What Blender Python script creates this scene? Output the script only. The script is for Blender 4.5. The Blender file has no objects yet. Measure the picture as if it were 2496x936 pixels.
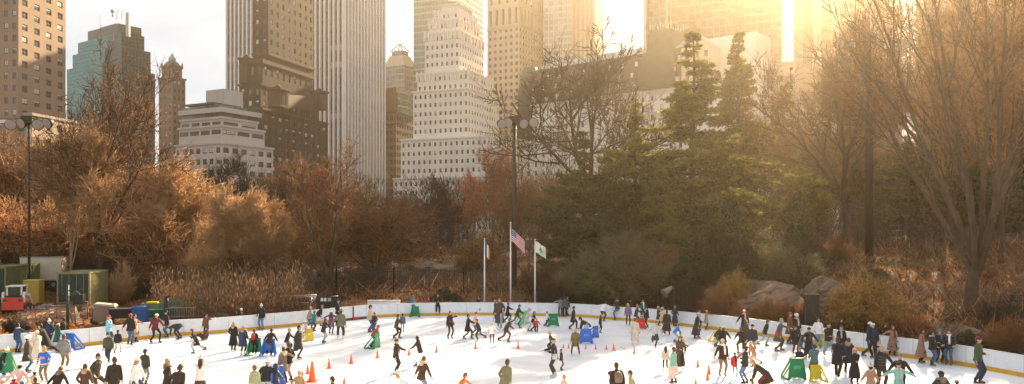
import bpy, bmesh, math, random
import numpy as np
from mathutils import Vector, Matrix

random.seed(7)
F, CH, HY, CX = 1941.33, 6.6, 555.0, 1248.0     # focal length in photo pixels, camera height, horizon row, centre column
scene = bpy.context.scene
COL = scene.collection
R = math.radians

def at(px, py, Y):
    return Vector(((px - CX) / F * Y, Y, CH + (HY - py) / F * Y))

def gnd(px, py, z=0.0):
    Y = F * (CH - z) / (py - HY)
    return Vector(((px - CX) / F * Y, Y, z))

def lerp(a, b, t): return a + (b - a) * t
def sstep(a, b, x):
    t = min(1.0, max(0.0, (x - a) / (b - a)))
    return t * t * (3 - 2 * t)

# ------------------------------------------------------------------ tagging
def tag(o, label=None, cat=None, group=None, kind=None):
    if label: o['label'] = label
    if cat: o['category'] = cat
    if group: o['group'] = group
    if kind: o['kind'] = kind
    return o

def empty(name, loc=(0, 0, 0), rz=0.0, label=None, cat=None, group=None, scale=1.0):
    o = bpy.data.objects.new(name, None)
    COL.objects.link(o)
    o.location = loc
    o.rotation_euler = (0, 0, rz)
    if scale != 1.0: o.scale = (scale,) * 3
    o.empty_display_size = 0.2
    return tag(o, label, cat, group)

def link(name, me, parent=None, loc=None, rz=0.0):
    o = bpy.data.objects.new(name, me)
    COL.objects.link(o)
    if loc is not None: o.location = loc
    if rz: o.rotation_euler = (0, 0, rz)
    if parent is not None: o.parent = parent
    return o

def kids(o): return KIDS.get(o.name, [])
KIDS = {}

def copy_tree(o, children, parent=None):
    c = o.copy(); COL.objects.link(c)
    if parent is not None: c.parent = parent
    for ch, sub in children:
        copy_tree(ch, sub, c)
    return c

def tree_of(root):
    by = {}
    for ob in COL.objects:
        if ob.parent: by.setdefault(ob.parent.name, []).append(ob)
    def rec(o): return [(c, rec(c)) for c in by.get(o.name, [])]
    return rec(root)

# ------------------------------------------------------------------ materials
MATS = {}
def _nt(name):
    m = bpy.data.materials.new(name); m.use_nodes = True
    nt = m.node_tree
    return m, nt, nt.nodes['Principled BSDF'], nt.nodes['Material Output']

def mat(name, rgb, rough=0.75, var=0.18, scale=3.0, bump=0.0, metal=0.0, trans=0.0, spec=0.4, coat=0.0, bscale=None, coord='Object'):
    """plain surface with mottled colour and fine bump; trans = share of light let through (leaves, cloth)"""
    if name in MATS: return MATS[name]
    m, nt, b, out = _nt(name)
    N, L = nt.nodes, nt.links
    tc = N.new('ShaderNodeTexCoord')
    n = N.new('ShaderNodeTexNoise'); n.inputs['Scale'].default_value = scale
    n.inputs['Detail'].default_value = 6; n.inputs['Roughness'].default_value = .65
    L.new(tc.outputs[coord], n.inputs['Vector'])
    cr = N.new('ShaderNodeValToRGB')
    cr.color_ramp.elements[0].position = .3; cr.color_ramp.elements[1].position = .7
    lo = [max(0, c * (1 - var)) for c in rgb]; hi = [min(1, c * (1 + var)) for c in rgb]
    cr.color_ramp.elements[0].color = (*lo, 1); cr.color_ramp.elements[1].color = (*hi, 1)
    L.new(n.outputs['Fac'], cr.inputs['Fac'])
    L.new(cr.outputs['Color'], b.inputs['Base Color'])
    b.inputs['Roughness'].default_value = rough
    b.inputs['Metallic'].default_value = metal
    b.inputs['Specular IOR Level'].default_value = spec
    b.inputs['Coat Weight'].default_value = coat
    if bump:
        n2 = N.new('ShaderNodeTexNoise'); n2.inputs['Scale'].default_value = bscale or scale * 6
        n2.inputs['Detail'].default_value = 4
        L.new(tc.outputs[coord], n2.inputs['Vector'])
        bp = N.new('ShaderNodeBump'); bp.inputs['Strength'].default_value = bump; bp.inputs['Distance'].default_value = .05
        L.new(n2.outputs['Fac'], bp.inputs['Height']); L.new(bp.outputs['Normal'], b.inputs['Normal'])
    if trans:
        t = N.new('ShaderNodeBsdfTranslucent'); L.new(cr.outputs['Color'], t.inputs['Color'])
        mx = N.new('ShaderNodeMixShader'); mx.inputs[0].default_value = trans
        L.new(b.outputs[0], mx.inputs[1]); L.new(t.outputs[0], mx.inputs[2]); L.new(mx.outputs[0], out.inputs['Surface'])
    MATS[name] = m
    return m

def glass_mat(name, rgb, rough=0.08, metal=0.0, spec=0.8):
    if name in MATS: return MATS[name]
    m, nt, b, out = _nt(name)
    N, L = nt.nodes, nt.links
    oi = N.new('ShaderNodeObjectInfo')
    hs = N.new('ShaderNodeHueSaturation'); hs.inputs['Color'].default_value = (*rgb, 1)
    mr = N.new('ShaderNodeMapRange'); mr.inputs['To Min'].default_value = .4; mr.inputs['To Max'].default_value = 2.2
    L.new(oi.outputs['Random'], mr.inputs['Value']); L.new(mr.outputs[0], hs.inputs['Value'])
    L.new(hs.outputs[0], b.inputs['Base Color'])
    b.inputs['Roughness'].default_value = rough; b.inputs['Metallic'].default_value = metal
    b.inputs['Specular IOR Level'].default_value = spec
    MATS[name] = m
    return m

def grid_mat(name, glass, frame, sx, sz, fx, fz, metal=0.0, rough=0.12, gvar=0.5, frough=0.6, blind=None, pblind=0.0, spec=0.8):
    """curtain wall laid out in metres by UV: panes sx by sz, frame widths fx, fz; each pane varies a little"""
    if name in MATS: return MATS[name]
    m, nt, b, out = _nt(name)
    N, L = nt.nodes, nt.links
    uv = N.new('ShaderNodeUVMap'); uv.uv_map = 'UVMap'
    sep = N.new('ShaderNodeSeparateXYZ'); L.new(uv.outputs[0], sep.inputs[0])
    def M(op, a, bb):
        k = N.new('ShaderNodeMath'); k.operation = op
        for i, v in enumerate((a, bb)):
            if v is None: continue
            if isinstance(v, (int, float)): k.inputs[i].default_value = v
            else: L.new(v, k.inputs[i])
        return k.outputs[0]
    ux = M('DIVIDE', sep.outputs[0], sx); uz = M('DIVIDE', sep.outputs[1], sz)
    mx = M('LESS_THAN', M('FRACT', ux, None), fx / sx); mz = M('LESS_THAN', M('FRACT', uz, None), fz / sz)
    msk = M('MAXIMUM', mx, mz)
    cb = N.new('ShaderNodeCombineXYZ'); L.new(M('FLOOR', ux, None), cb.inputs[0]); L.new(M('FLOOR', uz, None), cb.inputs[1])
    wn = N.new('ShaderNodeTexWhiteNoise'); wn.noise_dimensions = '3D'; L.new(cb.outputs[0], wn.inputs['Vector'])
    val = N.new('ShaderNodeMapRange'); val.inputs['To Min'].default_value = 1 - gvar; val.inputs['To Max'].default_value = 1 + gvar
    L.new(wn.outputs['Value'], val.inputs['Value'])
    hs = N.new('ShaderNodeHueSaturation'); hs.inputs['Color'].default_value = (*glass, 1); L.new(val.outputs[0], hs.inputs['Value'])
    col = hs.outputs[0]
    if blind:
        sel = M('LESS_THAN', wn.outputs['Value'], pblind)
        mb = N.new('ShaderNodeMix'); mb.data_type = 'RGBA'
        L.new(sel, mb.inputs[0]); L.new(col, mb.inputs[6]); mb.inputs[7].default_value = (*blind, 1)
        col = mb.outputs[2]
    mm = N.new('ShaderNodeMix'); mm.data_type = 'RGBA'
    L.new(msk, mm.inputs[0]); L.new(col, mm.inputs[6]); mm.inputs[7].default_value = (*frame, 1)
    L.new(mm.outputs[2], b.inputs['Base Color'])
    rr = N.new('ShaderNodeMix'); rr.data_type = 'FLOAT'
    L.new(msk, rr.inputs[0]); rr.inputs[2].default_value = rough; rr.inputs[3].default_value = frough
    L.new(rr.outputs[0], b.inputs['Roughness'])
    me = N.new('ShaderNodeMix'); me.data_type = 'FLOAT'
    L.new(msk, me.inputs[0]); me.inputs[2].default_value = metal; me.inputs[3].default_value = 0.0
    L.new(me.outputs[0], b.inputs['Metallic'])
    b.inputs['Specular IOR Level'].default_value = spec
    bp = N.new('ShaderNodeBump'); bp.inputs['Strength'].default_value = .6; bp.inputs['Distance'].default_value = .1
    nn = N.new('ShaderNodeTexNoise'); nn.inputs['Scale'].default_value = .25; L.new(uv.outputs[0], nn.inputs['Vector'])
    hh = M('ADD', msk, M('MULTIPLY', nn.outputs['Fac'], .25)); L.new(hh, bp.inputs['Height']); L.new(bp.outputs[0], b.inputs['Normal'])
    MATS[name] = m
    return m

# ------------------------------------------------------------------ mesh builder
class MB:
    def __init__(s): s.v = []; s.f = []; s.m = []; s.uv = {}; s.smooth = set()
    def quad(s, a, b, c, d, m=0, uv=None):
        i = len(s.v); s.v += [tuple(a), tuple(b), tuple(c), tuple(d)]
        if uv: s.uv[len(s.f)] = uv
        s.f.append((i, i + 1, i + 2, i + 3)); s.m.append(m)
    def poly(s, pts, m=0):
        i = len(s.v); s.v += [tuple(p) for p in pts]; s.f.append(tuple(range(i, i + len(pts)))); s.m.append(m)
    def obox(s, c, ax, ay, az, m=0, taper=1.0):
        """box from centre and three half-axis vectors; taper scales the +az end"""
        c, ax, ay, az = map(Vector, (c, ax, ay, az)); i = len(s.v)
        for k in (-1, 1):
            t = taper if k > 0 else 1.0
            for a, b in ((-1, -1), (1, -1), (1, 1), (-1, 1)):
                s.v.append(tuple(c + ax * a * t + ay * b * t + az * k))
        for q in ((0, 3, 2, 1), (4, 5, 6, 7), (0, 1, 5, 4), (1, 2, 6, 5), (2, 3, 7, 6), (3, 0, 4, 7)):
            s.f.append(tuple(i + k for k in q)); s.m.append(m)
    def box(s, x0, x1, y0, y1, z0, z1, m=0, taper=1.0):
        s.obox(((x0 + x1) / 2, (y0 + y1) / 2, (z0 + z1) / 2), ((x1 - x0) / 2, 0, 0), (0, (y1 - y0) / 2, 0), (0, 0, (z1 - z0) / 2), m, taper)
    def bar(s, a, b, w, d=None, m=0):
        a, b = Vector(a), Vector(b); ax = (b - a)
        L = ax.length
        if L < 1e-6: return
        ax /= L; up = Vector((0, 0, 1)) if abs(ax.z) < .9 else Vector((0, 1, 0))
        x = ax.cross(up).normalized(); y = x.cross(ax).normalized(); d = d or w
        s.obox((a + b) / 2, x * w / 2, y * d / 2, ax * L / 2, m)
    def tube(s, pts, rad, n=8, m=0, caps=True, flat=None, ref=None):
        """tube through points; flat = list of second radii (ellipse) along ref direction"""
        pts = [Vector(p) for p in pts]; base = len(s.v); k = len(pts)
        x = None
        for i, p in enumerate(pts):
            d = (pts[min(i + 1, k - 1)] - pts[max(i - 1, 0)])
            d = d.normalized() if d.length > 1e-9 else Vector((0, 0, 1))
            if x is None:
                r0 = Vector(ref) if ref is not None else (Vector((1, 0, 0)) if abs(d.x) < .8 else Vector((0, 1, 0)))
                x = (r0 - d * r0.dot(d)).normalized()
            else:
                x = (x - d * x.dot(d)).normalized()
            y = d.cross(x)
            ra = rad[i]; rb = flat[i] if flat else ra
            for j in range(n):
                a = 2 * math.pi * j / n
                s.v.append(tuple(p + x * math.cos(a) * ra + y * math.sin(a) * rb))
        for i in range(k - 1):
            for j in range(n):
                a = base + i * n + j; b = base + i * n + (j + 1) % n
                s.smooth.add(len(s.f)); s.f.append((a, b, b + n, a + n)); s.m.append(m)
        if caps:
            s.f.append(tuple(base + j for j in reversed(range(n)))); s.m.append(m)
            s.f.append(tuple(base + (k - 1) * n + j for j in range(n))); s.m.append(m)
    def ball(s, c, rx, ry=None, rz=None, n=10, k=6, m=0, ax=None, z0=-1.0, z1=1.0):
        """ellipsoid (or a band of it between heights z0..z1 of -1..1); ax = 3 axis vectors"""
        ry = rx if ry is None else ry; rz = rx if rz is None else rz
        X, Y, Z = ax if ax else (Vector((1, 0, 0)), Vector((0, 1, 0)), Vector((0, 0, 1)))
        c = Vector(c); base = len(s.v); a0, a1 = math.asin(z0), math.asin(z1)
        for i in range(k + 1):
            a = a0 + (a1 - a0) * i / k; cz, sz = max(math.cos(a), .02), math.sin(a)
            for j in range(n):
                t = 2 * math.pi * j / n
                s.v.append(tuple(c + X * (rx * cz * math.cos(t)) + Y * (ry * cz * math.sin(t)) + Z * (rz * sz)))
        for i in range(k):
            for j in range(n):
                a = base + i * n + j; b = base + i * n + (j + 1) % n
                s.smooth.add(len(s.f)); s.f.append((a, b, b + n, a + n)); s.m.append(m)
        s.f.append(tuple(base + j for j in reversed(range(n)))); s.m.append(m)
        s.f.append(tuple(base + k * n + j for j in range(n))); s.m.append(m)
    def mesh(s, name, mats, smooth=False):
        me = bpy.data.meshes.new(name)
        me.from_pydata(s.v, [], s.f)
        for mm in (mats if isinstance(mats, (list, tuple)) else [mats]): me.materials.append(mm)
        me.polygons.foreach_set('material_index', s.m)
        sm = [True] * len(s.f) if smooth else [i in s.smooth for i in range(len(s.f))]
        me.polygons.foreach_set('use_smooth', sm)
        if s.uv:
            l = me.uv_layers.new(name='UVMap')
            for fi, uvs in s.uv.items():
                for k, li in enumerate(me.polygons[fi].loop_indices): l.data[li].uv = uvs[k]
        me.update()
        return me
    def build(s, name, mats, parent=None, loc=None, rz=0.0, smooth=False):
        return link(name, s.mesh(name, mats, smooth), parent, loc, rz)

def np_mesh(name, V, T, mats, midx=None):
    """mesh from numpy vertex and triangle arrays"""
    me = bpy.data.meshes.new(name)
    V = np.asarray(V, np.float32); T = np.asarray(T, np.int32)
    me.vertices.add(len(V)); me.vertices.foreach_set('co', V.ravel())
    n = T.shape[1]
    me.loops.add(T.size); me.loops.foreach_set('vertex_index', T.ravel())
    me.polygons.add(len(T)); me.polygons.foreach_set('loop_start', np.arange(0, T.size, n, dtype=np.int32))
    for mm in (mats if isinstance(mats, (list, tuple)) else [mats]): me.materials.append(mm)
    if midx is not None: me.polygons.foreach_set('material_index', np.asarray(midx, np.int32))
    me.update(calc_edges=True); me.validate()
    return me
# ------------------------------------------------------------------ rink outline: (photo column, row of the ice line) at the boards
BPTS = [(0, 864), (180, 849), (405, 823), (526, 815), (740, 795), (920, 776), (1060, 771), (1220, 770.5), (1400, 774), (1500, 782),
        (1580, 788), (1700, 801), (1850, 820), (2080, 856), (2180, 870), (2330, 892), (2496, 923)]
_b = [gnd(x, y) for x, y in BPTS]
_b = [Vector((-30, 33, 0)), Vector((-28.6, 38.2, 0))] + _b[0:] + [Vector((24.2, 28, 0)), Vector((24.6, 18, 0)), Vector((22, 8, 0)), Vector((14, 1, 0)), Vector((0, -2, 0)), Vector((-16, 0, 0)), Vector((-27, 8, 0)), Vector((-31, 20, 0))]
def catmull(P, n=6, closed=True):
    out = []; k = len(P)
    for i in range(k):
        p0, p1, p2, p3 = P[(i - 1) % k], P[i], P[(i + 1) % k], P[(i + 2) % k]
        for j in range(n):
            t = j / n
            out.append(0.5 * ((2 * p1) + (p2 - p0) * t + (2 * p0 - 5 * p1 + 4 * p2 - p3) * t * t + (3 * p1 - p0 - 3 * p2 + p3) * t ** 3))
    return out
RINK = catmull(_b)
RK = np.array([(p.x, p.y) for p in RINK])
ICE = 0.05

def rink_dist(x, y):
    """signed distance outside the boards (numpy arrays)"""
    x = np.asarray(x, float); y = np.asarray(y, float)
    A = RK; B = np.roll(RK, -1, 0)
    best = np.full(x.shape, 1e9); inside = np.zeros(x.shape, bool)
    for (ax, ay), (bx, by) in zip(A, B):
        dx, dy = bx - ax, by - ay; L = dx * dx + dy * dy + 1e-9
        t = np.clip(((x - ax) * dx + (y - ay) * dy) / L, 0, 1)
        best = np.minimum(best, (x - ax - t * dx) ** 2 + (y - ay - t * dy) ** 2)
        c = ((ay > y) != (by > y)) & (x < (bx - ax) * (y - ay) / (by - ay + 1e-12) + ax)
        inside ^= c
    d = np.sqrt(best)
    return np.where(inside, -d, d)

def nsm(a, b, x):
    t = np.clip((x - a) / (b - a), 0, 1); return t * t * (3 - 2 * t)

def terrain(x, y):
    x = np.asarray(x, float); y = np.asarray(y, float)
    d = rink_dist(x, y)
    t = x / np.maximum(y, 5.0)
    r = nsm(.08, .26, t)                                  # right hand bank rises soon and high
    l = nsm(-.22, -.42, t)                                # left: a flat yard first
    zr = 4.3 * nsm(2.5, 30, d)
    zm = .9 * nsm(1.0, 7, d) + 2.5 * nsm(20, 55, d)
    zl = .25 * nsm(1, 4, d) + 3.8 * nsm(22, 48, d)
    z = zm * (1 - r) * (1 - l) + zr * r + zl * l
    far = nsm(125, 210, y)
    z = z * (1 - far) + 1.0 * far
    wob = .18 * np.sin(x * .61 + 1.3) * np.sin(y * .47) + .12 * np.sin(x * 1.3 + y * .9)
    z = z + wob * nsm(3, 10, d) * (1 - far)
    out = nsm(0, 1.0, d)
    back = nsm(6, -4, y)                                   # level ground round the near side of the rink
    z = z * (1 - back)
    return np.where(d < 0.4, 0.0, z * out)

def tz(x, y): return float(terrain(np.array([x]), np.array([y]))[0])

def spot(px, Y):
    x = (px - CX) / F * Y
    return Vector((x, Y, tz(x, Y)))

def axis(lo, hi, fine0, fine1, step, coarse):
    a = list(np.arange(fine0, fine1 + .01, step)); s = step; v = fine1
    while v < hi: s = min(s * 1.35, coarse); v += s; a.append(min(v, hi))
    s = step; v = fine0; b = []
    while v > lo: s = min(s * 1.35, coarse); v -= s; b.append(max(v, lo))
    return np.array(b[::-1] + a)
gx = axis(-2600, 2600, -64, 64, 1.0, 200); gy = axis(-600, 4200, -6, 124, 1.0, 200)
GX, GY = np.meshgrid(gx, gy)
GZ = terrain(GX.ravel(), GY.ravel())
nx = len(gx); idx = np.arange(nx * len(gy)).reshape(len(gy), nx)
quads = np.stack([idx[:-1, :-1].ravel(), idx[:-1, 1:].ravel(), idx[1:, 1:].ravel(), idx[1:, :-1].ravel()], 1)

def ground_mat():
    m, nt, b, out = _nt('leaf_litter_ground'); N, L = nt.nodes, nt.links
    tc = N.new('ShaderNodeTexCoord')
    n1 = N.new('ShaderNodeTexNoise'); n1.inputs['Scale'].default_value = .07; n1.inputs['Detail'].default_value = 5
    n2 = N.new('ShaderNodeTexNoise'); n2.inputs['Scale'].default_value = 2.4; n2.inputs['Detail'].default_value = 8; n2.inputs['Roughness'].default_value = .75
    for n in (n1, n2): L.new(tc.outputs['Object'], n.inputs['Vector'])
    r1 = N.new('ShaderNodeValToRGB'); e = r1.color_ramp.elements
    e[0].position = .3; e[0].color = (.045, .020, .009, 1); e[1].position = .72; e[1].color = (.24, .105, .038, 1)
    L.new(n2.outputs['Fac'], r1.inputs['Fac'])
    r2 = N.new('ShaderNodeValToRGB'); e = r2.color_ramp.elements
    e[0].position = .35; e[0].color = (.05, .055, .018, 1); e[1].position = .7; e[1].color = (.14, .12, .045, 1)
    L.new(n2.outputs['Fac'], r2.inputs['Fac'])
    sel = N.new('ShaderNodeValToRGB'); sel.color_ramp.elements[0].position = .5; sel.color_ramp.elements[1].position = .58
    L.new(n1.outputs['Fac'], sel.inputs['Fac'])
    mx = N.new('ShaderNodeMix'); mx.data_type = 'RGBA'
    L.new(sel.outputs[0], mx.inputs[0]); L.new(r1.outputs[0], mx.inputs[6]); L.new(r2.outputs[0], mx.inputs[7])
    L.new(mx.outputs[2], b.inputs['Base Color']); b.inputs['Roughness'].default_value = .95
    bp = N.new('ShaderNodeBump'); bp.inputs['Strength'].default_value = 1; bp.inputs['Distance'].default_value = .15
    L.new(n2.outputs['Fac'], bp.inputs['Height']); L.new(bp.outputs[0], b.inputs['Normal'])
    return m
g = link('ground', np_mesh('ground', np.stack([GX.ravel(), GY.ravel(), GZ], 1), quads, ground_mat()))
tag(g, kind='structure')
for p in g.data.polygons: p.use_smooth = True

# ------------------------------------------------------------------ ice
def ice_mat():
    m, nt, b, out = _nt('rink_ice'); N, L = nt.nodes, nt.links
    tc = N.new('ShaderNodeTexCoord')
    n1 = N.new('ShaderNodeTexNoise'); n1.inputs['Scale'].default_value = .35; n1.inputs['Detail'].default_value = 7
    mp = N.new('ShaderNodeMapping'); mp.inputs['Scale'].default_value = (.28, 2.6, 1); mp.inputs['Rotation'].default_value = (0, 0, .12)
    n2 = N.new('ShaderNodeTexNoise'); n2.inputs['Scale'].default_value = 1.7; n2.inputs['Detail'].default_value = 9; n2.inputs['Roughness'].default_value = .8; n2.inputs['Distortion'].default_value = 1.2
    L.new(tc.outputs['Object'], n1.inputs['Vector']); L.new(tc.outputs['Object'], mp.inputs[0]); L.new(mp.outputs[0], n2.inputs['Vector'])
    r = N.new('ShaderNodeValToRGB'); e = r.color_ramp.elements
    e[0].position = .32; e[0].color = (.58, .63, .70, 1); e[1].position = .62; e[1].color = (.90, .91, .93, 1)  # bluish tone mixes ice marks with painted patches and streaks of shade
    ad = N.new('ShaderNodeMath'); ad.operation = 'MULTIPLY_ADD'; ad.inputs[1].default_value = .5
    m2 = N.new('ShaderNodeMath'); m2.operation = 'MULTIPLY'; m2.inputs[1].default_value = .5; L.new(n1.outputs['Fac'], m2.inputs[0])
    L.new(n2.outputs['Fac'], ad.inputs[0]); L.new(m2.outputs[0], ad.inputs[2])
    L.new(ad.outputs[0], r.inputs['Fac']); L.new(r.outputs[0], b.inputs['Base Color'])
    rr = N.new('ShaderNodeMapRange'); rr.inputs['To Min'].default_value = .18; rr.inputs['To Max'].default_value = .62
    L.new(n2.outputs['Fac'], rr.inputs['Value']); L.new(rr.outputs[0], b.inputs['Roughness'])
    bp = N.new('ShaderNodeBump'); bp.inputs['Strength'].default_value = .25; bp.inputs['Distance'].default_value = .02
    L.new(n2.outputs['Fac'], bp.inputs['Height']); L.new(bp.outputs[0], b.inputs['Normal'])
    b.inputs['Specular IOR Level'].default_value = .5
    return m
mb = MB(); mb.poly([(p.x, p.y, ICE) for p in reversed(RINK)])
ice = mb.build('ice_surface', ice_mat()); tag(ice, kind='structure')
if ice.data.polygons[0].normal.z < 0: ice.data.flip_normals()

# ------------------------------------------------------------------ dasher boards
M_board = mat('white_board_plastic', (.74, .75, .76), .38, .09, 2.2, .12, spec=.5)
M_kick = mat('yellow_kick_strip', (.62, .33, .02), .4, .12, 2.0)
M_rail = mat('pale_top_rail', (.70, .70, .70), .4, .05)
M_dark = mat('dark_metal', (.03, .03, .032), .5, .2)
M_black = mat('black_plastic', (.015, .015, .017), .5, .2)
boards = empty('rink_boards', (0, 0, 0), label='long white dasher boards with a yellow kick strip curving round the ice rink', cat='rink boards')
def offset_path(P, d):
    out = []; k = len(P)
    for i in range(k):
        t = (P[(i + 1) % k] - P[(i - 1) % k]).normalized()
        out.append(P[i] + Vector((t.y, -t.x, 0)) * d)
    return out
_area = sum(RINK[i].x * RINK[(i + 1) % len(RINK)].y - RINK[(i + 1) % len(RINK)].x * RINK[i].y for i in range(len(RINK)))
SG = 1 if _area > 0 else -1
P_in = RINK; P_out = offset_path(RINK, .09 * SG); P_k = offset_path(RINK, -.012 * SG)
P_ra = offset_path(RINK, -.02 * SG); P_rb = offset_path(RINK, .11 * SG)
BH = .93 + ICE
def pxof(p): return CX + p.x / p.y * F if p.y > 1 else 1e9
gate_i = [i for i, p in enumerate(RINK) if p.y > 40 and 792 < pxof(p) < 893]
def strip(A, B, i0, i1, z0, z1, m=0, gap=0.0):
    mb = MB(); k = len(A)
    for i in range(i0, i1):
        a, b = A[i % k], A[(i + 1) % k]; c, d = B[(i + 1) % k], B[i % k]
        lo = lambda p: (p.x, p.y, z0); hi = lambda p: (p.x, p.y, z1)
        mb.quad(lo(a), lo(b), hi(b), hi(a)); mb.quad(lo(c), lo(d), hi(d), hi(c)); mb.quad(hi(a), hi(b), hi(c), hi(d))
        if i == i0: mb.quad(lo(d), lo(a), hi(a), hi(d))
        if i == i1 - 1: mb.quad(lo(b), lo(c), hi(c), hi(b))
    return mb
nR = len(RINK); g0, g1 = min(gate_i), max(gate_i) + 1
i = g1
while i < g0 + nR:
    # walk about 2.4 m per panel
    j = i; L = 0
    while j < g0 + nR and L < 2.3:
        L += (RINK[(j + 1) % nR] - RINK[j % nR]).length; j += 1
    strip(P_in, P_out, i, j, .0, BH).build('board_panel', M_board, boards)
    # joint line between panels
    p = P_k[j % nR]; q = P_out[j % nR]
    if j < g0 + nR:
        t = (P_in[(j + 1) % nR] - P_in[(j - 1) % nR]).normalized()
        jm = MB(); c = P_in[j % nR] + Vector((t.y, -t.x, 0)) * (-.004 * SG)
        jm.obox((c.x, c.y, BH / 2 + .02), t * .008, Vector((t.y, -t.x, 0)) * .008, (0, 0, BH / 2 - .03))
        jm.build('panel_joint', mat('board_joint_grey', (.35, .35, .36), .5), boards)
    i = j
strip(P_k, P_in, g1, g0 + nR, ICE - .02, ICE + .2).build('kick_strip', M_kick, boards)
strip(P_ra, P_rb, g1, g0 + nR, BH + .002, BH + .035).build('top_rail', M_rail, boards)
# gate section with dark sill and post
gate = empty('rink_gate', P_in[g0], label='white gate in the far boards with a dark centre post and red latch', cat='rink gate')
def loc(pt, o): return Vector(pt) - o.location
mb = MB(); A = P_in[g0]; B = P_in[g1 % nR]; dv = (B - A); gl = dv.length; t = dv.normalized(); n = Vector((t.y, -t.x, 0)) * SG
mid = A + dv * .62
for a, b in ((A + t * .03, mid - t * .05), (mid + t * .05, B - t * .03)):
    mb = MB(); c = (a + b) / 2 + n * .04
    mb.obox(loc((c.x, c.y, (BH + .14) / 2 + .07), gate), t * (b - a).length / 2, n * .045, (0, 0, (BH - .16) / 2))
    mb.build('gate_leaf', M_board, gate)
mb = MB(); c = (A + B) / 2 + n * .04; mb.obox(loc((c.x, c.y, .07), gate), t * gl / 2, n * .06, (0, 0, .07)); mb.build('sill', M_dark, gate)
mb = MB(); c = mid + n * .03; mb.obox(loc((c.x, c.y, BH / 2 + .03), gate), t * .045, n * .07, (0, 0, BH / 2)); mb.build('post', M_dark, gate)
mb = MB(); c = mid - n * .06 + t * .18; mb.obox(loc((c.x, c.y, .17), gate), t * .25, n * .05, (0, 0, .07)); mb.build('latch', mat('red_paint', (.55, .04, .03), .4), gate)
# round green emblem with a W on the boards at the right
pl = gnd(2232, 860); k = min(range(nR), key=lambda q: (RINK[q] - pl).length)
t = (RINK[(k + 1) % nR] - RINK[k - 1]).normalized(); n = -Vector((t.y, -t.x, 0)) * SG
if t.x < 0: t = -t
em = MB(); c = RINK[k] + n * .018 + Vector((0, 0, .62)); up = Vector((0, 0, 1))
def stroke(pts, w):
    for a, b in zip(pts[:-1], pts[1:]):
        a3 = c + t * a[0] + up * a[1]; b3 = c + t * b[0] + up * b[1]; dd = (b3 - a3).normalized(); s = dd.cross(n) * w / 2
        em.obox((a3 + b3) / 2, (b3 - a3) / 2 + dd * w * .2, s, n * .004)
ring = [(.27 * math.cos(a), .27 * math.sin(a)) for a in [R(x) for x in range(35, 336, 12)]]
stroke(ring, .04)
stroke([(-.16, .13), (-.09, -.12), (-.02, .08), (.05, -.12), (.12, .15)], .045)
em.build('round_emblem', mat('green_print', (.01, .14, .06), .4, .1), boards)
# ------------------------------------------------------------------ buildings
M_pane = glass_mat('window_glass_dark', (.035, .04, .045), .1)
M_blind = mat('window_blind_pale', (.62, .60, .55), .5, .1)
M_wframe = mat('window_frame_grey', (.10, .09, .08), .6, .1)
_wcache = {}
def window_mesh(key, w, h, u, n, style, kind):
    """sash window centred at the origin: u = along the wall, n = outward normal"""
    k = (key, round(w, 2), round(h, 2), style, kind)
    if k in _wcache: return _wcache[k]
    mb = MB(); Z = Vector((0, 0, 1))
    mb.obox((0, 0, 0), u * w / 2, n * .03, Z * h / 2, 0)
    f = .05 + .02 * w
    if kind:   # blind drawn part way down, behind the glass plane's face
        hh = {1: .3, 2: .75}[kind] * h
        mb.obox(Z * (h / 2 - hh / 2 - f * .5) + n * .035, u * (w / 2 - f), n * .006, Z * (hh / 2 - f * .5), 1)
    for s in (-1, 1):
        mb.obox(u * s * (w / 2 - f / 2) + n * .045, u * f / 2, n * .03, Z * h / 2, 2)
        mb.obox(Z * s * (h / 2 - f / 2) + n * .047, u * (w / 2 - f), n * .03, Z * f / 2, 2)
    if style >= 1: mb.obox(n * .046, u * (w / 2 - f), n * .03, Z * f / 2, 2)
    for q in range(1, style):
        mb.obox(u * (w * (q / style) - w / 2) + n * .049, u * f / 2, n * .03, Z * (h / 2 - f), 2)
    _wcache[k] = mb.mesh('window', [M_pane, M_blind, M_wframe])
    return _wcache[k]

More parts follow.
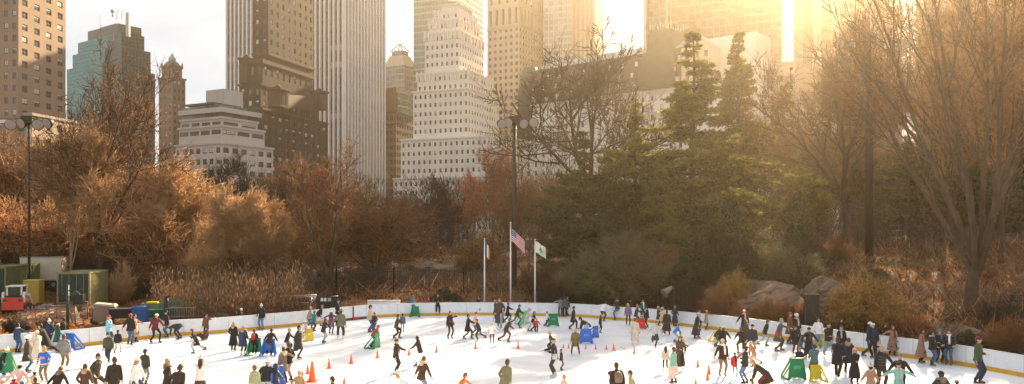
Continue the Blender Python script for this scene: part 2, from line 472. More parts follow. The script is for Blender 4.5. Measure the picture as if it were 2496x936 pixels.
class Bld:
    def __init__(s, name, label, cat, th, pxc, Y, wall, cap=95):
        s.o = empty(name, ((pxc - CX) / F * Y, Y, 0), 0, label, cat)
        s.th = R(th); s.Y = Y; s.wall = wall; s.wins = []; s.cap = cap
        s.u = Vector((-math.cos(s.th), math.sin(s.th), 0)); s.v = Vector((math.sin(s.th), math.cos(s.th), 0))
        s.nl = -s.v; s.nr = -s.u
    def zof(s, py, Y=None): return CH + (HY - py) / F * (Y or s.Y)
    def prism(s, pxl, pxc, pxr, back=0.0, depth=None):
        """corner, left length, right length of a block whose vertical edges show at these columns"""
        Y = s.Y + back; C = Vector(((pxc - CX) / F * Y, Y, 0))
        def ln(d, px):
            t = (px - CX) / F; den = d.x - t * d.y
            return (t * C.y - C.x) / den if abs(den) > 1e-6 else 0
        L = ln(s.u, pxl); W = ln(s.v, pxr) if pxr is not None else 0
        if W <= 0 or depth: W = depth or 18.0
        return C, L, W
    def L(s, p): return Vector(p) - s.o.location
    def box(s, C, L, W, z0, z1, name=None, m=None, out=0.0):
        """plain block (with metre UVs), returned as an object"""
        mb = MB(); u, v = s.u, s.v; C = C - u * out - v * out; L += 2 * out; W += 2 * out
        c = [C, C + u * L, C + u * L + v * W, C + v * W]
        ln = [L, W, L, W]
        for i in range(4):
            a, b = c[(i + 1) % 4], c[i]; w = ln[i]
            mb.quad(s.L(a) + Vector((0, 0, z0)), s.L(b) + Vector((0, 0, z0)), s.L(b) + Vector((0, 0, z1)), s.L(a) + Vector((0, 0, z1)),
                    0, [(0, z0), (w, z0), (w, z1), (0, z1)])
        mb.quad(*[s.L(p) + Vector((0, 0, z1)) for p in reversed(c)], 0, [(0, 0), (1, 0), (1, 1), (0, 1)])
        return mb.build(name or 'wall', m or s.wall, s.o)
    def tier(s, pxl, pxc, pxr, pyt, z0, back=0.0, bay=(4.0, 4.0), floor=3.4, wf=.45, hf=.5, style=1, depth=None, blinds=.2,
             rec=.25, parapet=.6, cornice=True, skip_top=0, sides='lr', wall=None, rmargin=0.0, topz=None):
        C, Ln, W = s.prism(pxl, pxc, pxr, back, depth)
        z1 = topz if topz is not None else s.zof(pyt, C.y)
        mb = MB(); u, v = s.u, s.v; Z = Vector((0, 0, 1))
        faces = [('l', C + u * Ln, -u, Ln, s.nl, bay[0]), ('r', C, v, W, s.nr, bay[1]),
                 ('b', C + v * W, u, Ln, v, None), ('s', C + u * Ln + v * W, -v, W, u, None)]
        for tg, P, d, w, n, by in faces:
            if by is None or tg not in sides:
                mb.quad(s.L(P) + Z * z0, s.L(P + d * w) + Z * z0, s.L(P + d * w) + Z * z1, s.L(P) + Z * z1)
                continue
            nx = max(1, int(round(w / by))); bw = w / nx; ww = bw * wf
            nz = max(1, int((z1 - z0 - .3 - skip_top) / floor)); zt = z1 - .5 - skip_top
            q = lambda x, z, r=0.0: s.L(P + d * x - n * r) + Z * z
            lastz = z1
            for k in range(nz):
                za = zt - k * floor - floor * (1 - hf) / 2; zb = za - floor * hf
                if zb < z0 + .1: break
                mb.quad(q(0, za), q(w, za), q(w, lastz), q(0, lastz))
                lastz = zb; x = 0
                for i in range(nx):
                    xa = i * bw + (bw - ww) / 2; xb = xa + ww
                    mb.quad(q(x, zb), q(xa, zb), q(xa, za), q(x, za)); x = xb
                    mb.quad(q(xa, zb), q(xa, zb, rec), q(xa, za, rec), q(xa, za)); mb.quad(q(xb, zb, rec), q(xb, zb), q(xb, za), q(xb, za, rec))
                    mb.quad(q(xa, zb), q(xb, zb), q(xb, zb, rec), q(xa, zb, rec)); mb.quad(q(xa, za, rec), q(xb, za, rec), q(xb, za), q(xa, za))
                    kd = 0 if random.random() > blinds else random.choice((1, 2))
                    c = q((xa + xb) / 2, (za + zb) / 2, rec - .02)
                    s.wins.append((c, window_mesh((round(s.th, 3), tg), ww, za - zb, d, n, style, kd)))
                mb.quad(q(x, zb), q(w, zb), q(w, za), q(x, za))
            mb.quad(q(0, z0), q(w, z0), q(w, lastz), q(0, lastz))
        c = [C, C + u * Ln, C + u * Ln + v * W, C + v * W]
        mb.quad(*[s.L(p) + Z * z1 for p in reversed(c)])
        mb.build('wall', wall or s.wall, s.o)
        if cornice:
            # projecting cornice band and a parapet
            s.box(C, Ln, W, z1 - .35, z1 + .35, 'cornice', wall or s.wall, out=.35)
        return C, Ln, W, z1
    def piers(s, C, Ln, W, z0, z1, pl, pr, w=.8, d=.5, m=None, name='pier'):
        for P, dr, ln, n, p in ((C + s.u * Ln, -s.u, Ln, s.nl, pl), (C, s.v, W, s.nr, pr)):
            if not p: continue
            k = max(2, int(round(ln / p)))
            me = None
            for i in range(k + 1):
                if me is None:
                    mb = MB(); mb.obox((0, 0, (z0 + z1) / 2), dr * w / 2, n * d / 2, (0, 0, (z1 - z0) / 2)); me = mb.mesh(name, m or s.wall)
                link(name, me, s.o, s.L(P + dr * ln * i / k + n * d / 2))
    def done(s):
        def vis(c):
            p = c + s.o.location; px = CX + p.x / p.y * F; py = HY - (p.z - CH) / p.y * F
            return -5 < px < 2500 and -3 < py < 600
        ws = [w for w in s.wins if vis(w[0])]; ws.sort(key=lambda w: w[0].y - w[0].z * .35)
        rest = ws[s.cap:] + [w for w in s.wins if not vis(w[0])]
        for c, me in ws[:s.cap]: link('window', me, s.o, c)
        if rest:
            Vs, Fs, Ms = [], [], []; b = 0
            cache = {}
            for c, me in rest:
                if me.name not in cache:
                    v = np.empty(len(me.vertices) * 3, np.float32); me.vertices.foreach_get('co', v)
                    f = np.empty(len(me.loops), np.int32); me.loops.foreach_get('vertex_index', f)
                    mi = np.empty(len(me.polygons), np.int32); me.polygons.foreach_get('material_index', mi)
                    cache[me.name] = (v.reshape(-1, 3), f.reshape(-1, 4), mi)
                v, f, mi = cache[me.name]
                Vs.append(v + np.array(c, np.float32)); Fs.append(f + b); Ms.append(mi); b += len(v)
            o = link('window', np_mesh('windows_far', np.concatenate(Vs), np.concatenate(Fs), [M_pane, M_blind, M_wframe], np.concatenate(Ms)), s.o)
            tag(o, kind='stuff')

def stone(name, rgb, var=.12): return mat(name, rgb, .85, var, .12, .25, bscale=1.5)
W_tan = stone('tan_brick', (.29, .195, .13)); W_lime = stone('white_limestone', (.80, .74, .64), .07)
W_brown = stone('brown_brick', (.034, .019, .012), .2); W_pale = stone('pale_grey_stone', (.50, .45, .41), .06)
W_white = stone('white_glazed_brick', (.80, .75, .66), .05); W_beige = stone('beige_granite', (.50, .39, .29), .08)
W_tile = stone('cupola_brick', (.26, .16, .10), .15); W_marble = stone('white_marble_pier', (.78, .76, .73), .06)
M_roofdk = mat('dark_slate_roof', (.05, .058, .045), .6, .25, .3); M_copper = mat('weathered_zinc_roof', (.36, .38, .35), .5, .15, .4)
M_lead = mat('grey_roof_metal', (.16, .15, .14), .5, .2)

# 1 far left tan brick tower with a setback
b = Bld('brick_tower', 'tall tan brick apartment tower with a stone ledge at the left edge of the skyline', 'building', 8, 45, 235, W_tan)
b.tier(-60, 33, 160, 285, 0, bay=(3.4, 5.0), floor=4.6, wf=.5, hf=.45, style=2, blinds=.35)
b.tier(-55, 45, 160, 0, b.zof(290), back=2.0, bay=(3.0, 4.7), floor=3.7, wf=.45, hf=.52, style=2, blinds=.45, topz=95)
for a in (0.2, .5, .8): # stone ledge brackets and roof garden shrubs stay with the tower
    pass
b.box(*b.prism(-60, 30, 165, -0.4), b.zof(300), b.zof(292), 'ledge', W_lime)
b.done()
b = Bld('stone_annex', 'low pale stone building with few windows just behind the leftmost lamp mast', 'building', 8, 78, 205, stone('annex_stone', (.36, .27, .19)), 60)
b.tier(60, 78, 205, 278, 0, bay=(3.5, 4.2), floor=4.2, wf=.35, hf=.5, style=1); b.done()

# 2 stepped teal glass tower
G_teal = grid_mat('teal_curtain_wall', (.016, .20, .18), (.012, .05, .045), 1.8, 1.9, .14, .16, metal=.75, rough=.12, gvar=.35)
b = Bld('glass_tower', 'stepped teal glass office tower with rooftop masts, left of the little cupola tower', 'building', 35, 272, 400, G_teal)
z = b.zof
C, L_, W_ = b.prism(163, 250, 300, 0); b.box(C, L_, W_, 0, z(150), 'curtain_wall')
C, L_, W_ = b.prism(177, 255, 300, 5); b.box(C, L_, W_, z(150), z(110), 'curtain_wall')
C, L_, W_ = b.prism(190, 272, 320, 10); b.box(C, L_, W_, z(112), z(72), 'curtain_wall')
G_dark = grid_mat('dark_shaded_glazing', (.006, .035, .030), (.004, .018, .016), 1.8, 1.9, .14, .16, metal=.4, rough=.1, gvar=.6)  # darker glazing, deepened further to paint in the right side's dim reflection
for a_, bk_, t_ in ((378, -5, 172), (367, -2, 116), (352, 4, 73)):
    C, L_, W_ = b.prism(244 if t_ > 80 else 262, 296, a_, bk_); b.box(C, L_, W_, 0, z(t_), 'dark_shaded_wing', G_dark)
M_tealdk = mat('dark_teal_panel', (.02, .045, .045), .35, .15)
C, L_, W_ = b.prism(214, 288, 345, 15); b.box(C, L_, W_, z(74), z(38), 'penthouse', M_tealdk)
b.box(C + b.u * L_ * .2 + b.v * 2, L_ * .5, W_ * .6, z(39), z(32), 'roof_plant', M_lead)
mb = MB(); c = b.L(at(312, 70, 402)); mb.obox(c + Vector((0, 0, 2)), (.8, 0, 0), (0, .8, 0), (0, 0, 6)); mb.build('flue', W_pale, b.o)
mb = MB(); c = b.L(at(274, 32, 415)); mb.tube([c - Vector((0, 0, 2)), c + Vector((0, 0, 1))], [.3, .3], 6); mb.ball(c + Vector((0, 0, 1)), 1.0, n=8, k=4)
for px in (285, 297): c = b.L(at(px, 38, 412)); mb.tube([c - Vector((0, 0, 2)), c + Vector((0, 0, 2)), c + Vector((1.5, 0, 3))], [.12, .12, .1], 5)
mb.build('antenna', M_lead, b.o)

# 3 small brick tower with a cupola
b = Bld('cupola_tower', 'small brown brick tower with a spired cupola and corner finials, alone against the sky', 'building', 25, 425, 350, W_tile, 80)
z = b.zof
C, L_, W_, zt = b.tier(387, 421, 452, 188, 0, bay=(2.6, 2.6), floor=3.4, wf=.5, hf=.5)
C, L_, W_, zt = b.tier(395, 421, 444, 160, zt, back=1.2, bay=(3.6, 4), floor=5, wf=.3, hf=.5)
cc = b.L(C + b.u * L_ / 2 + b.v * W_ / 2)
mb = MB(); ax = (b.u * L_ / 2, b.v * W_ / 2)
mb.obox(cc + Vector((0, 0, zt + 1.2)), ax[0] * .98, ax[1] * .98, (0, 0, 1.2), taper=.55)
mb.build('roof', M_lead, b.o)
mb = MB(); mb.tube([cc + Vector((0, 0, q)) for q in (zt + 2, zt + 4.2, zt + 4.3, zt + 5.2, z(125, C.y))], [1.7, 1.5, 1.3, .7, .12], 8)
mb.build('spire', M_copper, b.o)
for p in (C, C + b.u * L_, C + b.v * W_, C + b.u * L_ + b.v * W_):
    mb = MB(); q = b.L(p); mb.tube([q + Vector((0, 0, h)) for h in (zt - .5, zt + 1.2, zt + 2.6)], [.5, .4, .05], 6); mb.build('finial', W_tile, b.o)
b.done()

# 4 pale stepped apartment block
b = Bld('terraced_block', 'pale terraced apartment block with a windowless cube penthouse, below the brown tower', 'building', 28, 545, 260, W_pale, 95)
z = b.zof
C, L_, W_, zt = b.tier(428, 540, 666, 348, 0, bay=(3.3, 3.8), floor=3.6, wf=.62, hf=.5, style=2)
C1, L1, W1, z2 = b.tier(436, 540, 645, 306, zt, back=1.5, bay=(5.0, 7.5), floor=2.95, wf=.85, hf=.5, style=3, cornice=True)
C1, L1, W1, z3 = b.tier(440, 540, 628, 286, z2, back=3, bay=(5.0, 7.5), floor=2.95, wf=.8, hf=.5, style=3)
C1, L1, W1 = b.prism(445, 540, 634, 4); b.box(C1, L1, W1, z3, z(254, C1.y), 'glazed_storey', grid_mat('green_ribbon_glass', (.05, .10, .10), (.1, .1, .1), 2.2, 6, .12, .2, rough=.12, gvar=.5))
C2, L2, W2 = b.prism(434, 540, 638, 2); b.box(C2, L2, W2, z(272, C2.y), z(260, C2.y), 'roof_slab', W_pale)
C2, L2, W2 = b.prism(468, 520, 572, 8); b.box(C2, L2, W2, z(272), z(245), 'pavilion', M_dark); b.box(C2, L2, W2, z(246), z(241), 'pavilion_roof', M_roofdk, out=1.5)
C2, L2, W2 = b.prism(502, 545, 592, 10); b.box(C2, L2, W2, z(272), z(203), 'penthouse', grid_mat('ribbed_penthouse_wall', (.46, .43, .42), (.36, .33, .32), 1.2, 40, .12, .1, rough=.8, gvar=.05, spec=.2))
b.done()

# 5 white ribbed office slab behind
G_slab = grid_mat('dark_slab_glazing', (.018, .02, .025), (.055, .05, .048), 20, 3.9, .1, 1.2, rough=.15, gvar=.9, blind=(.4, .3, .2), pblind=.08)
b = Bld('ribbed_slab', 'wide white marble office slab with tall vertical ribs of dark glass, behind the brown tower', 'building', 24, 838, 360, W_marble)
C, L_, W_ = b.prism(555, 838, 935, 0); b.box(C, L_, W_, 0, 125, 'curtain_wall', G_slab)
b.piers(C, L_, W_, 0, 125.3, 2.55, 2.55, .82, 1.0, W_marble)

# 6 brown brick gothic tower
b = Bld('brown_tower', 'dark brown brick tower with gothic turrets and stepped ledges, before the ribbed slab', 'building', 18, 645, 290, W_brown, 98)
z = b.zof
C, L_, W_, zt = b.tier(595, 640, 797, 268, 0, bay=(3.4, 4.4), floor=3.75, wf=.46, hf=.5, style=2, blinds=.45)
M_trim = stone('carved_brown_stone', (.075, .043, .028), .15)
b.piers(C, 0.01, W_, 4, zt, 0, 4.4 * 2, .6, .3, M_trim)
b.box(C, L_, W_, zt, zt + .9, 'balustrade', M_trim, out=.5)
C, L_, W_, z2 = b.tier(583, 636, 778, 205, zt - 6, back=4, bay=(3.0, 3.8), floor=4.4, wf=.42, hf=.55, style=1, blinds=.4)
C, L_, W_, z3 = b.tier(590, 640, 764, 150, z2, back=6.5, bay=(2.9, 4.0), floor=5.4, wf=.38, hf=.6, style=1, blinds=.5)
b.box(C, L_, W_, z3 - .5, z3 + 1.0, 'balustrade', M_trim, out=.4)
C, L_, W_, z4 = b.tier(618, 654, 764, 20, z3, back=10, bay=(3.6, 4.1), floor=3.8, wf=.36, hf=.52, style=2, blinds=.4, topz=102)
b.box(C, L_, W_, z3 + 3.2, z3 + 4.3, 'ledge', M_trim, out=.5)
def turret(px, py0, py1, w, Y):
    p = b.L(at(px, py0, Y)); h = z(py1, Y); mb = MB(); zz = p.z
    mb.obox((p.x, p.y, (zz + h) / 2), b.u * w, b.v * w, (0, 0, (h - zz) / 2)); mb.obox((p.x, p.y, h + .5), b.u * w * 1.2, b.v * w * 1.2, (0, 0, .4))
    mb.tube([(p.x, p.y, h + .8), (p.x, p.y, h + 2.4)], [w * .9, .1], 8)
    for s in (-.45, .45):
        c = Vector((p.x, p.y, zz + (h - zz) * .5)) + b.nr * (w + .02) + b.v * w * s
        mb.obox(c, b.v * w * .22, b.nr * .05, (0, 0, (h - zz) * .33), 1)
    mb.build('turret', [M_trim, M_pane], b.o)
turret(678, 262, 222, 2.6, 286); turret(778, 268, 228, 2.4, 322); turret(600, 205, 148, 1.8, 300)
mb = MB(); c0 = b.L(at(700, 262, 290)); c1 = b.L(at(765, 266, 316)); mb.obox((c0 + c1) / 2 + Vector((0, 0, 2.2)), (c1 - c0) / 2, b.nr * .5, (0, 0, 2.6)); mb.build('loggia', W_brown, b.o)
b.done()

# 7 pyramid topped grey glass tower
G_grey = grid_mat('grey_banded_glass', (.10, .12, .14), (.26, .24, .23), 2.4, 3.8, .3, 1.3, rough=.2, gvar=.5)
b = Bld('pyramid_tower', 'distant grey banded tower with an open wire pyramid roof, right of the ribbed slab', 'building', 30, 985, 520, G_grey)
z = b.zof
C, L_, W_ = b.prism(935, 985, 1015, 0); b.box(C, L_, W_, 0, z(158), 'curtain_wall')
mb = MB(); cc = b.L(C + b.u * L_ / 2 + b.v * W_ / 2)
mb.obox(cc + Vector((0, 0, (z(158) + z(130)) / 2)), b.u * L_ / 2, b.v * W_ / 2, (0, 0, (z(130) - z(158)) / 2), taper=.62); mb.build('sloped_crown', W_beige, b.o)
b.box(C + b.u * L_ * .25 + b.v * W_ * .25, L_ * .5, W_ * .5, z(130), z(118), 'lantern', G_grey)
mb = MB(); ap = cc + Vector((0, 0, z(98)))
for i, j in ((-1, -1), (1, -1), (1, 1), (-1, 1)):
    q = cc + b.u * L_ * .3 * i + b.v * W_ * .3 * j + Vector((0, 0, z(119))); mb.bar(q, ap, .6)
mb.build('wire_pyramid', W_pale, b.o)

# 8 brown glass block before it
G_brn = grid_mat('bronze_banded_glass', (.03, .025, .02), (.10, .06, .04), 2.6, 3.7, .7, 1.5, rough=.15, gvar=.8)
b = Bld('bronze_block', 'low bronze and brown office block squeezed between the ribbed slab and the white stepped tower', 'building', 22, 968, 400, G_brn)
z = b.zof
C, L_, W_ = b.prism(925, 965, 1010, 0); b.box(C, L_, W_, 0, z(275), 'curtain_wall'); b.box(C, L_, W_, z(276), z(272), 'ledge', W_brown, out=.4)
C, L_, W_ = b.prism(925, 966, 1000, 5); b.box(C, L_, W_, z(275), z(208), 'upper_block', mat('brown_cladding', (.10, .065, .05), .5, .1))
C, L_, W_ = b.prism(966, 970, 1002, 4); b.box(C, L_, W_, z(274), z(222), 'glass_box', grid_mat('green_box_glass', (.06, .12, .10), (.08, .08, .07), 2, 3.6, .2, .4, rough=.15))

# 9 teal banded tower behind the white one
G_band = grid_mat('teal_banded_glass', (.015, .08, .085), (.20, .30, .29), 2.0, 4.1, .12, 1.3, metal=.1, rough=.15, gvar=.5)
b = Bld('banded_tower', 'teal glass tower with pale floor bands rising behind the white stepped tower', 'building', 20, 1090, 520, G_band)
C, L_, W_ = b.prism(1008, 1095, 1178, 0); b.box(C, L_, W_, 0, 175, 'curtain_wall')

# 10 white stepped tower
b = Bld('stepped_tower', 'white limestone art deco tower stepping up in tiers of small square windows to a crown', 'building', 22, 1175, 330, W_lime, 98)
z = b.zof; kw = dict(floor=3.75, wf=.42, hf=.46, style=1, blinds=.12, rec=.3)
C, L_, W_, zt = b.tier(959, 1190, 1262, 430, 0, bay=(2.55, 2.9), **kw)
C, L_, W_, za = b.tier(977, 1188, 1258, 332, zt, back=1, bay=(2.55, 2.9), **kw)
C, L_, W_, zb = b.tier(1007, 1142, 1215, 215, za, back=7, bay=(2.4, 2.6), **kw)
C, L_, W_, zc = b.tier(1017, 1142, 1201, 172, zb, back=9, bay=(2.4, 2.6), **kw)
C, L_, W_, zd = b.tier(1036, 1120, 1179, 75, zc, back=12, bay=(2.5, 2.6), **kw)
C, L_, W_, ze = b.tier(1047, 1119, 1167, 46, zd, back=14, bay=(2.5, 2.6), **kw)
C, L_, W_, zf = b.tier(1060, 1117, 1160, 24, ze, back=16, bay=(2.6, 2.6), cornice=False, **kw)
C, L_, W_, zg = b.tier(1076, 1115, 1150, 9, zf, back=18, bay=(2.6, 2.6), **kw)
C, L_, W_, _ = b.tier(1084, 1110, 1136, 2, zg, back=20, bay=(2.6, 2.6), wall=stone('crown_brick', (.40, .27, .18)), cornice=False, floor=2.0, wf=.3, hf=.5)
mb = MB(); c = b.L(at(1139, 10, 345)); mb.tube([c, c + Vector((0, 0, 9))], [.25, .12], 6); mb.build('flagpole', W_pale, b.o)
# crenellated pier caps along each tier edge
for (pl, pc, pr, py, bk, n1, n2) in ((1036, 1120, 1179, 75, 12, 9, 7), (1047, 1119, 1167, 46, 14, 8, 6), (1017, 1142, 1201, 172, 9, 12, 7), (1060, 1117, 1160, 24, 16, 6, 5)):
    C, L_, W_ = b.prism(pl, pc, pr, bk); zz = z(py, C.y)
    b.piers(C, L_, W_, zz - 3.2, zz + 1.0, L_ / n1, W_ / n2, .8, .45, W_lime, 'pier_cap')
b.done()

# 11 tall beige tower
G_be = W_beige
b = Bld('beige_tower', 'tall beige granite tower with long slots near its top, behind the central lamp mast', 'building', 30, 1266, 470, W_beige, 95)
z = b.zof; kw = dict(wf=.5, hf=.5, style=0, rec=.5, blinds=.0)
C, L_, W_, zt = b.tier(1188, 1266, 1345, 60, 0, bay=(3.6, 3.4), floor=4.0, **kw)
C, L_, W_, z2 = b.tier(1188, 1266, 1345, 8, zt, back=.1, bay=(4.2, 4.6), floor=12.0, wf=.42, hf=.8, style=0, rec=1.0, blinds=0, cornice=False)
b.tier(1188, 1266, 1345, 0, z2, back=.2, bay=(6, 6), floor=12, wf=.3, hf=.5, style=0, topz=150, cornice=False)
b.done()

# 12 hazy towers beyond
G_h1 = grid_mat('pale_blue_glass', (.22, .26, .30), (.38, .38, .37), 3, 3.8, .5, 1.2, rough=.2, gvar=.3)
b = Bld('pale_glass_tower', 'pale bluish gridded glass tower half hidden in the haze right of the beige granite tower', 'building', 20, 1385, 480, G_h1)
C, L_, W_ = b.prism(1325, 1398, 1425, 0); b.box(C, L_, W_, 0, 205, 'curtain_wall')
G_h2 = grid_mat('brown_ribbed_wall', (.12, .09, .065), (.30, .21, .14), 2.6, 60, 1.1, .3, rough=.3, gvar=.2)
b = Bld('ribbed_brown_tower', 'narrow brown ribbed tower left of the bright gap of sky above the mansard roof', 'building', 20, 1455, 460, G_h2)
C, L_, W_ = b.prism(1392, 1450, 1470, 0); b.box(C, L_, W_, 0, 195, 'curtain_wall')

# 13 white hotel with a dark mansard roof
b = Bld('mansard_hotel', 'white brick grand hotel with a steep dark mansard roof and small dormers, behind the pines', 'building', 40, 1745, 300, W_white, 98)
z = b.zof
C, L_, W_ = b.prism(1262, 1745, None, 0, 40)
zw = z(205); C, L_, W_, zt = b.tier(1262, 1745, None, 205, 0, bay=(4.3, 4.5), floor=3.9, wf=.3, hf=.55, style=1, blinds=.25, depth=40, sides='l')
b.box(C, L_, W_, zt - 9.2, zt - 8.6, 'string_course', W_white, out=.5)
b.box(C, L_, W_, zt - .2, zt + .8, 'balustrade', W_white, out=.8)
def frust(P, la, wa, z0, z1, inset, name, m):
    c = [P, P + b.u * la, P + b.u * la + b.v * wa, P + b.v * wa]; i = inset
    d = [P + b.u * i + b.v * i, P + b.u * (la - i) + b.v * i, P + b.u * (la - i) + b.v * (wa - i), P + b.u * i + b.v * (wa - i)]
    mb = MB(); q = lambda p, zz: b.L(p) + Vector((0, 0, zz))
    for k in range(4): mb.quad(q(c[(k + 1) % 4], z0), q(c[k], z0), q(d[k], z1), q(d[(k + 1) % 4], z1))
    mb.quad(*[q(p, z1) for p in reversed(d)]); mb.build(name, m, b.o)
z1 = z(116, C.y); z2 = z(60, C.y)
frust(C, L_, W_, zt + .6, z1 + 3, 3.2, 'mansard', M_roofdk)
frust(C + b.u * 3 + b.v * 3, L_ - 6, W_ - 6, z1 + 3, z1 + 7.5, 8, 'upper_roof', M_copper)
nd = 15
for row, (zz, ins) in enumerate(((zt + 3.2, .6), (zt + 8.0, 1.6), (zt + 12.5, 2.4))):
    for k in range(nd):
        c = b.L(C + b.u * (L_ * (k + .5 + .25 * (row % 2)) / nd) + b.v * (ins)) + Vector((0, 0, zz))
        mb = MB(); mb.obox(c, b.u * .95, b.v * .9, (0, 0, 1.25), 0); mb.obox(c - b.v * .93, b.u * .6, b.v * .04, (0, 0, .95), 1)
        mb.obox(c + Vector((0, 0, 1.45)), b.u * 1.2, b.v * 1.1, (0, 0, .2), 0)
        mb.build('dormer', [M_copper if row == 0 else M_roofdk, M_blind], b.o)
# corner turret at the far left end, gable tower and cresting at the right
p = C + b.u * (L_ - 4) + b.v * 4; mb = MB(); q = b.L(p)
mb.tube([q + Vector((0, 0, h)) for h in (zt - 14, zt + 4, zt + 12, z1 + 5)], [6.2, 6.0, 5.0, 3.2], 12, flat=[6.2, 6, 5, 3.2]); mb.build('corner_turret', M_roofdk, b.o)
Pg = C + b.u * 17 - b.v * 1.2
z3 = zt + 24.5
frust(Pg, 15, 16, zt + .6, z3, 2.6, 'pavilion_roof', M_roofdk)
mb = MB()
for k in range(9):
    for s in (0, 1):
        c = b.L(Pg + b.u * (2.8 + k * 1.17) + b.v * (2.8 if s == 0 else 13)) + Vector((0, 0, z3))
        mb.tube([c, c + Vector((0, 0, 1.6)), c + Vector((0, 0, 2.6 if k % 2 else 3.6))], [.22, .34, .04], 6)
mb.build('roof_cresting', mat('verdigris', (.30, .42, .34), .6, .2), b.o)
mb = MB(); c = b.L(Pg + b.u * 7 + b.v * 7) + Vector((0, 0, z3)); mb.tube([c, c + Vector((0, 0, 14))], [.25, .12], 6); mb.build('flagpole', W_pale, b.o)
Pg = C + b.u * 1.0 - b.v * .8
mb = MB(); g0_, g1_ = zt + .5, zt + 15; w = 13
c = lambda x, y, zz: b.L(Pg + b.u * x + b.v * y) + Vector((0, 0, zz))
mb.quad(c(w, 0, g0_), c(0, 0, g0_), c(0, 0, g1_), c(w, 0, g1_)); mb.quad(c(0, 0, g0_), c(0, 14, g0_), c(0, 14, g1_), c(0, 0, g1_)); mb.quad(c(w, 14, g0_), c(w, 0, g0_), c(w, 0, g1_), c(w, 14, g1_))
mb.poly([c(w, 0, g1_), c(0, 0, g1_), c(w / 2, 0, g1_ + 5)]); mb.quad(c(0, 0, g1_), c(0, 14, g1_), c(w / 2, 14, g1_ + 5), c(w / 2, 0, g1_ + 5)); mb.quad(c(w, 14, g1_), c(w, 0, g1_), c(w / 2, 0, g1_ + 5), c(w / 2, 14, g1_ + 5))
for i in range(3):
    for j in range(3):
        mb.obox(c(2.6 + i * 3.9, -.03, g0_ + 3 + j * 4.3), b.u * .7, b.v * .03, (0, 0, 1.2), 1)
mb.build('gable', [stone('cream_stone', (.62, .52, .38), .06), M_pane], b.o)
Pb = C + b.u * -13 + b.v * 6; b.box(Pb, 20, 14, 0, zt + 19, 'side_block', W_white)
b.done()
# low cream block between the stepped tower and the hotel
b = Bld('cream_pavilion', 'small cream classical block with a cornice between the stepped white tower and the mansard hotel', 'building', 20, 1240, 300, stone('cream_block_stone', (.66, .52, .34), .06), 40)
C, L_, W_, zt = b.tier(1210, 1228, 1275, 330, 0, bay=(4, 4), floor=4.5, wf=.3, hf=.5); b.done()

# 14 the big dark slab and its hazy neighbours
G_d1 = grid_mat('dark_bronze_glass', (.030, .024, .018), (.075, .055, .04), 3.0, 3.9, .3, .9, rough=.12, gvar=.4)
b = Bld('dark_slab', 'huge dark bronze glass slab rising above the mansard roof, behind the sun glow', 'building', 24, 1900, 380, G_d1)
C, L_, W_ = b.prism(1578, 1905, 1936, 0); b.box(C, L_, W_, 0, 178, 'curtain_wall')
b.box(C + b.u * (L_ + .6), 1.5, W_, 0, 178.3, 'edge_fin', W_pale)
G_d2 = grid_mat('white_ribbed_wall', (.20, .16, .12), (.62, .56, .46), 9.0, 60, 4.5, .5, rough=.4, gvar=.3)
b = Bld('pale_ribbed_tower', 'pale tower with broad vertical bands glowing in haze just right of the dark slab', 'building', 30, 2010, 400, G_d2)
C, L_, W_ = b.prism(1935, 2040, 2060, 0); b.box(C, L_, W_, 0, 190, 'curtain_wall')
b = Bld('brown_slab', 'hazy brown slab standing left of the narrow bright slot of sky at the upper right', 'building', 38, 2170, 330, grid_mat('brown_slab_wall', (.09, .065, .045), (.26, .18, .12), 3, 3.8, 1.0, 1.6, rough=.3, gvar=.4))
C, L_, W_ = b.prism(2045, 2172, 2176, 0, 20); b.box(C, L_, W_, 0, 150, 'curtain_wall')
b = Bld('dim_tower', 'dim brownish tower behind the giant bare tree, right of the slot of sky', 'building', 38, 2460, 270, grid_mat('dim_tower_wall', (.07, .05, .035), (.20, .14, .09), 3, 3.7, 1.1, 1.5, rough=.3, gvar=.4))
C, L_, W_ = b.prism(2232, 2452, 2460, 0, 24); b.box(C, L_, W_, 0, 134, 'curtain_wall')
b = Bld('corner_tower', 'far hazy tan block filling the extreme upper right corner behind bare twigs', 'building', 38, 2620, 300, grid_mat('corner_tower_wall', (.12, .09, .06), (.34, .26, .18), 3, 3.7, 1.1, 1.5, rough=.3, gvar=.4))
C, L_, W_ = b.prism(2455, 2620, 2625, 0, 24); b.box(C, L_, W_, 0, 165, 'curtain_wall')
b = Bld('white_side_block', 'white walled block with a flat top behind the right end of the mansard hotel', 'building', 40, 1960, 330, stone('side_block_brick', (.58, .48, .36), .08), 90)
C, L_, W_, zt = b.tier(1700, 1940, None, 150, 0, bay=(4, 4), floor=3.9, wf=.35, hf=.5, depth=30, sides='l'); b.done()
b = Bld('plain_white_block', 'blank white roof block between the hotel gable and the dark slab', 'building', 20, 1782, 400, stone('blank_white_wall', (.72, .68, .6), .03))
C, L_, W_ = b.prism(1700, 1778, 1784, 0); b.box(C, L_, W_, 0, b.zof(38), 'wall')
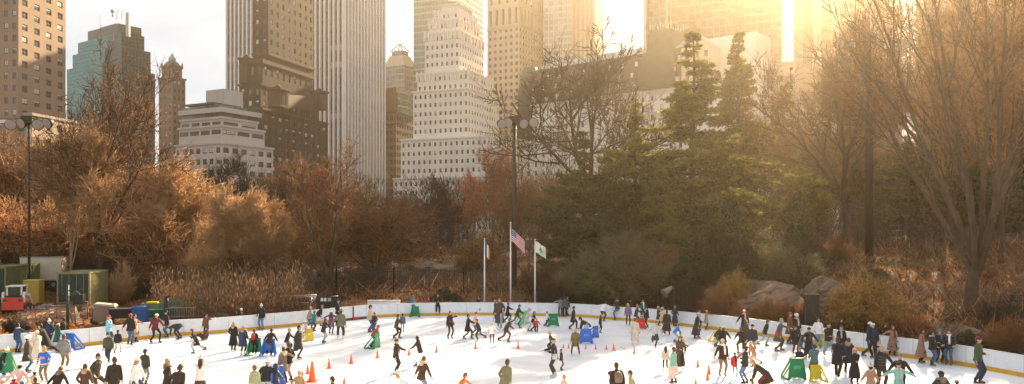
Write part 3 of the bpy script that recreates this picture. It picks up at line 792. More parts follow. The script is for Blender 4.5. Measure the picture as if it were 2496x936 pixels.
# ------------------------------------------------------------------ plants
RS = np.random.RandomState(11)
B_bark = mat('dark_bark', (.060, .037, .023), .9, .35, 2.0, .5)
B_grey = mat('grey_bark', (.16, .12, .09), .9, .3, 2.0, .5)
B_tanb = mat('tan_bark', (.30, .155, .07), .85, .35, 1.5, .3)
B_pale = mat('pale_birch_bark', (.30, .20, .12), .8, .25, 3.0, .2)
T_brown = mat('brown_twigs', (.080, .034, .013), .85, .3, .8)
T_rust = mat('rusty_twigs', (.23, .088, .026), .85, .35, .8)
T_dark = mat('dark_twigs', (.030, .018, .012), .85, .3, .8)
T_pale = mat('pale_twigs', (.44, .25, .11), .8, .3, .8)
T_olive = mat('olive_twigs', (.12, .10, .04), .85, .3, .8)
T_sunlit = mat('sunlit_tan_twigs', (.42, .20, .07), .8, .35, .8)
T_grey = mat('grey_brown_twigs', (.12, .080, .050), .85, .3, .8)
T_gold = mat('golden_twigs', (.42, .21, .055), .8, .3, .8)
L_red = mat('red_leaves', (.62, .13, .06), .7, .3, 1.5, trans=.45)
L_pink = mat('pink_leaves', (.70, .27, .17), .7, .25, 1.5, trans=.45)
L_dead = mat('dry_brown_leaves', (.33, .12, .035), .8, .35, 1.5, trans=.35)
N_dark = mat('dark_needles', (.034, .050, .020), .7, .4, .5, trans=.30)
N_green = mat('green_needles', (.12, .125, .034), .7, .35, .5, trans=.38)
N_sunlit = mat('sunlit_yellow_needles', (.27, .24, .055), .7, .35, .5, trans=.5)  # yellow sun on backlit needles is put into their colour
N_jun = mat('juniper_green', (.030, .040, .016), .8, .35, .6, trans=.22)
N_olive = mat('olive_leaves', (.085, .080, .030), .8, .35, .6, trans=.3)

def prisms(P0, P1, r0, r1=None):
    """three sided tapered twigs from P0 to P1 (arrays); pointed when r1 is None"""
    d = P1 - P0; L = np.linalg.norm(d, axis=1, keepdims=True) + 1e-9; d = d / L
    ref = np.where(np.abs(d[:, 2:3]) < .9, np.array([[0, 0, 1.]]), np.array([[1., 0, 0]]))
    x = np.cross(d, ref); x /= np.linalg.norm(x, axis=1, keepdims=True) + 1e-9; y = np.cross(d, x)
    n = len(P0); r0 = np.broadcast_to(np.asarray(r0, float).reshape(-1, 1), (n, 1))
    ring = [P0 + (x * math.cos(a) + y * math.sin(a)) * r0 for a in (0, 2.0944, 4.18879)]
    if r1 is None:
        V = np.stack(ring + [P1], 1).reshape(-1, 3); b = (np.arange(n) * 4)[:, None]
        T = np.concatenate([b + np.array([[0, 1, 3]]), b + np.array([[1, 2, 3]]), b + np.array([[2, 0, 3]])])
    else:
        r1 = np.broadcast_to(np.asarray(r1, float).reshape(-1, 1), (n, 1))
        ring2 = [P1 + (x * math.cos(a) + y * math.sin(a)) * r1 for a in (0, 2.0944, 4.18879)]
        V = np.stack(ring + ring2, 1).reshape(-1, 3); b = (np.arange(n) * 6)[:, None]
        tt = []
        for i in range(3):
            j = (i + 1) % 3; tt += [b + np.array([[i, j, j + 3]]), b + np.array([[i, j + 3, i + 3]])]
        T = np.concatenate(tt)
    return V, T

def blades(P, D, size, width):
    """small leaf faces (bent diamonds of two triangles) at P along D"""
    n = len(P); D = D / (np.linalg.norm(D, axis=1, keepdims=True) + 1e-9)
    r = RS.normal(size=(n, 3)); x = np.cross(D, r); x /= np.linalg.norm(x, axis=1, keepdims=True) + 1e-9
    s = np.asarray(size).reshape(-1, 1) * np.ones((n, 1)); w = np.asarray(width).reshape(-1, 1) * np.ones((n, 1))
    nn = np.cross(D, x)
    a = P; b = P + D * s * .5 + x * w * .5 + nn * w * .18; c = P + D * s; e = P + D * s * .5 - x * w * .5 + nn * w * .18
    V = np.stack([a, b, c, e], 1).reshape(-1, 3); i = (np.arange(n) * 4)[:, None]
    T = np.concatenate([i + np.array([[0, 1, 2]]), i + np.array([[0, 2, 3]])])
    return V, T

def join(parts):
    Vs, Ts, Ms = [], [], []; b = 0
    for k, (V, T, *m) in enumerate(parts):
        Vs.append(V); Ts.append(T + b); Ms.append(np.full(len(T), m[0] if m else 0)); b += len(V)
    return np.concatenate(Vs), np.concatenate(Ts), np.concatenate(Ms)

def rdir(n): v = RS.normal(size=(n, 3)); return v / np.linalg.norm(v, axis=1, keepdims=True)

def skeleton(h, fork=.25, nmain=4, spread=.6, r0=.35, levels=3, kids=(5, 5, 5), up=.25, wob=.12, lenr=(.62, .55, .5), seed=1, lean=(0, 0), vase=0.0):
    """limbs as polylines [(points, radii, level)]"""
    rn = random.Random(seed); out = []
    def grow(p, d, L, r, lv, n):
        pts = [p]; rad = [r]; dd = d.copy()
        for i in range(n):
            dd = (dd + Vector((rn.gauss(0, wob), rn.gauss(0, wob), rn.gauss(0, wob) + up * (.35 if lv else .1)))).normalized()
            p = p + dd * L / n; pts.append(p); rad.append(max(.032, r * (1 - .72 * (i + 1) / n)))
        out.append((pts, rad, lv)); return pts, rad
    base = Vector((0, 0, -.4)); tr = Vector((lean[0], lean[1], 1)).normalized()
    pts, rad = [base], [r0 * 1.35]; p = base; dd = tr
    for i in range(4):
        p = p + dd * (h * fork + .4) / 4; dd = (dd + Vector((rn.gauss(0, .05), rn.gauss(0, .05), 0))).normalized(); pts.append(p); rad.append(r0 * (1 - .07 * (i + 1)))
    out.append((pts, rad, 0)); top = pts[-1]
    mains = []
    for i in range(nmain):
        a = 2 * math.pi * (i + rn.random() * .6) / nmain; s = spread * (.6 + .7 * rn.random()) if i else spread * .25
        d = Vector((math.cos(a) * s, math.sin(a) * s, 1)).normalized()
        L = h * (1 - fork) * (1.05 if s < .5 else .95) * (.8 + .25 * rn.random())
        mains.append(grow(top - Vector((0, 0, rn.random() * h * fork * .3)), d, L, r0 * (.62 - .03 * nmain + .1 * rn.random()), 1, 7))
    cur = mains
    for lv in range(2, levels + 2):
        nxt = []; k = kids[lv - 2]
        for pts, rad in cur:
            Lp = sum((pts[i + 1] - pts[i]).length for i in range(len(pts) - 1))
            for q in range(k):
                t = .22 + .74 * (q + rn.random()) / k; f = t * (len(pts) - 1); i = int(f); g = f - i
                p = pts[i].lerp(pts[i + 1], g); r = rad[i] * (1 - g) + rad[i + 1] * g
                d0 = (pts[i + 1] - pts[i]).normalized()
                side = Vector((rn.gauss(0, 1), rn.gauss(0, 1), rn.gauss(0, .7))); side = (side - d0 * side.dot(d0)).normalized()
                d = (d0 * (.75 + vase) + side * (.75)).normalized()
                nxt.append(grow(p, d, Lp * lenr[lv - 2] * (1.15 - .6 * t), r * .62, lv, 5 if lv < 4 else 3))
        cur = nxt
    return out

def twig_cloud(limbs, n4, n5, L4, L5, r4=.018, r5=.011, droop=0.0, up=.3, leaves=0, leafsize=.16, minlv=2, leafup=0.0):
    seg0, seg1 = [], []
    for pts, rad, lv in limbs:
        if lv >= minlv:
            for i in range(len(pts) - 1): seg0.append(pts[i]); seg1.append(pts[i + 1])
    A = np.array(seg0); B = np.array(seg1); ln = np.linalg.norm(B - A, axis=1); pr = ln / ln.sum()
    idx = RS.choice(len(A), n4, p=pr); t = RS.rand(n4, 1)
    P = A[idx] * (1 - t) + B[idx] * t; d0 = (B - A)[idx] / ln[idx][:, None]
    D = d0 * .6 + rdir(n4) * .8 + np.array([[0, 0, up - droop]]); D /= np.linalg.norm(D, axis=1, keepdims=True)
    L = L4 * (.5 + RS.rand(n4, 1)); M = P + D * L * .55
    D2 = D + rdir(n4) * .35 + np.array([[0, 0, (up - 2 * droop) * .5]]); D2 /= np.linalg.norm(D2, axis=1, keepdims=True); E = M + D2 * L * .45
    big = [prisms(P, M, r4, r4 * .7), prisms(M, E, r4 * .7, r4 * .35)]; parts = []
    i5 = RS.choice(n4, n5); t = RS.rand(n5, 1); half = RS.rand(n5, 1) < .5
    Q = np.where(half, P[i5] * (1 - t) + M[i5] * t, M[i5] * (1 - t) + E[i5] * t)
    D5 = D2[i5] * .6 + rdir(n5) * .75 + np.array([[0, 0, up * .7 - droop]]); D5 /= np.linalg.norm(D5, axis=1, keepdims=True)
    E5 = Q + D5 * L5 * (.4 + RS.rand(n5, 1)); parts.append(prisms(Q, E5, r5))
    parts = [(v, tt, 0) for v, tt in parts] + [(v, tt, 2) for v, tt in big]
    if leaves:
        k = RS.choice(n5, leaves); t = RS.rand(leaves, 1); LP = Q[k] * (1 - t) + E5[k] * t
        v, tt = blades(LP, rdir(leaves) + np.array([[0, 0, -.4 + leafup]]), leafsize * (.6 + RS.rand(leaves)), leafsize * .7); parts.append((v, tt, 1))
    return join(parts)

def limb_mesh(limbs, m, maxlv=9):
    mb = MB()
    for pts, rad, lv in limbs:
        if lv <= maxlv: mb.tube(pts, rad, 8 if lv < 2 else (6 if lv == 2 else 4), caps=False)
    return mb.mesh('trunk', m)

def bare(name, h, sk, tc, bark, twig, leaf=None, big=None):
    big = big or {'rusty_twigs': T_sunlit, 'brown_twigs': T_rust, 'golden_twigs': T_pale}.get(twig.name, twig)  # thicker twigs take a paler colour that stands in for sunlit strands
    limbs = skeleton(h, **sk); V, T, M = twig_cloud(limbs, **tc)
    return (limb_mesh(limbs, bark), np_mesh('crown', V, T, [twig, leaf or twig, big or twig], M), float(np.percentile(V[:, 2], 99.7)))

PROTO = {}
def proto(key, fn):
    if key not in PROTO: PROTO[key] = fn()
    return PROTO[key]
SPREAD = dict(fork=.22, nmain=5, spread=.75, r0=.36, kids=(6, 5, 4), up=.22, seed=3)
VASE = dict(fork=.14, nmain=8, spread=.42, r0=.60, kids=(5, 5, 4), up=.10, vase=.6, wob=.07, lenr=(.5, .5, .5), seed=5)
UPR = dict(fork=.2, nmain=4, spread=.35, r0=.22, kids=(6, 5, 4), up=.3, seed=8, lenr=(.5, .5, .5))
ROUND = dict(fork=.12, nmain=6, spread=.95, r0=.28, kids=(6, 5, 4), up=.12, seed=12, lenr=(.6, .55, .5))
TWO = dict(fork=.05, nmain=3, spread=.5, r0=.34, kids=(6, 5, 4), up=.15, vase=.4, seed=21, wob=.09, lenr=(.45, .5, .5))
TC = dict(n4=1300, n5=2600, L4=1.6, L5=1.0, r4=.036, r5=.024)
TCD = dict(n4=1700, n5=3400, L4=1.6, L5=1.0, r4=.038, r5=.026)
TCF = dict(n4=1700, n5=3200, L4=1.9, L5=1.1, r4=.042, r5=.028, up=.45)
PR = {
 'oakdark': lambda: bare('a', 19, dict(SPREAD, seed=4, lean=(.06, 0), spread=.62, kids=(7, 6, 5)), dict(TCD, n4=1900, n5=3200, r4=.032, r5=.022), B_bark, T_rust, big=T_brown),
 'oak': lambda: bare('b', 17, dict(SPREAD, seed=9), TCD, B_bark, T_brown),
 'elm': lambda: bare('c', 26, VASE, dict(TCD, n4=1500, n5=2400, r4=.034, r5=.022), B_bark, T_brown),
 'bigelm': lambda: bare('c2', 26, dict(SPREAD, seed=33, fork=.3, r0=.5, spread=.8, kids=(7, 6, 4)), dict(TCD, n4=2600, n5=6000), B_bark, T_brown),
 'spreadelm': lambda: bare('c3', 19, dict(SPREAD, seed=17, fork=.42, nmain=7, r0=.4, spread=1.15, up=.14, kids=(6, 5, 4)), dict(TC, n4=1100, n5=2200, r4=.028, r5=.018), B_bark, T_grey, big=T_grey),
 'upright': lambda: bare('d', 15, UPR, TCD, B_bark, T_rust),
 'round': lambda: bare('e', 11, ROUND, dict(TCF, n4=1300, n5=2400), B_bark, T_brown, big=T_sunlit),
 'rounddark': lambda: bare('e2', 12, dict(ROUND, seed=15, fork=.28, spread=.7), TCF, B_bark, T_dark),
 'dome': lambda: bare('e3', 11, dict(ROUND, seed=19, spread=1.15, nmain=8), dict(TCF, n4=2600, n5=5200, droop=.3), B_bark, T_brown),
 'twin': lambda: bare('f', 18, TWO, TC, B_bark, T_brown),
 'birch': lambda: bare('g', 13, dict(UPR, seed=31, r0=.16, spread=.3), dict(TCD, n4=3500, n5=9000), B_pale, T_pale),
 'fuzzy': lambda: bare('h', 13, dict(ROUND, seed=41, spread=.6, fork=.18), dict(TCF, n4=1300, n5=2400), B_bark, T_brown, big=T_sunlit),
 'fuzzybrown': lambda: bare('h2', 14, dict(ROUND, seed=43, spread=.55, fork=.2), dict(TCF, n4=1900, n5=3600), B_grey, T_brown),
 'redleaf': lambda: bare('i', 14, dict(UPR, seed=51, spread=.4), dict(TCD, leaves=9000, leafsize=.24), B_grey, T_rust, L_red),
 'pinkleaf': lambda: bare('j', 15, dict(UPR, seed=57, spread=.42, nmain=6), dict(TCD, leaves=12000, leafsize=.20), B_grey, T_rust, L_pink),
 'deadleaf': lambda: bare('k', 9, dict(ROUND, seed=61), dict(TCD, leaves=9000, leafsize=.17), B_bark, T_rust, L_dead),
 'weep': lambda: bare('l', 10, dict(ROUND, seed=67, spread=.9), dict(TCF, droop=.4, n4=1500, n5=2600), B_tanb, T_rust, big=T_gold),  # golden twigs carry the sun's glow in their colour
}

def conifer(h, wbase, seed, tiers, taper='cone', z0f=.08, r0=.3, droop=.12, needle=(N_dark, N_green), density=1.0, bl=.34, gap=0.0):
    rs = np.random.RandomState(seed); rn = random.Random(seed)
    tr = MB(); tr.tube([(rn.gauss(0, .05), rn.gauss(0, .05), z) for z in np.linspace(-.4, h, 9)], list(np.linspace(r0, .03, 9)), 8, caps=False)
    NP, ND = [], []; TP0, TP1 = [], []
    for i in range(tiers):
        f = (i + rn.random() * .5) / tiers; z = h * (z0f + (1 - z0f) * f)
        prof = (1 - f) ** 1.05 if taper == 'cone' else (math.sin(min(1, f * 1.15 + .18) * math.pi) ** .7 * .9 + .08)
        nb = 6 if f < .8 else 4
        for k in range(nb):
            if rn.random() < gap: continue
            a = rn.random() * 6.283; L = wbase * max(.06, prof) * (.6 + .6 * rn.random()); hz = np.array([math.cos(a), math.sin(a), 0])
            n = 6; pts = [np.array([0, 0, z])]; up0 = .25 - .2 * (1 - f)
            for j in range(n):
                t = (j + 1) / n; pts.append(np.array([0, 0, z]) + hz * L * t + np.array([0, 0, L * (up0 * t - droop * 2.2 * t * t + .12 * t ** 4)]))
            tr.tube([Vector(p) for p in pts], list(np.linspace(.05 + .02 * L, .01, n + 1)), 4, caps=False)
            lat = np.array([-hz[1], hz[0], 0])
            m = int(30 * L * density) + 8
            t = rs.rand(m) ** .7 * .92 + .08; fi = t * n; ii = np.minimum(fi.astype(int), n - 1); g = (fi - ii)[:, None]
            Pb = np.array(pts)[ii] * (1 - g) + np.array(pts)[ii + 1] * g
            s = rs.choice([-1, 1], m)[:, None]; lw = (.32 * L * (1.15 - t) + .12)[:, None] * (.4 + .8 * rs.rand(m, 1))
            De = lat[None] * s * .85 + hz[None] * .6 + rs.normal(size=(m, 3)) * .26 + np.array([[0, 0, -.02]])
            Ee = Pb + De * lw; TP0.append(Pb); TP1.append(Ee)
            q = 7; tt = rs.rand(m, q, 1); NN = Pb[:, None] * (1 - tt) + Ee[:, None] * tt
            NP.append(NN.reshape(-1, 3)); ND.append((np.repeat(De[:, None], q, 1) + rs.normal(size=(m, q, 3)) * .55 + np.array([0, 0, .25])).reshape(-1, 3))
    P = np.concatenate(NP); D = np.concatenate(ND)
    v1, t1 = blades(P, D, bl * (.6 + .7 * RS.rand(len(P))), bl * .30)
    v2, t2 = prisms(np.concatenate(TP0), np.concatenate(TP1), .012)
    mi = (RS.rand(len(P)) < .5).astype(int); mi = np.concatenate([mi, mi])
    V = np.concatenate([v1, v2]); T = np.concatenate([t1, t2 + len(v1)]); M = np.concatenate([mi, np.full(len(t2), 2)])
    return tr.mesh('trunk', B_bark), np_mesh('crown', V, T, [*needle, T_dark], M), h
PR['pine'] = lambda: conifer(14, 5.0, 3, 21, 'round', .12, .3, .05, (N_dark, N_green), 1.0, .32, .25)
PR['pinesunlit'] = lambda: conifer(12, 4.2, 13, 20, 'round', .15, .22, .05, (N_green, N_sunlit), 1.0, .32, .2)
PR['spruce'] = lambda: conifer(20, 6.6, 5, 34, 'cone', .05, .35, .14, (N_green, N_sunlit), .85, .36, .24)
PR['fir'] = lambda: conifer(18, 4.6, 7, 36, 'cone', .1, .3, .1, (N_green, N_sunlit), 1.0, .34, .25)
PR['smallspruce'] = lambda: conifer(6, 1.9, 9, 16, 'cone', .02, .12, .1, (N_dark, N_green), 1.5, .22)

def shrub(h, w, seed, stems, twigs, twmat, stemmat=None, leaves=0, leafmat=None, leafsize=.1, arch=.5, r=.013, flat=.8):
    """many stems fanning out of the ground with twigs on them"""
    rs = np.random.RandomState(seed)
    a = rs.rand(stems) * 6.283; rad = rs.rand(stems) ** .6
    B0 = np.stack([np.cos(a) * rad * w * .22, np.sin(a) * rad * w * .22 * flat, np.full(stems, -.15)], 1)
    ex = rs.rand(stems) * .9
    top = np.stack([np.cos(a) * rad * w * .5 * (1 + .2 * ex), np.sin(a) * rad * w * .5 * flat, h * (1 - .5 * rad ** 2) * (.4 + .75 * rs.rand(stems))], 1)
    mid = (B0 + top) / 2 + np.array([[0, 0, 1.]]) * (arch * .25 * h * rad)[:, None] + rs.normal(size=(stems, 3)) * .06 * h
    s1 = prisms(B0, mid, .022 + .012 * rs.rand(stems), .014); s2 = prisms(mid, top, .014, .006)
    stem = join([s1, s2]); i = rs.choice(stems, twigs); t = rs.rand(twigs, 1); hf = rs.rand(twigs, 1) < .35
    P = np.where(hf, B0[i] * (1 - t) * .5 + mid[i] * (t * .5 + .5), mid[i] * (1 - t) + top[i] * t); P[:, 2] = np.maximum(P[:, 2], .05)
    D = (top - mid)[i]; D /= np.linalg.norm(D, axis=1, keepdims=True) + 1e-9; D = D * .8 + rs.normal(size=(twigs, 3)) * .5
    D /= np.linalg.norm(D, axis=1, keepdims=True); E = P + D * h * .22 * (.4 + rs.rand(twigs, 1))
    parts = [(*prisms(P, E, r), 0)]
    if leaves:
        k = rs.choice(twigs, leaves); t = rs.rand(leaves, 1); LP = P[k] * (1 - t) + E[k] * t
        parts.append((*blades(LP, rdir(leaves) + np.array([[0, 0, .3]]), leafsize * (.6 + .8 * rs.rand(leaves)), leafsize * .6), 1))
    V, T, M = join(parts)
    return np_mesh('stems', stem[0], stem[1], stemmat or twmat), np_mesh('foliage', V, T, [twmat, leafmat or twmat], M), float(np.percentile(V[:, 2], 99.5))
def evergreen(h, w, seed, n, mats_, pointed=.5, bl=.22, clumps=14, flat=.8):
    """evergreen shrub of upright sprays gathered in uneven clumps round short stems"""
    rs = np.random.RandomState(seed)
    c = []; 
    for k in range(clumps):
        a = rs.rand() * 6.283; r_ = rs.rand() ** .6 * w * .38; hh = h * (1 - (r_ / (w * .5)) ** 1.4 * .75) * (.65 + .35 * rs.rand())
        c.append((math.cos(a) * r_, math.sin(a) * r_ * flat, hh, w * (.13 + .1 * rs.rand())))
    c.append((0, 0, h, w * .2)); P = []; D = []
    for (x, y, hh, rr) in c:
        m = n // len(c); zt = rs.rand(m); q = rs.rand(m) * 6.283
        prof = (1 - zt) ** pointed * (.35 + .65 * np.minimum(1, zt * 4 + .3))
        rad = rr * prof * (.55 + .6 * rs.rand(m))
        P.append(np.stack([x + np.cos(q) * rad * 1.2, y + np.sin(q) * rad * 1.2, zt * hh], 1)); D.append(np.stack([np.cos(q) * .5, np.sin(q) * .5, np.full(m, .8)], 1) + rs.normal(size=(m, 3)) * .4)
    P = np.concatenate(P); D = np.concatenate(D)
    V, T = blades(P, D, bl * (.5 + rs.rand(len(P))), bl * .35); mi = (rs.rand(len(P)) < .35).astype(int)
    B0 = np.array([[x * .3, y * .3, -.1] for x, y, hh, rr in c]); B1 = np.array([[x, y, hh * .7] for x, y, hh, rr in c])
    sv, st = prisms(B0, B1, .05, .02)
    return np_mesh('stems', sv, st, B_bark), np_mesh('foliage', V, T, mats_, np.concatenate([mi, mi])), h
PR['bush'] = lambda: shrub(3.0, 4.2, 1, 90, 7000, T_brown)
PR['bushrust'] = lambda: shrub(3.2, 4.2, 2, 90, 7000, T_rust, B_grey, 1500, L_dead, .1)
PR['bushgold'] = lambda: shrub(2.6, 4.0, 3, 120, 8000, T_gold, T_pale, 6000, mat('gold_leaves', (.27, .165, .04), .8, .4, 1, trans=.4), .16)
PR['bushdark'] = lambda: shrub(2.6, 4.0, 4, 80, 7000, T_dark)
PR['bushpale'] = lambda: shrub(4.0, 3.6, 6, 60, 4500, T_pale)
PR['bushred'] = lambda: shrub(1.6, 2.6, 7, 60, 3500, T_rust, None, 2500, L_red, .09)
PR['olive'] = lambda: shrub(3.4, 5.0, 8, 110, 9000, T_olive, None, 7000, N_olive, .12, arch=.9)
PR['juniper'] = lambda: evergreen(5.0, 5.0, 1, 22000, [N_jun, N_dark], .55, .26)
PR['lowgreen'] = lambda: evergreen(1.3, 2.6, 2, 9000, [N_dark, N_green], .7, .14)
PR['lowpine'] = lambda: evergreen(1.6, 3.2, 4, 9000, [mat('blue_grey_needles', (.045, .055, .04), .8, .3), N_dark], .8, .16, 18)

def plant(key, px, Y, top, label, cat='tree', name='bare_tree', w=1.0, rz=None, group=None, dz=0.0):
    """one tree or bush; top = photo row its tip reaches"""
    tr, cr, h0 = proto(key, PR[key]); p = spot(px, Y); p.z += dz
    zt = CH + (HY - top) / F * Y; s = max(.15, (zt - p.z) / h0)
    o = empty(name, p, rz if rz is not None else (px * 1.7) % 6.28, label, cat, group)
    o.scale = (s * w, s * w, s)
    bush = cat in ('bush', 'shrub')
    link('stems' if bush else 'trunk', tr, o); link('foliage' if bush else 'crown', cr, o)
    return o

TREES = [
 # left bank, front to back
 ('oakdark', 240, 70.5, 138, 'large dark bare oak with a forked trunk before the teal glass tower', 'bare_tree', .72),
 ('birch', 172, 70, 300, 'thin pale leaning sapling between the leftmost lamp mast and the big dark oak', 'sapling', .8),
 ('fuzzy', 20, 84, 318, 'dense rusty bare tree at the extreme left edge behind the first green container', 'bare_tree', 1.1),
 ('fuzzybrown', 105, 88, 342, 'bushy brown bare tree right behind the leftmost lamp mast', 'bare_tree', 1.1),
 ('deadleaf', 60, 72, 500, 'low tree holding dry brown leaves above the cream tank trailer', 'leafy_tree', 1.3),
 ('deadleaf', 245, 76, 515, 'low tree with dry copper leaves at the foot of the big dark oak', 'leafy_tree', 1.3),
 ('round', -40, 74, 470, 'rounded rusty bare tree cut by the left edge of the photo', 'bare_tree', 1.2),
 ('fuzzy', 330, 90, 395, 'rusty twiggy tree just right of the big dark oak, half behind it', 'bare_tree', 1.0),
 ('birch', 430, 76, 395, 'pale barked slender tree with a light trunk standing above the reeds', 'birch_tree', 1.15),
 ('round', 375, 74, 520, 'low rounded rusty tree left of the pale barked slender tree', 'bare_tree', 1.1),
 ('fuzzy', 480, 88, 438, 'orange brown twiggy tree in front of the pale terraced apartment block', 'bare_tree', 1.0),
 ('rounddark', 540, 108, 372, 'small dark bare tree outlined against the pale terraced block', 'dark_tree', .9),
 ('rounddark', 640, 125, 462, 'round dark crowned tree below the brown brick tower', 'dark_tree', 1.1),
 ('fuzzy', 700, 130, 392, 'tall fuzzy orange tree below the base of the brown gothic tower', 'bare_tree', 1.3),
 ('birch', 603, 72, 455, 'pale sapling with upright whip-like stems left of the golden weeping tree', 'sapling', .9),
 ('birch', 655, 74, 478, 'thin silvery sapling standing within the golden weeping tree', 'sapling', .8),
 ('weep', 668, 80, 500, 'golden weeping tree glowing in the sun above the iron fence', 'weeping_tree', 1.2),
 ('weep', 600, 84, 520, 'smaller golden brown weeping tree behind the reeds', 'weeping_tree', 1.1),
 ('twin', 805, 67, 340, 'tall dark bare tree with trunks splitting near the ground behind the aluminium frames', 'bare_tree', .85),
 ('redleaf', 772, 118, 400, 'tree with a bright orange red top before the ribbed slab', 'leafy_tree', .45),
 ('fuzzy', 870, 112, 435, 'rusty bare tree below the right half of the ribbed slab', 'bare_tree', 1.1),
 ('dome', 920, 78, 480, 'wide low dome shaped brown tree with drooping twigs left of the rock path', 'bare_tree', 1.05),
 ('fuzzybrown', 985, 122, 470, 'brown bare tree below the white stepped tower, left of the small dark one', 'bare_tree', 1.0),
 ('rounddark', 1073, 112, 428, 'small dark tree with a round crown before the white stepped tower', 'dark_tree', .8),
 ('pinkleaf', 1200, 104, 360, 'tree with pink red leaves rising between the white stepped tower and the central lamp mast', 'leafy_tree', .75),
 ('pinkleaf', 1148, 112, 432, 'shorter pinkish leaved tree left of the tall pink one', 'leafy_tree', .75),
 ('fuzzybrown', 1290, 96, 425, 'brown twiggy tree just right of the central lamp mast', 'bare_tree', .9),
 ('fuzzy', 1245, 112, 470, 'rusty low tree directly behind the central lamp mast', 'bare_tree', .9),
 ('round', 1180, 86, 560, 'low rusty tree on the slope behind the blue flag', 'bare_tree', .9),
 # centre
 ('spreadelm', 1448, 88, 66, 'wide spreading bare elm with curved limbs in front of the white hotel', 'elm_tree', .92),
 ('pine', 1425, 76, 318, 'dark layered pine right of the flagpoles, with flat tiers of boughs', 'pine_tree', 1.05),
 ('pinesunlit', 1548, 80, 240, 'sunlit yellow green small pine between the dark layered pine and the tall spruce', 'pine_tree', .9),
 ('pine', 1520, 70, 420, 'lower dark pine between the layered pine and the tall spruce', 'pine_tree', .9),
 ('spruce', 1690, 74, 72, 'tallest conical spruce with golden edges in the middle of the glow', 'spruce_tree', 1.22),
 ('fir', 1800, 88, 78, 'soft green fir directly right of the tallest spruce', 'fir_tree', 1.0),
 ('spruce', 1610, 68, 370, 'shorter spruce leaning on the left side of the tallest spruce', 'spruce_tree', 1.1),
 ('juniper', 1782, 62, 492, 'big dark juniper mound with bright tips right of the tall spruce', 'juniper', 1.0),
 ('juniper', 1700, 61, 560, 'dark spreading juniper below the tall spruce', 'juniper', 1.2),
 ('juniper', 1955, 66, 492, 'dark pointed juniper pair standing left of the tall right lamp mast', 'juniper', .8),
 # right bank
 ('bigelm', 2068, 78, 48, 'large bare tree with heavy curved limbs just left of the tall right lamp mast', 'bare_tree', 1.0),
 ('fuzzybrown', 1870, 105, 290, 'bare brown tree behind the two junipers, dim in the glow', 'bare_tree', 1.1),
 ('fuzzybrown', 1990, 112, 310, 'hazy bare tree behind the large tree left of the right lamp mast', 'bare_tree', 1.1),
 ('fuzzy', 2150, 108, 280, 'hazy bare tree behind the tall right lamp mast', 'bare_tree', 1.0),
 ('pinesunlit', 1950, 84, 350, 'small yellow lit pine behind the dark pointed juniper', 'pine_tree', .8),
 ('pine', 2215, 84, 330, 'layered green pine behind the iron fence, right of the right lamp mast', 'pine_tree', 1.15),
 ('pinesunlit', 2280, 90, 250, 'sunlit golden pine between the layered pine and the giant bare tree', 'pine_tree', 1.1),
 ('elm', 2365, 49, -330, 'giant bare tree with a thick trunk and fanning limbs close to the right boards', 'elm_tree', .80),
 ('upright', 2440, 60, -60, 'slim bare tree right of the giant tree trunk, near the right edge', 'bare_tree', .7),
 ('upright', 2318, 72, 40, 'slim dark bare tree left of the giant tree trunk, by the iron fence', 'bare_tree', .7),
 ('pinesunlit', 2440, 84, 180, 'sunlit golden pine behind the slim tree at the right edge', 'pine_tree', 1.2),
 ('pine', 2525, 78, 150, 'dark pine cut by the right edge of the photo', 'pine_tree', 1.2),
 ('bigelm', 2560, 88, -120, 'tall bare tree beyond the right edge whose limbs fill the upper right corner', 'bare_tree', 1.0),
 ('spreadelm', 2290, 92, -80, 'tall bare tree behind the golden pine, its crown before the bright slot of sky', 'bare_tree', .9),
]
for key, px, Y, top, lab, nm, w in TREES:
    plant(key, px, Y, top, lab, 'tree', nm, w)

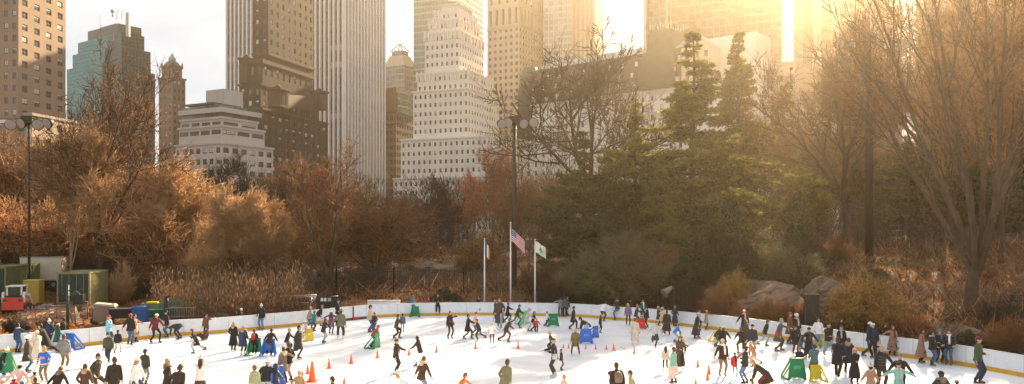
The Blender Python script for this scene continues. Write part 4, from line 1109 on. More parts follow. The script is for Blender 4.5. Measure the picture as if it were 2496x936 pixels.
BUSH = [
 ('bushdark', 40, 48.5, 768, 'low dark scrubby bush behind the boards at the far left', 1.1),
 ('bushdark', 118, 49.5, 775, 'dark scrub behind the boards below the hockey goal frames', 1.2),
 ('bush', 232, 52.5, 768, 'brown scrub right of the green post, behind the boards', .8),
 ('bushdark', 185, 60.5, 738, 'dark twiggy bush in front of the second green container', .9),
 ('bushrust', 290, 66, 715, 'rusty bush beside the right end of the second green container', .9),
 ('smallspruce', 330, 69, 655, 'little dark green spruce right of the second green container', 1.2),
 ('smallspruce', 362, 71, 690, 'smaller rounded evergreen right of the little spruce', 1.3),
 ('bushrust', 150, 73, 600, 'rusty bush above the cream tank trailer', 1.3),
 ('bushrust', 20, 74, 590, 'rusty bush above the first green container', 1.3),
 ('bush', 270, 73, 600, 'brown bush above the second green container', 1.3),
 ('bushpale', 300, 68, 640, 'pale branched shrub right behind the second green container', .8),
 ('bushpale', 500, 72, 560, 'pale whippy shrub above the middle of the reeds', .9),
 ('bushrust', 410, 72, 610, 'rusty bush at the foot of the pale barked tree', 1.3),
 ('bushrust', 560, 74, 600, 'rusty bush behind the right part of the reeds', 1.3),
 ('lowgreen', 728, 66, 690, 'dark green rounded bush in front of the iron fence, behind the aluminium frames', 1.1),
 ('lowpine', 815, 62.5, 712, 'low blue green spreading pine right of the aluminium frames', 1.4),
 ('lowpine', 955, 62.5, 728, 'low dark pine bush behind the boards near the white bench box', 1.1),
 ('lowpine', 1085, 62.5, 700, 'low spreading evergreen behind the person in black at the far boards', 1.2),
 ('bush', 890, 72, 640, 'brown bush on the slope beneath the dome shaped tree', 1.3),
 ('bushrust', 1150, 90, 600, 'rusty bush on the rise left of the blue flag', 1.4),
 ('bush', 1330, 66, 640, 'brown bush right of the white leaf flag', 1.2),
 ('olive', 1440, 63, 610, 'large olive green mound bush right of the flagpoles', 1.3),
 ('olive', 1530, 62, 572, 'tall olive bush spilling down the bank behind the boards', 1.2),
 ('bushdark', 1350, 62.5, 700, 'dark low bush behind the boards right of the white flagpole', 1.2),
 ('bushrust', 1625, 64, 610, 'reddish bush above the grey horn loudspeaker', 1.1),
 ('bushdark', 1580, 61, 690, 'dark bush left of the grey horn loudspeaker', 1.2),
 ('bushdark', 1690, 58, 700, 'dark brown bush right of the grey horn loudspeaker', 1.3),
 ('bushgold', 1792, 57.5, 668, 'small golden shrub left of the pale rock outcrop', .7),
 ('bushrust', 1745, 56, 700, 'rusty scrub hiding the left end of the long rock outcrop', .9),
 ('bushrust', 1880, 53.5, 728, 'low rusty scrub in front of the middle of the long rock outcrop', 1.3),
 ('bushdark', 1850, 55, 735, 'dark low shrub below the left rock outcrop', 1.4),
 ('bushrust', 1800, 53, 742, 'brown scrub in front of the left end of the long rock outcrop', .9),
 ('bushred', 1925, 54, 735, 'small red brown scrub between the two rock outcrops', 1.2),
 ('bush', 2045, 52.5, 725, 'brown scrub right of the grey steel cabinet', .8),
 ('bushdark', 1960, 52.5, 745, 'dark shrub around the grey steel cabinet', 1.2),
 ('bushgold', 2110, 49.5, 680, 'big golden leaved bush behind the right boards', 1.15),
 ('bushgold', 2190, 52, 720, 'smaller golden bush right of the big golden one', .8),
 ('olive', 2140, 60, 650, 'green sunlit ground bush above the big golden one', 1.3),
 ('bushred', 2232, 46.5, 770, 'little red leaved bush behind the boards by the green emblem', 1.0),
 ('lowgreen', 2362, 42.5, 805, 'low dark green conifer bush right of the group of four friends', 1.0),
 ('bushrust', 2475, 41, 780, 'reddish brown bush at the right edge just behind the boards', 1.4),
 ('bushrust', 2420, 56, 650, 'rusty sunlit bush right of the giant tree trunk', 1.3),
 ('bushdark', 2440, 47, 730, 'dark bush right of the foot of the giant tree', 1.2),
 ('bushrust', 2260, 60, 655, 'brown sunlit bush left of the giant tree trunk', 1.3),
 ('bushrust', 2040, 70, 575, 'brown scrub at the foot of the right lamp mast', 1.3),
 ('olive', 1900, 62, 600, 'flat olive green bush above the left rock outcrop', 1.5),
]
for key, px, Y, top, lab, w in BUSH:
    plant(key, px, Y, top, lab, 'bush', 'evergreen_bush' if key in ('lowgreen', 'lowpine', 'smallspruce') else 'bush', w)

# uncountable growth: thicket on the banks, reeds, leaf litter and the far wood
def tufts(n, xr, yr, hh, keep, per, spreadr, r, seed):
    rs = np.random.RandomState(seed)
    x = rs.uniform(*xr, n * 4); y = rs.uniform(*yr, n * 4); k = keep(x, y); x, y = x[k][:n], y[k][:n]; n = len(x)
    z = terrain(x, y); P = np.repeat(np.stack([x, y, z - .05], 1), per, 0)
    h = np.repeat(hh * (.35 + 1.1 * rs.rand(n) ** 1.5), per) * (.5 + .7 * rs.rand(n * per))
    P[:, :2] += rs.normal(size=(n * per, 2)) * .25
    D = np.stack([rs.normal(size=n * per) * spreadr, rs.normal(size=n * per) * spreadr, np.ones(n * per)], 1)
    return P, P + D * h[:, None], r
def outside(x, y, d0, d1=999):
    d = rink_dist(x, y); return (d > d0) & (d < d1)
P, E, r = tufts(6000, (-75, 75), (42, 118), 1.5, lambda x, y: outside(x, y, 5, 60) & ((x / y > -.26) | (y > 70)), 7, .65, .028, 5)
V, T = prisms(P, E, r); mi = RS.choice(4, len(P), p=[.3, .25, .35, .1])
tag(link('undergrowth', np_mesh('undergrowth', V, T, [T_brown, T_rust, T_dark, T_gold], np.concatenate([mi] * 3))), kind='stuff')
P, E, r = tufts(700, (-32, -13), (48.5, 72), 1.9, lambda x, y: outside(x, y, 3.5, 22) & (x / y > -.47 + .0) & (x / y < -.255) & ((y > 56) | (x / y > -.42)), 16, .16, .012, 6)
k = (CX + P[:, 0] / P[:, 1] * F > 372)
P, E = P[k], E[k]; V, T = prisms(P, E, r)
v2, t2 = blades(E, (E - P) + RS.normal(size=E.shape) * .25, .35, .07)
V2, T2, M2 = join([(V, T, 0), (v2, t2, 1)])
tag(link('reeds', np_mesh('reeds', V2, T2, [mat('reed_stalks', (.11, .055, .03), .9, .3), mat('reed_plumes', (.19, .115, .065), .9, .2, trans=.3)], M2)), kind='stuff')
P, E, r = tufts(3000, (-40, 45), (36, 64), .35, lambda x, y: outside(x, y, .5, 7) & (x / y > -.5), 14, .6, .008, 7)
V, T = prisms(P, E, r); mi = (RS.rand(len(P)) < .35).astype(int)
tag(link('dry_grass', np_mesh('dry_grass', V, T, [T_brown, T_olive], np.concatenate([mi] * 3))), kind='stuff')
n = 60000; rs = np.random.RandomState(9); x = rs.uniform(-70, 70, n); y = rs.uniform(40, 110, n); k = outside(x, y, 1.2); x, y = x[k], y[k]
P = np.stack([x, y, terrain(x, y) + .03], 1); V, T = blades(P, np.stack([rs.normal(size=len(x)), rs.normal(size=len(x)), rs.rand(len(x)) * .8], 1), .30, .2)
tag(link('fallen_leaves', np_mesh('fallen_leaves', V, T, L_dead)), kind='stuff')
# far wood between the fence and the avenue
def far_wood():
    rs = np.random.RandomState(21); parts = []; b = 0; Ps, Es, Rs = [], [], []
    for i in range(150):
        Y = rs.uniform(112, 205); px = rs.uniform(-160, 2660); x = (px - CX) / F * Y; z = tz(x, Y)
        top = 430 + 90 * rs.rand() + (0 if px < 1300 else -70 * rs.rand()); H = max(3.5, CH + (HY - top) / F * Y - z); wd = H * .42
        m = 520; f = rs.rand(m); a = rs.rand(m) * 6.283; rr = wd * np.sqrt(np.clip(1 - ((f - .62) / .45) ** 2, .02, 1)) * rs.rand(m) ** .4
        P = np.stack([x + np.cos(a) * rr, Y + np.sin(a) * rr, z + H * f], 1)
        D = np.stack([np.cos(a) * .6, np.sin(a) * .6, .5 + rs.rand(m)], 1) + rs.normal(size=(m, 3)) * .4
        Ps.append(P); Es.append(P + D * H * .10); Rs.append(np.full(m, .05))
        L0 = np.array([[x, Y, z - .3]] * 6); L1 = L0 + np.stack([rs.normal(size=6) * wd * .45, rs.normal(size=6) * wd * .45, H * (.6 + .3 * rs.rand(6))], 1)
        Ps.append(L0); Es.append(L1); Rs.append(np.full(6, .16))
    P = np.concatenate(Ps); E = np.concatenate(Es); V, T = prisms(P, E, np.concatenate(Rs)); g = (np.sin(P[:, 0] * .13) + .6 * RS.normal(size=len(P)) > .2).astype(int)
    return np_mesh('far_woodland', V, T, [T_dark, T_brown], np.concatenate([g] * 3))
tag(link('far_woodland', far_wood()), kind='stuff')
# ------------------------------------------------------------------ people
SKIN = mat('skin', (.50, .29, .20), .55, .08, 8, spec=.3)
SKIN2 = mat('skin_dark', (.16, .085, .05), .55, .08, 8, spec=.3)
EYE = mat('eye_dark', (.015, .012, .01), .3, .1)
LIP = mat('lip', (.32, .10, .09), .5, .1)
BLADE = mat('skate_steel', (.5, .5, .52), .3, .05, metal=.9)
CLR = dict(black=(.014, .014, .016), char=(.035, .034, .036), grey=(.16, .16, .165), lgrey=(.40, .40, .40), white=(.74, .73, .70), cream=(.58, .50, .40),
    navy=(.018, .028, .065), blue=(.03, .12, .42), lblue=(.22, .47, .60), sky=(.42, .55, .66), denim=(.055, .10, .17), ldenim=(.20, .30, .40), teal=(.02, .17, .18), dteal=(.01, .075, .07),
    green=(.03, .22, .09), mint=(.25, .45, .38), olive=(.10, .095, .045), khaki=(.27, .21, .12), dkolive=(.045, .04, .025), tan=(.36, .25, .15), camel=(.38, .21, .12),
    brown=(.085, .045, .028), dbrown=(.035, .022, .016), rust=(.30, .10, .03), maroon=(.13, .018, .028), red=(.52, .03, .025), pink=(.68, .33, .30), lpink=(.70, .45, .38), purple=(.17, .05, .14),
    lilac=(.24, .15, .24), yellow=(.60, .42, .04), gold=(.42, .26, .06), neon=(.50, .72, .10), orange=(.65, .16, .03), taupe=(.17, .125, .09), fur=(.36, .22, .11), lfur=(.55, .42, .28), poncho=(.40, .20, .12), lolive=(.33, .34, .20))
HAIR = dict(hblack=(.012, .010, .009), hbrown=(.06, .03, .016), hblond=(.42, .27, .11), hred=(.20, .06, .02), hgrey=(.3, .3, .3))
def cloth(c, puff=False):
    if c.startswith('h') and c in HAIR: return mat('hair_' + c[1:], HAIR[c], .6, .3, 12, .3)
    n = ('puffer_' if puff else 'cloth_') + c
    if n in MATS: return MATS[n]
    m = mat(n, CLR[c], .85 if not puff else .55, .22, 4, .7, bscale=7)
    if puff:
        nt = m.node_tree; N, L = nt.nodes, nt.links; b = N['Principled BSDF']
        tc = N.new('ShaderNodeTexCoord'); wv = N.new('ShaderNodeTexWave'); wv.bands_direction = 'Z'; wv.inputs['Scale'].default_value = 2.6; wv.inputs['Distortion'].default_value = .6
        L.new(tc.outputs['Object'], wv.inputs['Vector']); bp = N.new('ShaderNodeBump'); bp.inputs['Strength'].default_value = .4; bp.inputs['Distance'].default_value = .03
        L.new(wv.outputs['Fac'], bp.inputs['Height']); L.new(bp.outputs['Normal'], b.inputs['Normal'])
    return m

def ik(a, b, l1, l2, pole):
    d = b - a; D = min(d.length, (l1 + l2) * .999); dn = d.normalized() if d.length > 1e-6 else Vector((0, 0, -1))
    x = (l1 * l1 - l2 * l2 + D * D) / (2 * D + 1e-9); h = math.sqrt(max(0, l1 * l1 - x * x))
    p = (pole - dn * pole.dot(dn)).normalized()
    return a + dn * x + p * h, a + dn * D

#           hip height, lean, side sway, (right foot), (left foot)   feet: x, y (negative = forward), lift
POSES = {
 'stand': (.955, 2, 0, (.12, -.02, 0), (-.12, .05, 0)),
 'wide': (.93, 4, 0, (.26, -.02, 0), (-.24, .04, 0)),
 'walk': (.93, 7, 0, (.11, -.26, 0), (-.11, .28, .03)),
 'walk2': (.93, 7, 0, (.11, .28, .03), (-.11, -.26, 0)),
 'stride': (.90, 22, 6, (.10, -.12, 0), (-.26, .52, .14)),
 'stride2': (.90, 22, -6, (.26, .52, .14), (-.10, -.12, 0)),
 'glide': (.88, 14, 0, (.16, -.18, 0), (-.16, .16, 0)),
 'oneleg': (.95, 6, 8, (.02, 0, 0), (-.08, .42, .30)),
 'lean': (.90, 34, 0, (.17, -.05, 0), (-.17, .10, 0)),
 'low': (.84, 55, 0, (.20, -.12, 0), (-.20, .14, 0)),
 'bend': (.86, 98, 0, (.24, .05, 0), (-.24, -.05, 0)),
 'crouch': (.50, 38, 0, (.18, -.18, 0), (-.16, .12, 0)),
 'crawl': (.52, 75, 0, (.14, .30, .02), (-.14, .34, .02)),
 'sit': (.17, -22, 0, (.22, -.72, .03), (-.20, -.70, .03)),
}
# hand target from shoulder in the torso frame (side, forward, down) ; side positive = outwards
ARMS = {'d': (.10, .05, -.55), 'o': (.30, .10, -.44), 'O': (.46, .10, -.20), 'f': (.02, .46, -.22), 'F': (.00, .54, -.02), 'h': (-.04, .22, .06), 'p': (.08, .12, -.42),
        'g': (-.04, .36, -.40), 'b': (.02, -.16, -.50), 'c': (-.16, .26, -.26), 'u': (.28, .12, .30), 'l': (.30, .20, -.42)}
RAW = []      # (object, parent, voxel) waiting for their skin to be grown into one surface

def figure(label, px, yh, yf, face, pose, arms, top, topc, legs, legc, head, extra='', h=None, skin=None, boot='black', group=None):
    """top: jacket/puffer/coat/hoodie/long ; legs: pants/tights/skirt/dress ; head: list like 'beanie:white+pom hair:hbrown:long'"""
    rn = random.Random(int(px * 13 + yh))
    hz, lean, sway, fR, fL = POSES[pose]
    lean += rn.uniform(-3, 3); kid = (h or 1.7) < 1.42
    ln = R(lean); sw = R(sway + rn.uniform(-2, 2))
    tu = Vector((math.sin(sw), -math.sin(ln) * math.cos(sw), math.cos(ln) * math.cos(sw))).normalized()
    tr = Vector((1, 0, 0)); tr = (tr - tu * tr.dot(tu)).normalized(); tf = tu.cross(tr) * -1
    if tf.y > 0 and lean < 90: tf = -tf
    tf = tr.cross(tu) * -1 if (tr.cross(tu)).dot(Vector((0, -1, -.001))) < 0 else tr.cross(tu)
    P = Vector((0, 0, hz)); NK = P + tu * .53
    hu = (tu + Vector((0, 0, .9 if lean < 60 else .15))).normalized(); hf = (tf + (Vector((0, 0, -.5)) if 'd' in extra.split(':') else Vector((0, 0, 0)))).normalized()
    hf = (hf - hu * hf.dot(hu)).normalized(); hr = hu.cross(hf) * -1
    if hr.dot(tr) < 0: hr = -hr
    hs = 1.22 if kid else 1.04
    HC = NK + tu * .035 + hu * .125 * hs
    top_z = (HC + hu * .13 * hs).z
    if 'pom' in head or 'beanie' in head: top_z += .04
    top_z = max(top_z, (P + tu * .1).z + .12)
    # place it
    Z0 = ICE + .002
    if yf is not None:
        Y = F * (CH - ICE) / (yf - HY)
        need = (CH - (yh - HY) * Y / F) - ICE; sc = need / top_z
        if h: sc = min(max(sc, h / 1.75 * .93), h / 1.75 * 1.07)
        sc = min(1.13, max(.5, sc))
    else:
        sc = (h or 1.7) / 1.75; Y = F * (CH - ICE - top_z * sc) / (yh - HY)
    ang = {'F': 0, 'R': 90, 'B': 180, 'L': 270, 'FR': 45, 'BR': 135, 'BL': 225, 'FL': 315}[face] + rn.uniform(-12, 12)
    o = empty('person', ((px - CX) / F * Y, Y, Z0), R(ang), label, 'person', group); o.scale = (sc, sc, sc)
    SK = SKIN2 if skin == 'dark' else SKIN
    # ---- joints
    hipR, hipL = P + Vector((.09, 0, -.02)), P + Vector((-.09, 0, -.02))
    legsJ = []
    for hp, ft, s in ((hipR, fR, 1), (hipL, fL, -1)):
        ank = Vector((ft[0], ft[1], .165 + ft[2])); kn, ank = ik(hp, ank, .43, .42, Vector((s * .12, -1, .1)) if pose != 'sit' else Vector((s * .1, 0, 1)))
        legsJ.append((hp, kn, ank))
    armsJ = []
    for s, code in ((1, arms[0]), (-1, arms[1])):
        sh = P + tu * .47 + tr * .175 * s; a = ARMS[code]
        tdn = tu if lean < 50 or code in 'FfOo' else Vector((0, 0, 1))
        tg = sh + tr * s * a[0] + tf * a[1] + tdn * a[2]
        if tg.z < .06: tg.z = .06
        el, wr = ik(sh, tg, .28, .25, (tf * -1 + tr * s * .5 - tu * .3))
        armsJ.append((sh, el, wr, s))
    # ---- body: one surface grown from overlapping forms
    mb = MB()
    st = [(-.10, .13, .10), (0, .165, .115), (.12, .135, .10), (.28, .155, .115), (.42, .165, .10), (.50, .10, .075), (.54, .06, .055)]
    mb.tube([P + tu * z for z, a, b in st], [a for z, a, b in st], 12, flat=[b for z, a, b in st], ref=tr)
    mb.tube([NK - tu * .05, NK + tu * .03, HC - hu * .04], [.06, .054, .055], 8)
    A = (hr, hf, hu)
    mb.ball(HC, .076 * hs, .094 * hs, .115 * hs, 14, 9, ax=A); mb.ball(HC - hu * .05 * hs + hf * .03, .055 * hs, .06 * hs, .06 * hs, 10, 5, ax=A)
    mb.tube([HC + hf * .075 * hs + hu * .02, HC + hf * .118 * hs - hu * .02, HC + hf * .085 * hs - hu * .035], [.012, .018, .014], 6)
    for s in (1, -1): mb.ball(HC + hr * s * .078 * hs - hu * .005, .014, .026, .034, 6, 4, ax=A)
    for (a, b, c) in legsJ:
        mb.tube([a + Vector((0, 0, .06)), a, a.lerp(b, .5), b, b.lerp(c, .35), c, c - Vector((0, 0, .05))], [.08, .08, .064, .047, .048, .034, .036], 9)
        mb.tube([c + Vector((0, .05, -.05)), c + Vector((0, -.13, -.06))], [.04, .035], 8)
    for sh, el, wr, s in armsJ:
        mb.tube([sh - tr * s * .05 - tu * .01, sh, sh.lerp(el, .5), el, el.lerp(wr, .4), wr], [.05, .055, .046, .038, .038, .026], 8)
        hd = (wr - el).normalized(); sd = (hd.cross(Vector((0, 0, 1))) if abs(hd.z) < .9 else hd.cross(tf)).normalized(); pn = hd.cross(sd).normalized()
        if pn.dot(tr * s) > 0: pn = -pn
        sd = pn.cross(hd).normalized()
        mb.tube([wr - hd * .01, wr + hd * .045, wr + hd * .09], [.028, .040, .038], 8, flat=[.022, .018, .015], ref=sd)
        for q, (off, L) in enumerate(((-.030, .066), (-.010, .078), (.010, .073), (.029, .055))):
            b0 = wr + hd * .082 + sd * off; b1 = b0 + hd * L * .5 + pn * .006; b2 = b1 + hd * L * .3 + pn * .022; b3 = b2 + hd * L * .12 + pn * .018
            mb.tube([b0 - hd * .02, b0, b1, b2, b3], [.0105, .0105, .010, .0095, .008], 6)
        t0 = wr + hd * .03 - sd * .03; t1 = t0 - sd * .028 + hd * .028 + pn * .01; t2 = t1 + hd * .030 - sd * .004 + pn * .014
        mb.tube([t0, t1, t2], [.014, .012, .0095], 6)
    RAW.append(['body', mb, [SK, EYE, LIP], o, .0155])
    face_mb = MB()
    for s in (1, -1): face_mb.ball(HC + hf * .086 * hs + hr * s * .030 * hs + hu * .012, .012, .008, .009, 6, 4, m=1, ax=A)
    face_mb.ball(HC + hf * .090 * hs - hu * .058 * hs, .024, .008, .008, 6, 4, m=2, ax=A)
    RAW[-1].append(face_mb)
    puff = top.startswith('puffer'); up = .015 if puff else 0
    TM = cloth(topc, puff)
    # ---- top garment
    mb = MB(); hem = {'jacket': -.13, 'puffer': -.12, 'hoodie': -.12, 'sweater': -.08, 'long': -.36, 'pufferlong': -.40, 'coat': -.62, 'dress': -.66}[top]
    g = [(.575, .068, .068), (.535, .078, .075), (.49, .125, .095), (.43, .178, .122), (.28, .182, .142), (.12, .170, .135), (.0, .190, .150)]
    pts = [P + tu * z for z, a, b in g]; ra = [a + up for z, a, b in g]; rb = [b + up for z, a, b in g]
    n = max(1, int(-hem / .12)); dn = (-tu).lerp(Vector((0, 0, -1)), .7).normalized()
    for k in range(1, n + 1):
        f = k / n; pts.append(P + dn * (-hem) * f); ra.append(.195 + up + .05 * f * (-hem) / .4 + .01); rb.append(.155 + up + .09 * f * (-hem) / .4)
    mb.tube(pts, ra, 14, flat=rb, ref=tr)
    for sh, el, wr, s in armsJ:
        mb.tube([sh - tr * s * .08 + tu * .02, sh - tu * .02 - tr * s * .012, sh.lerp(el, .5), el, el.lerp(wr, .5), el.lerp(wr, .97)], [.075 + up, .082 + up, .070 + up, .060 + up, .055 + up, .046], 9)
    RAW.append(['coat' if hem < -.3 else 'jacket', mb, [TM], o, .02])
    # ---- legs
    if legs in ('pants', 'tights', 'wide', 'skirt', 'dress'):
        k = {'pants': 1.0, 'tights': .8, 'wide': 1.2, 'skirt': .78, 'dress': .8}[legs]; mb = MB()
        mb.tube([P + tu * .08, P - Vector((0, 0, .02)), P - Vector((0, 0, .12))], [.16, .165, .14], 12, flat=[.12, .125, .11], ref=tr)
        for (a, b, c) in legsJ:
            mb.tube([a + Vector((0, 0, .03)), a - Vector((0, 0, .04)), a.lerp(b, .5), b, b.lerp(c, .4), b.lerp(c, .93)], [.10, .105 * k ** .3, .094 * k, .076 * k, .072 * k, .062 * k], 9)
        RAW.append(['trousers', mb, [cloth(legc if legs not in ('skirt', 'dress') else 'lpink' if 'bare' in extra else 'black')], o, .02])
    if legs in ('skirt', 'dress'):
        mb = MB(); e = -.42 if legs == 'skirt' else -.72
        mb.tube([P + tu * .1, P, P + Vector((0, 0, e * .5)), P + Vector((0, 0, e))], [.16, .185, .22, .27], 14, flat=[.12, .15, .2, .25], ref=tr)
        RAW.append(['skirt', mb, [cloth(legc)], o, .024])
    # ---- skates
    for (a, b, c) in legsJ:
        mb = MB(); f = Vector((0, -1, 0)) if pose != 'sit' else Vector((0, -.45, .9)).normalized(); u = Vector((0, 0, 1)) if pose != 'sit' else Vector((0, .9, .45)).normalized()
        if pose == 'crawl': f, u = Vector((0, .2, -.98)), Vector((0, .98, .2))
        lift = c.z - .165; x = Vector((1, 0, 0))
        mb.tube([c + u * .10, c, c - u * .06 - f * .01], [.056, .050, .048], 9)
        mb.tube([c - u * .07 - f * .06, c - u * .068 + f * .04, c - u * .078 + f * .13, c - u * .085 + f * .18], [.042, .046, .042, .022], 9, flat=[.038, .040, .032, .018], ref=x)
        mb.obox(c - u * .135 + f * .05, x * .004, f * .145, u * .027, 1)
        for q in (-.04, .12): mb.obox(c - u * .112 + f * q, x * .010, f * .02, u * .018, 1)
        mb.build('skate', [cloth(boot), BLADE], o)
    # ---- head things
    if 'hair' not in head and 'hood:' not in head.replace('furhood', 'fur'): head += ' hair:' + rn.choice(('hbrown', 'hblack', 'hbrown', 'hblond'))
    for tok in head.split():
        kd, *rest = tok.split(':'); col = rest[0] if rest else 'hbrown'
        pom = '+pom' in col; col = col.replace('+pom', '')
        if kd == 'hair':
            mb = MB(); M_ = cloth(col); ln_ = rest[1] if len(rest) > 1 else 'short'
            mb.ball(HC - hf * .014 * hs + hu * .016 * hs, .088 * hs, .100 * hs, .118 * hs, 12, 6, ax=A, z0=-.05, z1=1)
            mb.ball(HC - hf * .034 * hs - hu * .01, .084 * hs, .082 * hs, .105 * hs, 12, 6, ax=A)
            if ln_ == 'long':
                mb.tube([HC - hf * .05 * hs, HC - hf * .08 * hs - hu * .12, NK - tf * .10 - tu * .06, NK - tf * .12 - tu * .24], [.08, .085, .095, .04], 9, flat=[.05, .045, .04, .02], ref=hr)
                for s in (1, -1): mb.tube([HC + hr * s * .078 * hs, HC + hr * s * .088 * hs - hu * .13, NK + tr * s * .08 + tf * .08 - tu * .12], [.025, .03, .018], 6)
            if ln_ == 'tail':
                mb.tube([HC - hf * .09 * hs + hu * .03, HC - hf * .15 * hs - hu * .03, HC - hf * .15 * hs - hu * .2], [.03, .035, .012], 7)
            mb.build('hair', M_, o, smooth=True)
        elif kd == 'beanie':
            mb = MB(); mb.ball(HC + hu * .022 * hs - hf * .008, .094 * hs, .108 * hs, .112 * hs, 14, 6, ax=A, z0=0.0, z1=1)
            mb.ball(HC + hu * .045 * hs - hf * .008, .101 * hs, .115 * hs, .045, 14, 5, ax=A, z0=-.8, z1=.8)
            if pom: mb.ball(HC + hu * .165 * hs, .052, n=9, k=6, ax=A)
            mb.build('knit_hat', cloth(col), o, smooth=True)
        elif kd == 'cap':
            mb = MB(); mb.ball(HC + hu * .035 * hs - hf * .005, .090 * hs, .104 * hs, .090 * hs, 14, 6, ax=A, z0=0.0, z1=1)
            mb.tube([HC + hu * .05 * hs + hf * .08 * hs, HC + hu * .04 * hs + hf * .165 * hs], [.07, .05], 10, flat=[.010, .007], ref=hr)
            mb.build('cap', cloth(col), o, smooth=True)
        elif kd == 'helmet':
            mb = MB(); mb.ball(HC + hu * .03 * hs, .105 * hs, .122 * hs, .115 * hs, 14, 7, ax=A, z0=-.1, z1=1); mb.build('helmet', cloth(col), o, smooth=True)
        elif kd == 'fluffy':
            mb = MB(); mb.ball(HC + hu * .055 * hs, .125 * hs, .135 * hs, .10 * hs, 10, 6, ax=A)
            for q in range(14):
                a = q * 2.4; mb.ball(HC + hu * (.04 + .05 * math.sin(q * 1.7)) * hs + hr * math.cos(a) * .09 + hf * math.sin(a) * .1, .045, n=6, k=4)
            mb.build('fluffy_hat', cloth(col), o, smooth=True)
        elif kd == 'hood':
            mb = MB(); mb.ball(HC - hf * .022 * hs + hu * .01, .108 * hs, .108 * hs, .138 * hs, 12, 8, ax=A)
            mb.tube([HC - hf * .03 - hu * .06, NK - tu * .02 - tf * .02], [.10, .12], 10)
            mb.build('hood', cloth(col), o, smooth=True)
        elif kd == 'furhood':   # hood lying on the shoulders with a fur rim
            mb = MB(); ring = [NK + tu * .02 + tr * math.cos(a) * .135 + tf * math.sin(a) * .12 - tu * .03 * math.sin(a) for a in [i * 2 * math.pi / 12 for i in range(13)]]
            mb.tube(ring, [.05] * 13, 8, caps=False); mb.ball(NK - tf * .12 - tu * .03, .12, .06, .10, 10, 6, ax=(tr, tf, tu))
            mb.build('fur_collar', cloth(col), o, smooth=True)
        elif kd == 'muffs':
            mb = MB()
            for s in (1, -1): mb.ball(HC + hr * s * .095 * hs, .03, .05, .05, 8, 5, ax=A)
            mb.tube([HC + hr * .09 * hs, HC + hu * .125 * hs + hr * .04, HC + hu * .125 * hs - hr * .04, HC - hr * .09 * hs], [.012] * 4, 6); mb.build('ear_muffs', cloth(col), o, smooth=True)
    for tok in extra.split():
        kd, *rest = tok.split(':'); col = rest[0] if rest else 'red'
        mb = MB()
        if kd == 'scarf':
            ring = [NK + tu * .015 + tr * math.cos(a) * .085 + tf * math.sin(a) * .085 for a in [i * 2 * math.pi / 10 for i in range(11)]]
            mb.tube(ring, [.038] * 11, 7, caps=False); mb.tube([NK + tf * .12 + tr * .04, NK + tf * .16 - tu * .2 + tr * .05, NK + tf * .165 - tu * .42 + tr * .06], [.045, .05, .05], 7, flat=[.02, .02, .015], ref=tr)
            mb.build('scarf', cloth(col), o, smooth=True)
        elif kd == 'backpack':
            mb.tube([P + tu * .08 - tf * .20, P + tu * .2 - tf * .23, P + tu * .40 - tf * .21, P + tu * .46 - tf * .17], [.13, .15, .14, .08], 10, flat=[.07, .09, .08, .04], ref=tr)
            for s in (1, -1): mb.tube([P + tu * .44 - tf * .14 + tr * s * .09, P + tu * .53 + tr * s * .11, P + tu * .38 + tf * .15 + tr * s * .1, P + tu * .12 + tf * .05 + tr * s * .17], [.02] * 4, 6)
            mb.build('backpack', cloth(col), o, smooth=True)
        elif kd == 'bag':
            c = P + tr * .24 + tu * .02; mb.tube([c + Vector((0, 0, .12)), c, c - Vector((0, 0, .12))], [.10, .13, .11], 10, flat=[.05, .06, .05], ref=tf)
            mb.tube([c + Vector((0, 0, .1)), NK + tr * .1 - tf * .05, NK - tr * .1 - tu * .1, P - tr * .1 + tf * .16 + tu * .15, c + tf * .05 + Vector((0, 0, .1))], [.014] * 5, 6)
            mb.build('bag', cloth(col), o, smooth=True)
        elif kd == 'waist':
            mb.tube([P + tu * .10, P + tu * .02, P - Vector((0, 0, .1))], [.185, .215, .225], 12, flat=[.145, .17, .18], ref=tr); mb.build('tied_sweater', cloth(col), o, smooth=True)
        elif kd == 'stripes':   # hockey jersey bands standing proud of the cloth
            pass
        elif kd == 'phone':
            wr = armsJ[0][2]; mb.obox(wr + tf * .09 + tu * .03, tr * .036, tf * .004, tu * .075); mb.build('phone', M_black, o)
    if 'stripes' in extra:
        def band(z0, z1, c, e=.012):
            mb = MB(); zs = [z0, (z0 + z1) / 2, z1]
            def rr(z): return .195 if z < 0 else lerp(.190, .170, min(1, z / .12)) if z < .12 else lerp(.17, .188, min(1, (z - .12) / .16))
            def qq(z): return rr(z) * .8
            mb.tube([P + tu * z for z in zs], [rr(z) + e for z in zs], 14, flat=[qq(z) + e for z in zs], ref=tr); mb.build('jersey_band', cloth(c), o, smooth=True)
        band(-.125, -.09, 'white'); band(-.085, -.04, 'red', .014); band(-.035, 0, 'white')
        for sh, el, wr, s in armsJ:
            for (f0, f1, c) in ((.15, .28, 'white'), (.30, .48, 'red'), (.50, .62, 'white')):
                mb = MB(); mb.tube([el.lerp(wr, f0), el.lerp(wr, f1)], [.072, .070], 9); mb.build('sleeve_band', cloth(c), o, smooth=True)
        mb = MB()
        for a, b in (((-.10, .26), (-.06, .36)), ((-.06, .36), (-.01, .28)), ((-.01, .28), (.04, .34)), ((.04, .34), (.10, .26)), ((-.09, .25), (.09, .25))):
            c = lambda q: P + tr * q[0] + tu * q[1] + tf * .158
            mb.bar(c(a), c(b), .035, .02)
        mb.build('chest_emblem', cloth('pink'), o)
    if 'plaid' in extra:
        mb = MB()
        for z in (-.05, .06, .17, .28, .38): mb.tube([P + tu * z, P + tu * (z + .014)], [.197 if z < .35 else .20] * 2, 14, flat=[.157] * 2, ref=tr)
        mb.build('plaid_lines', cloth('taupe'), o)
    return o

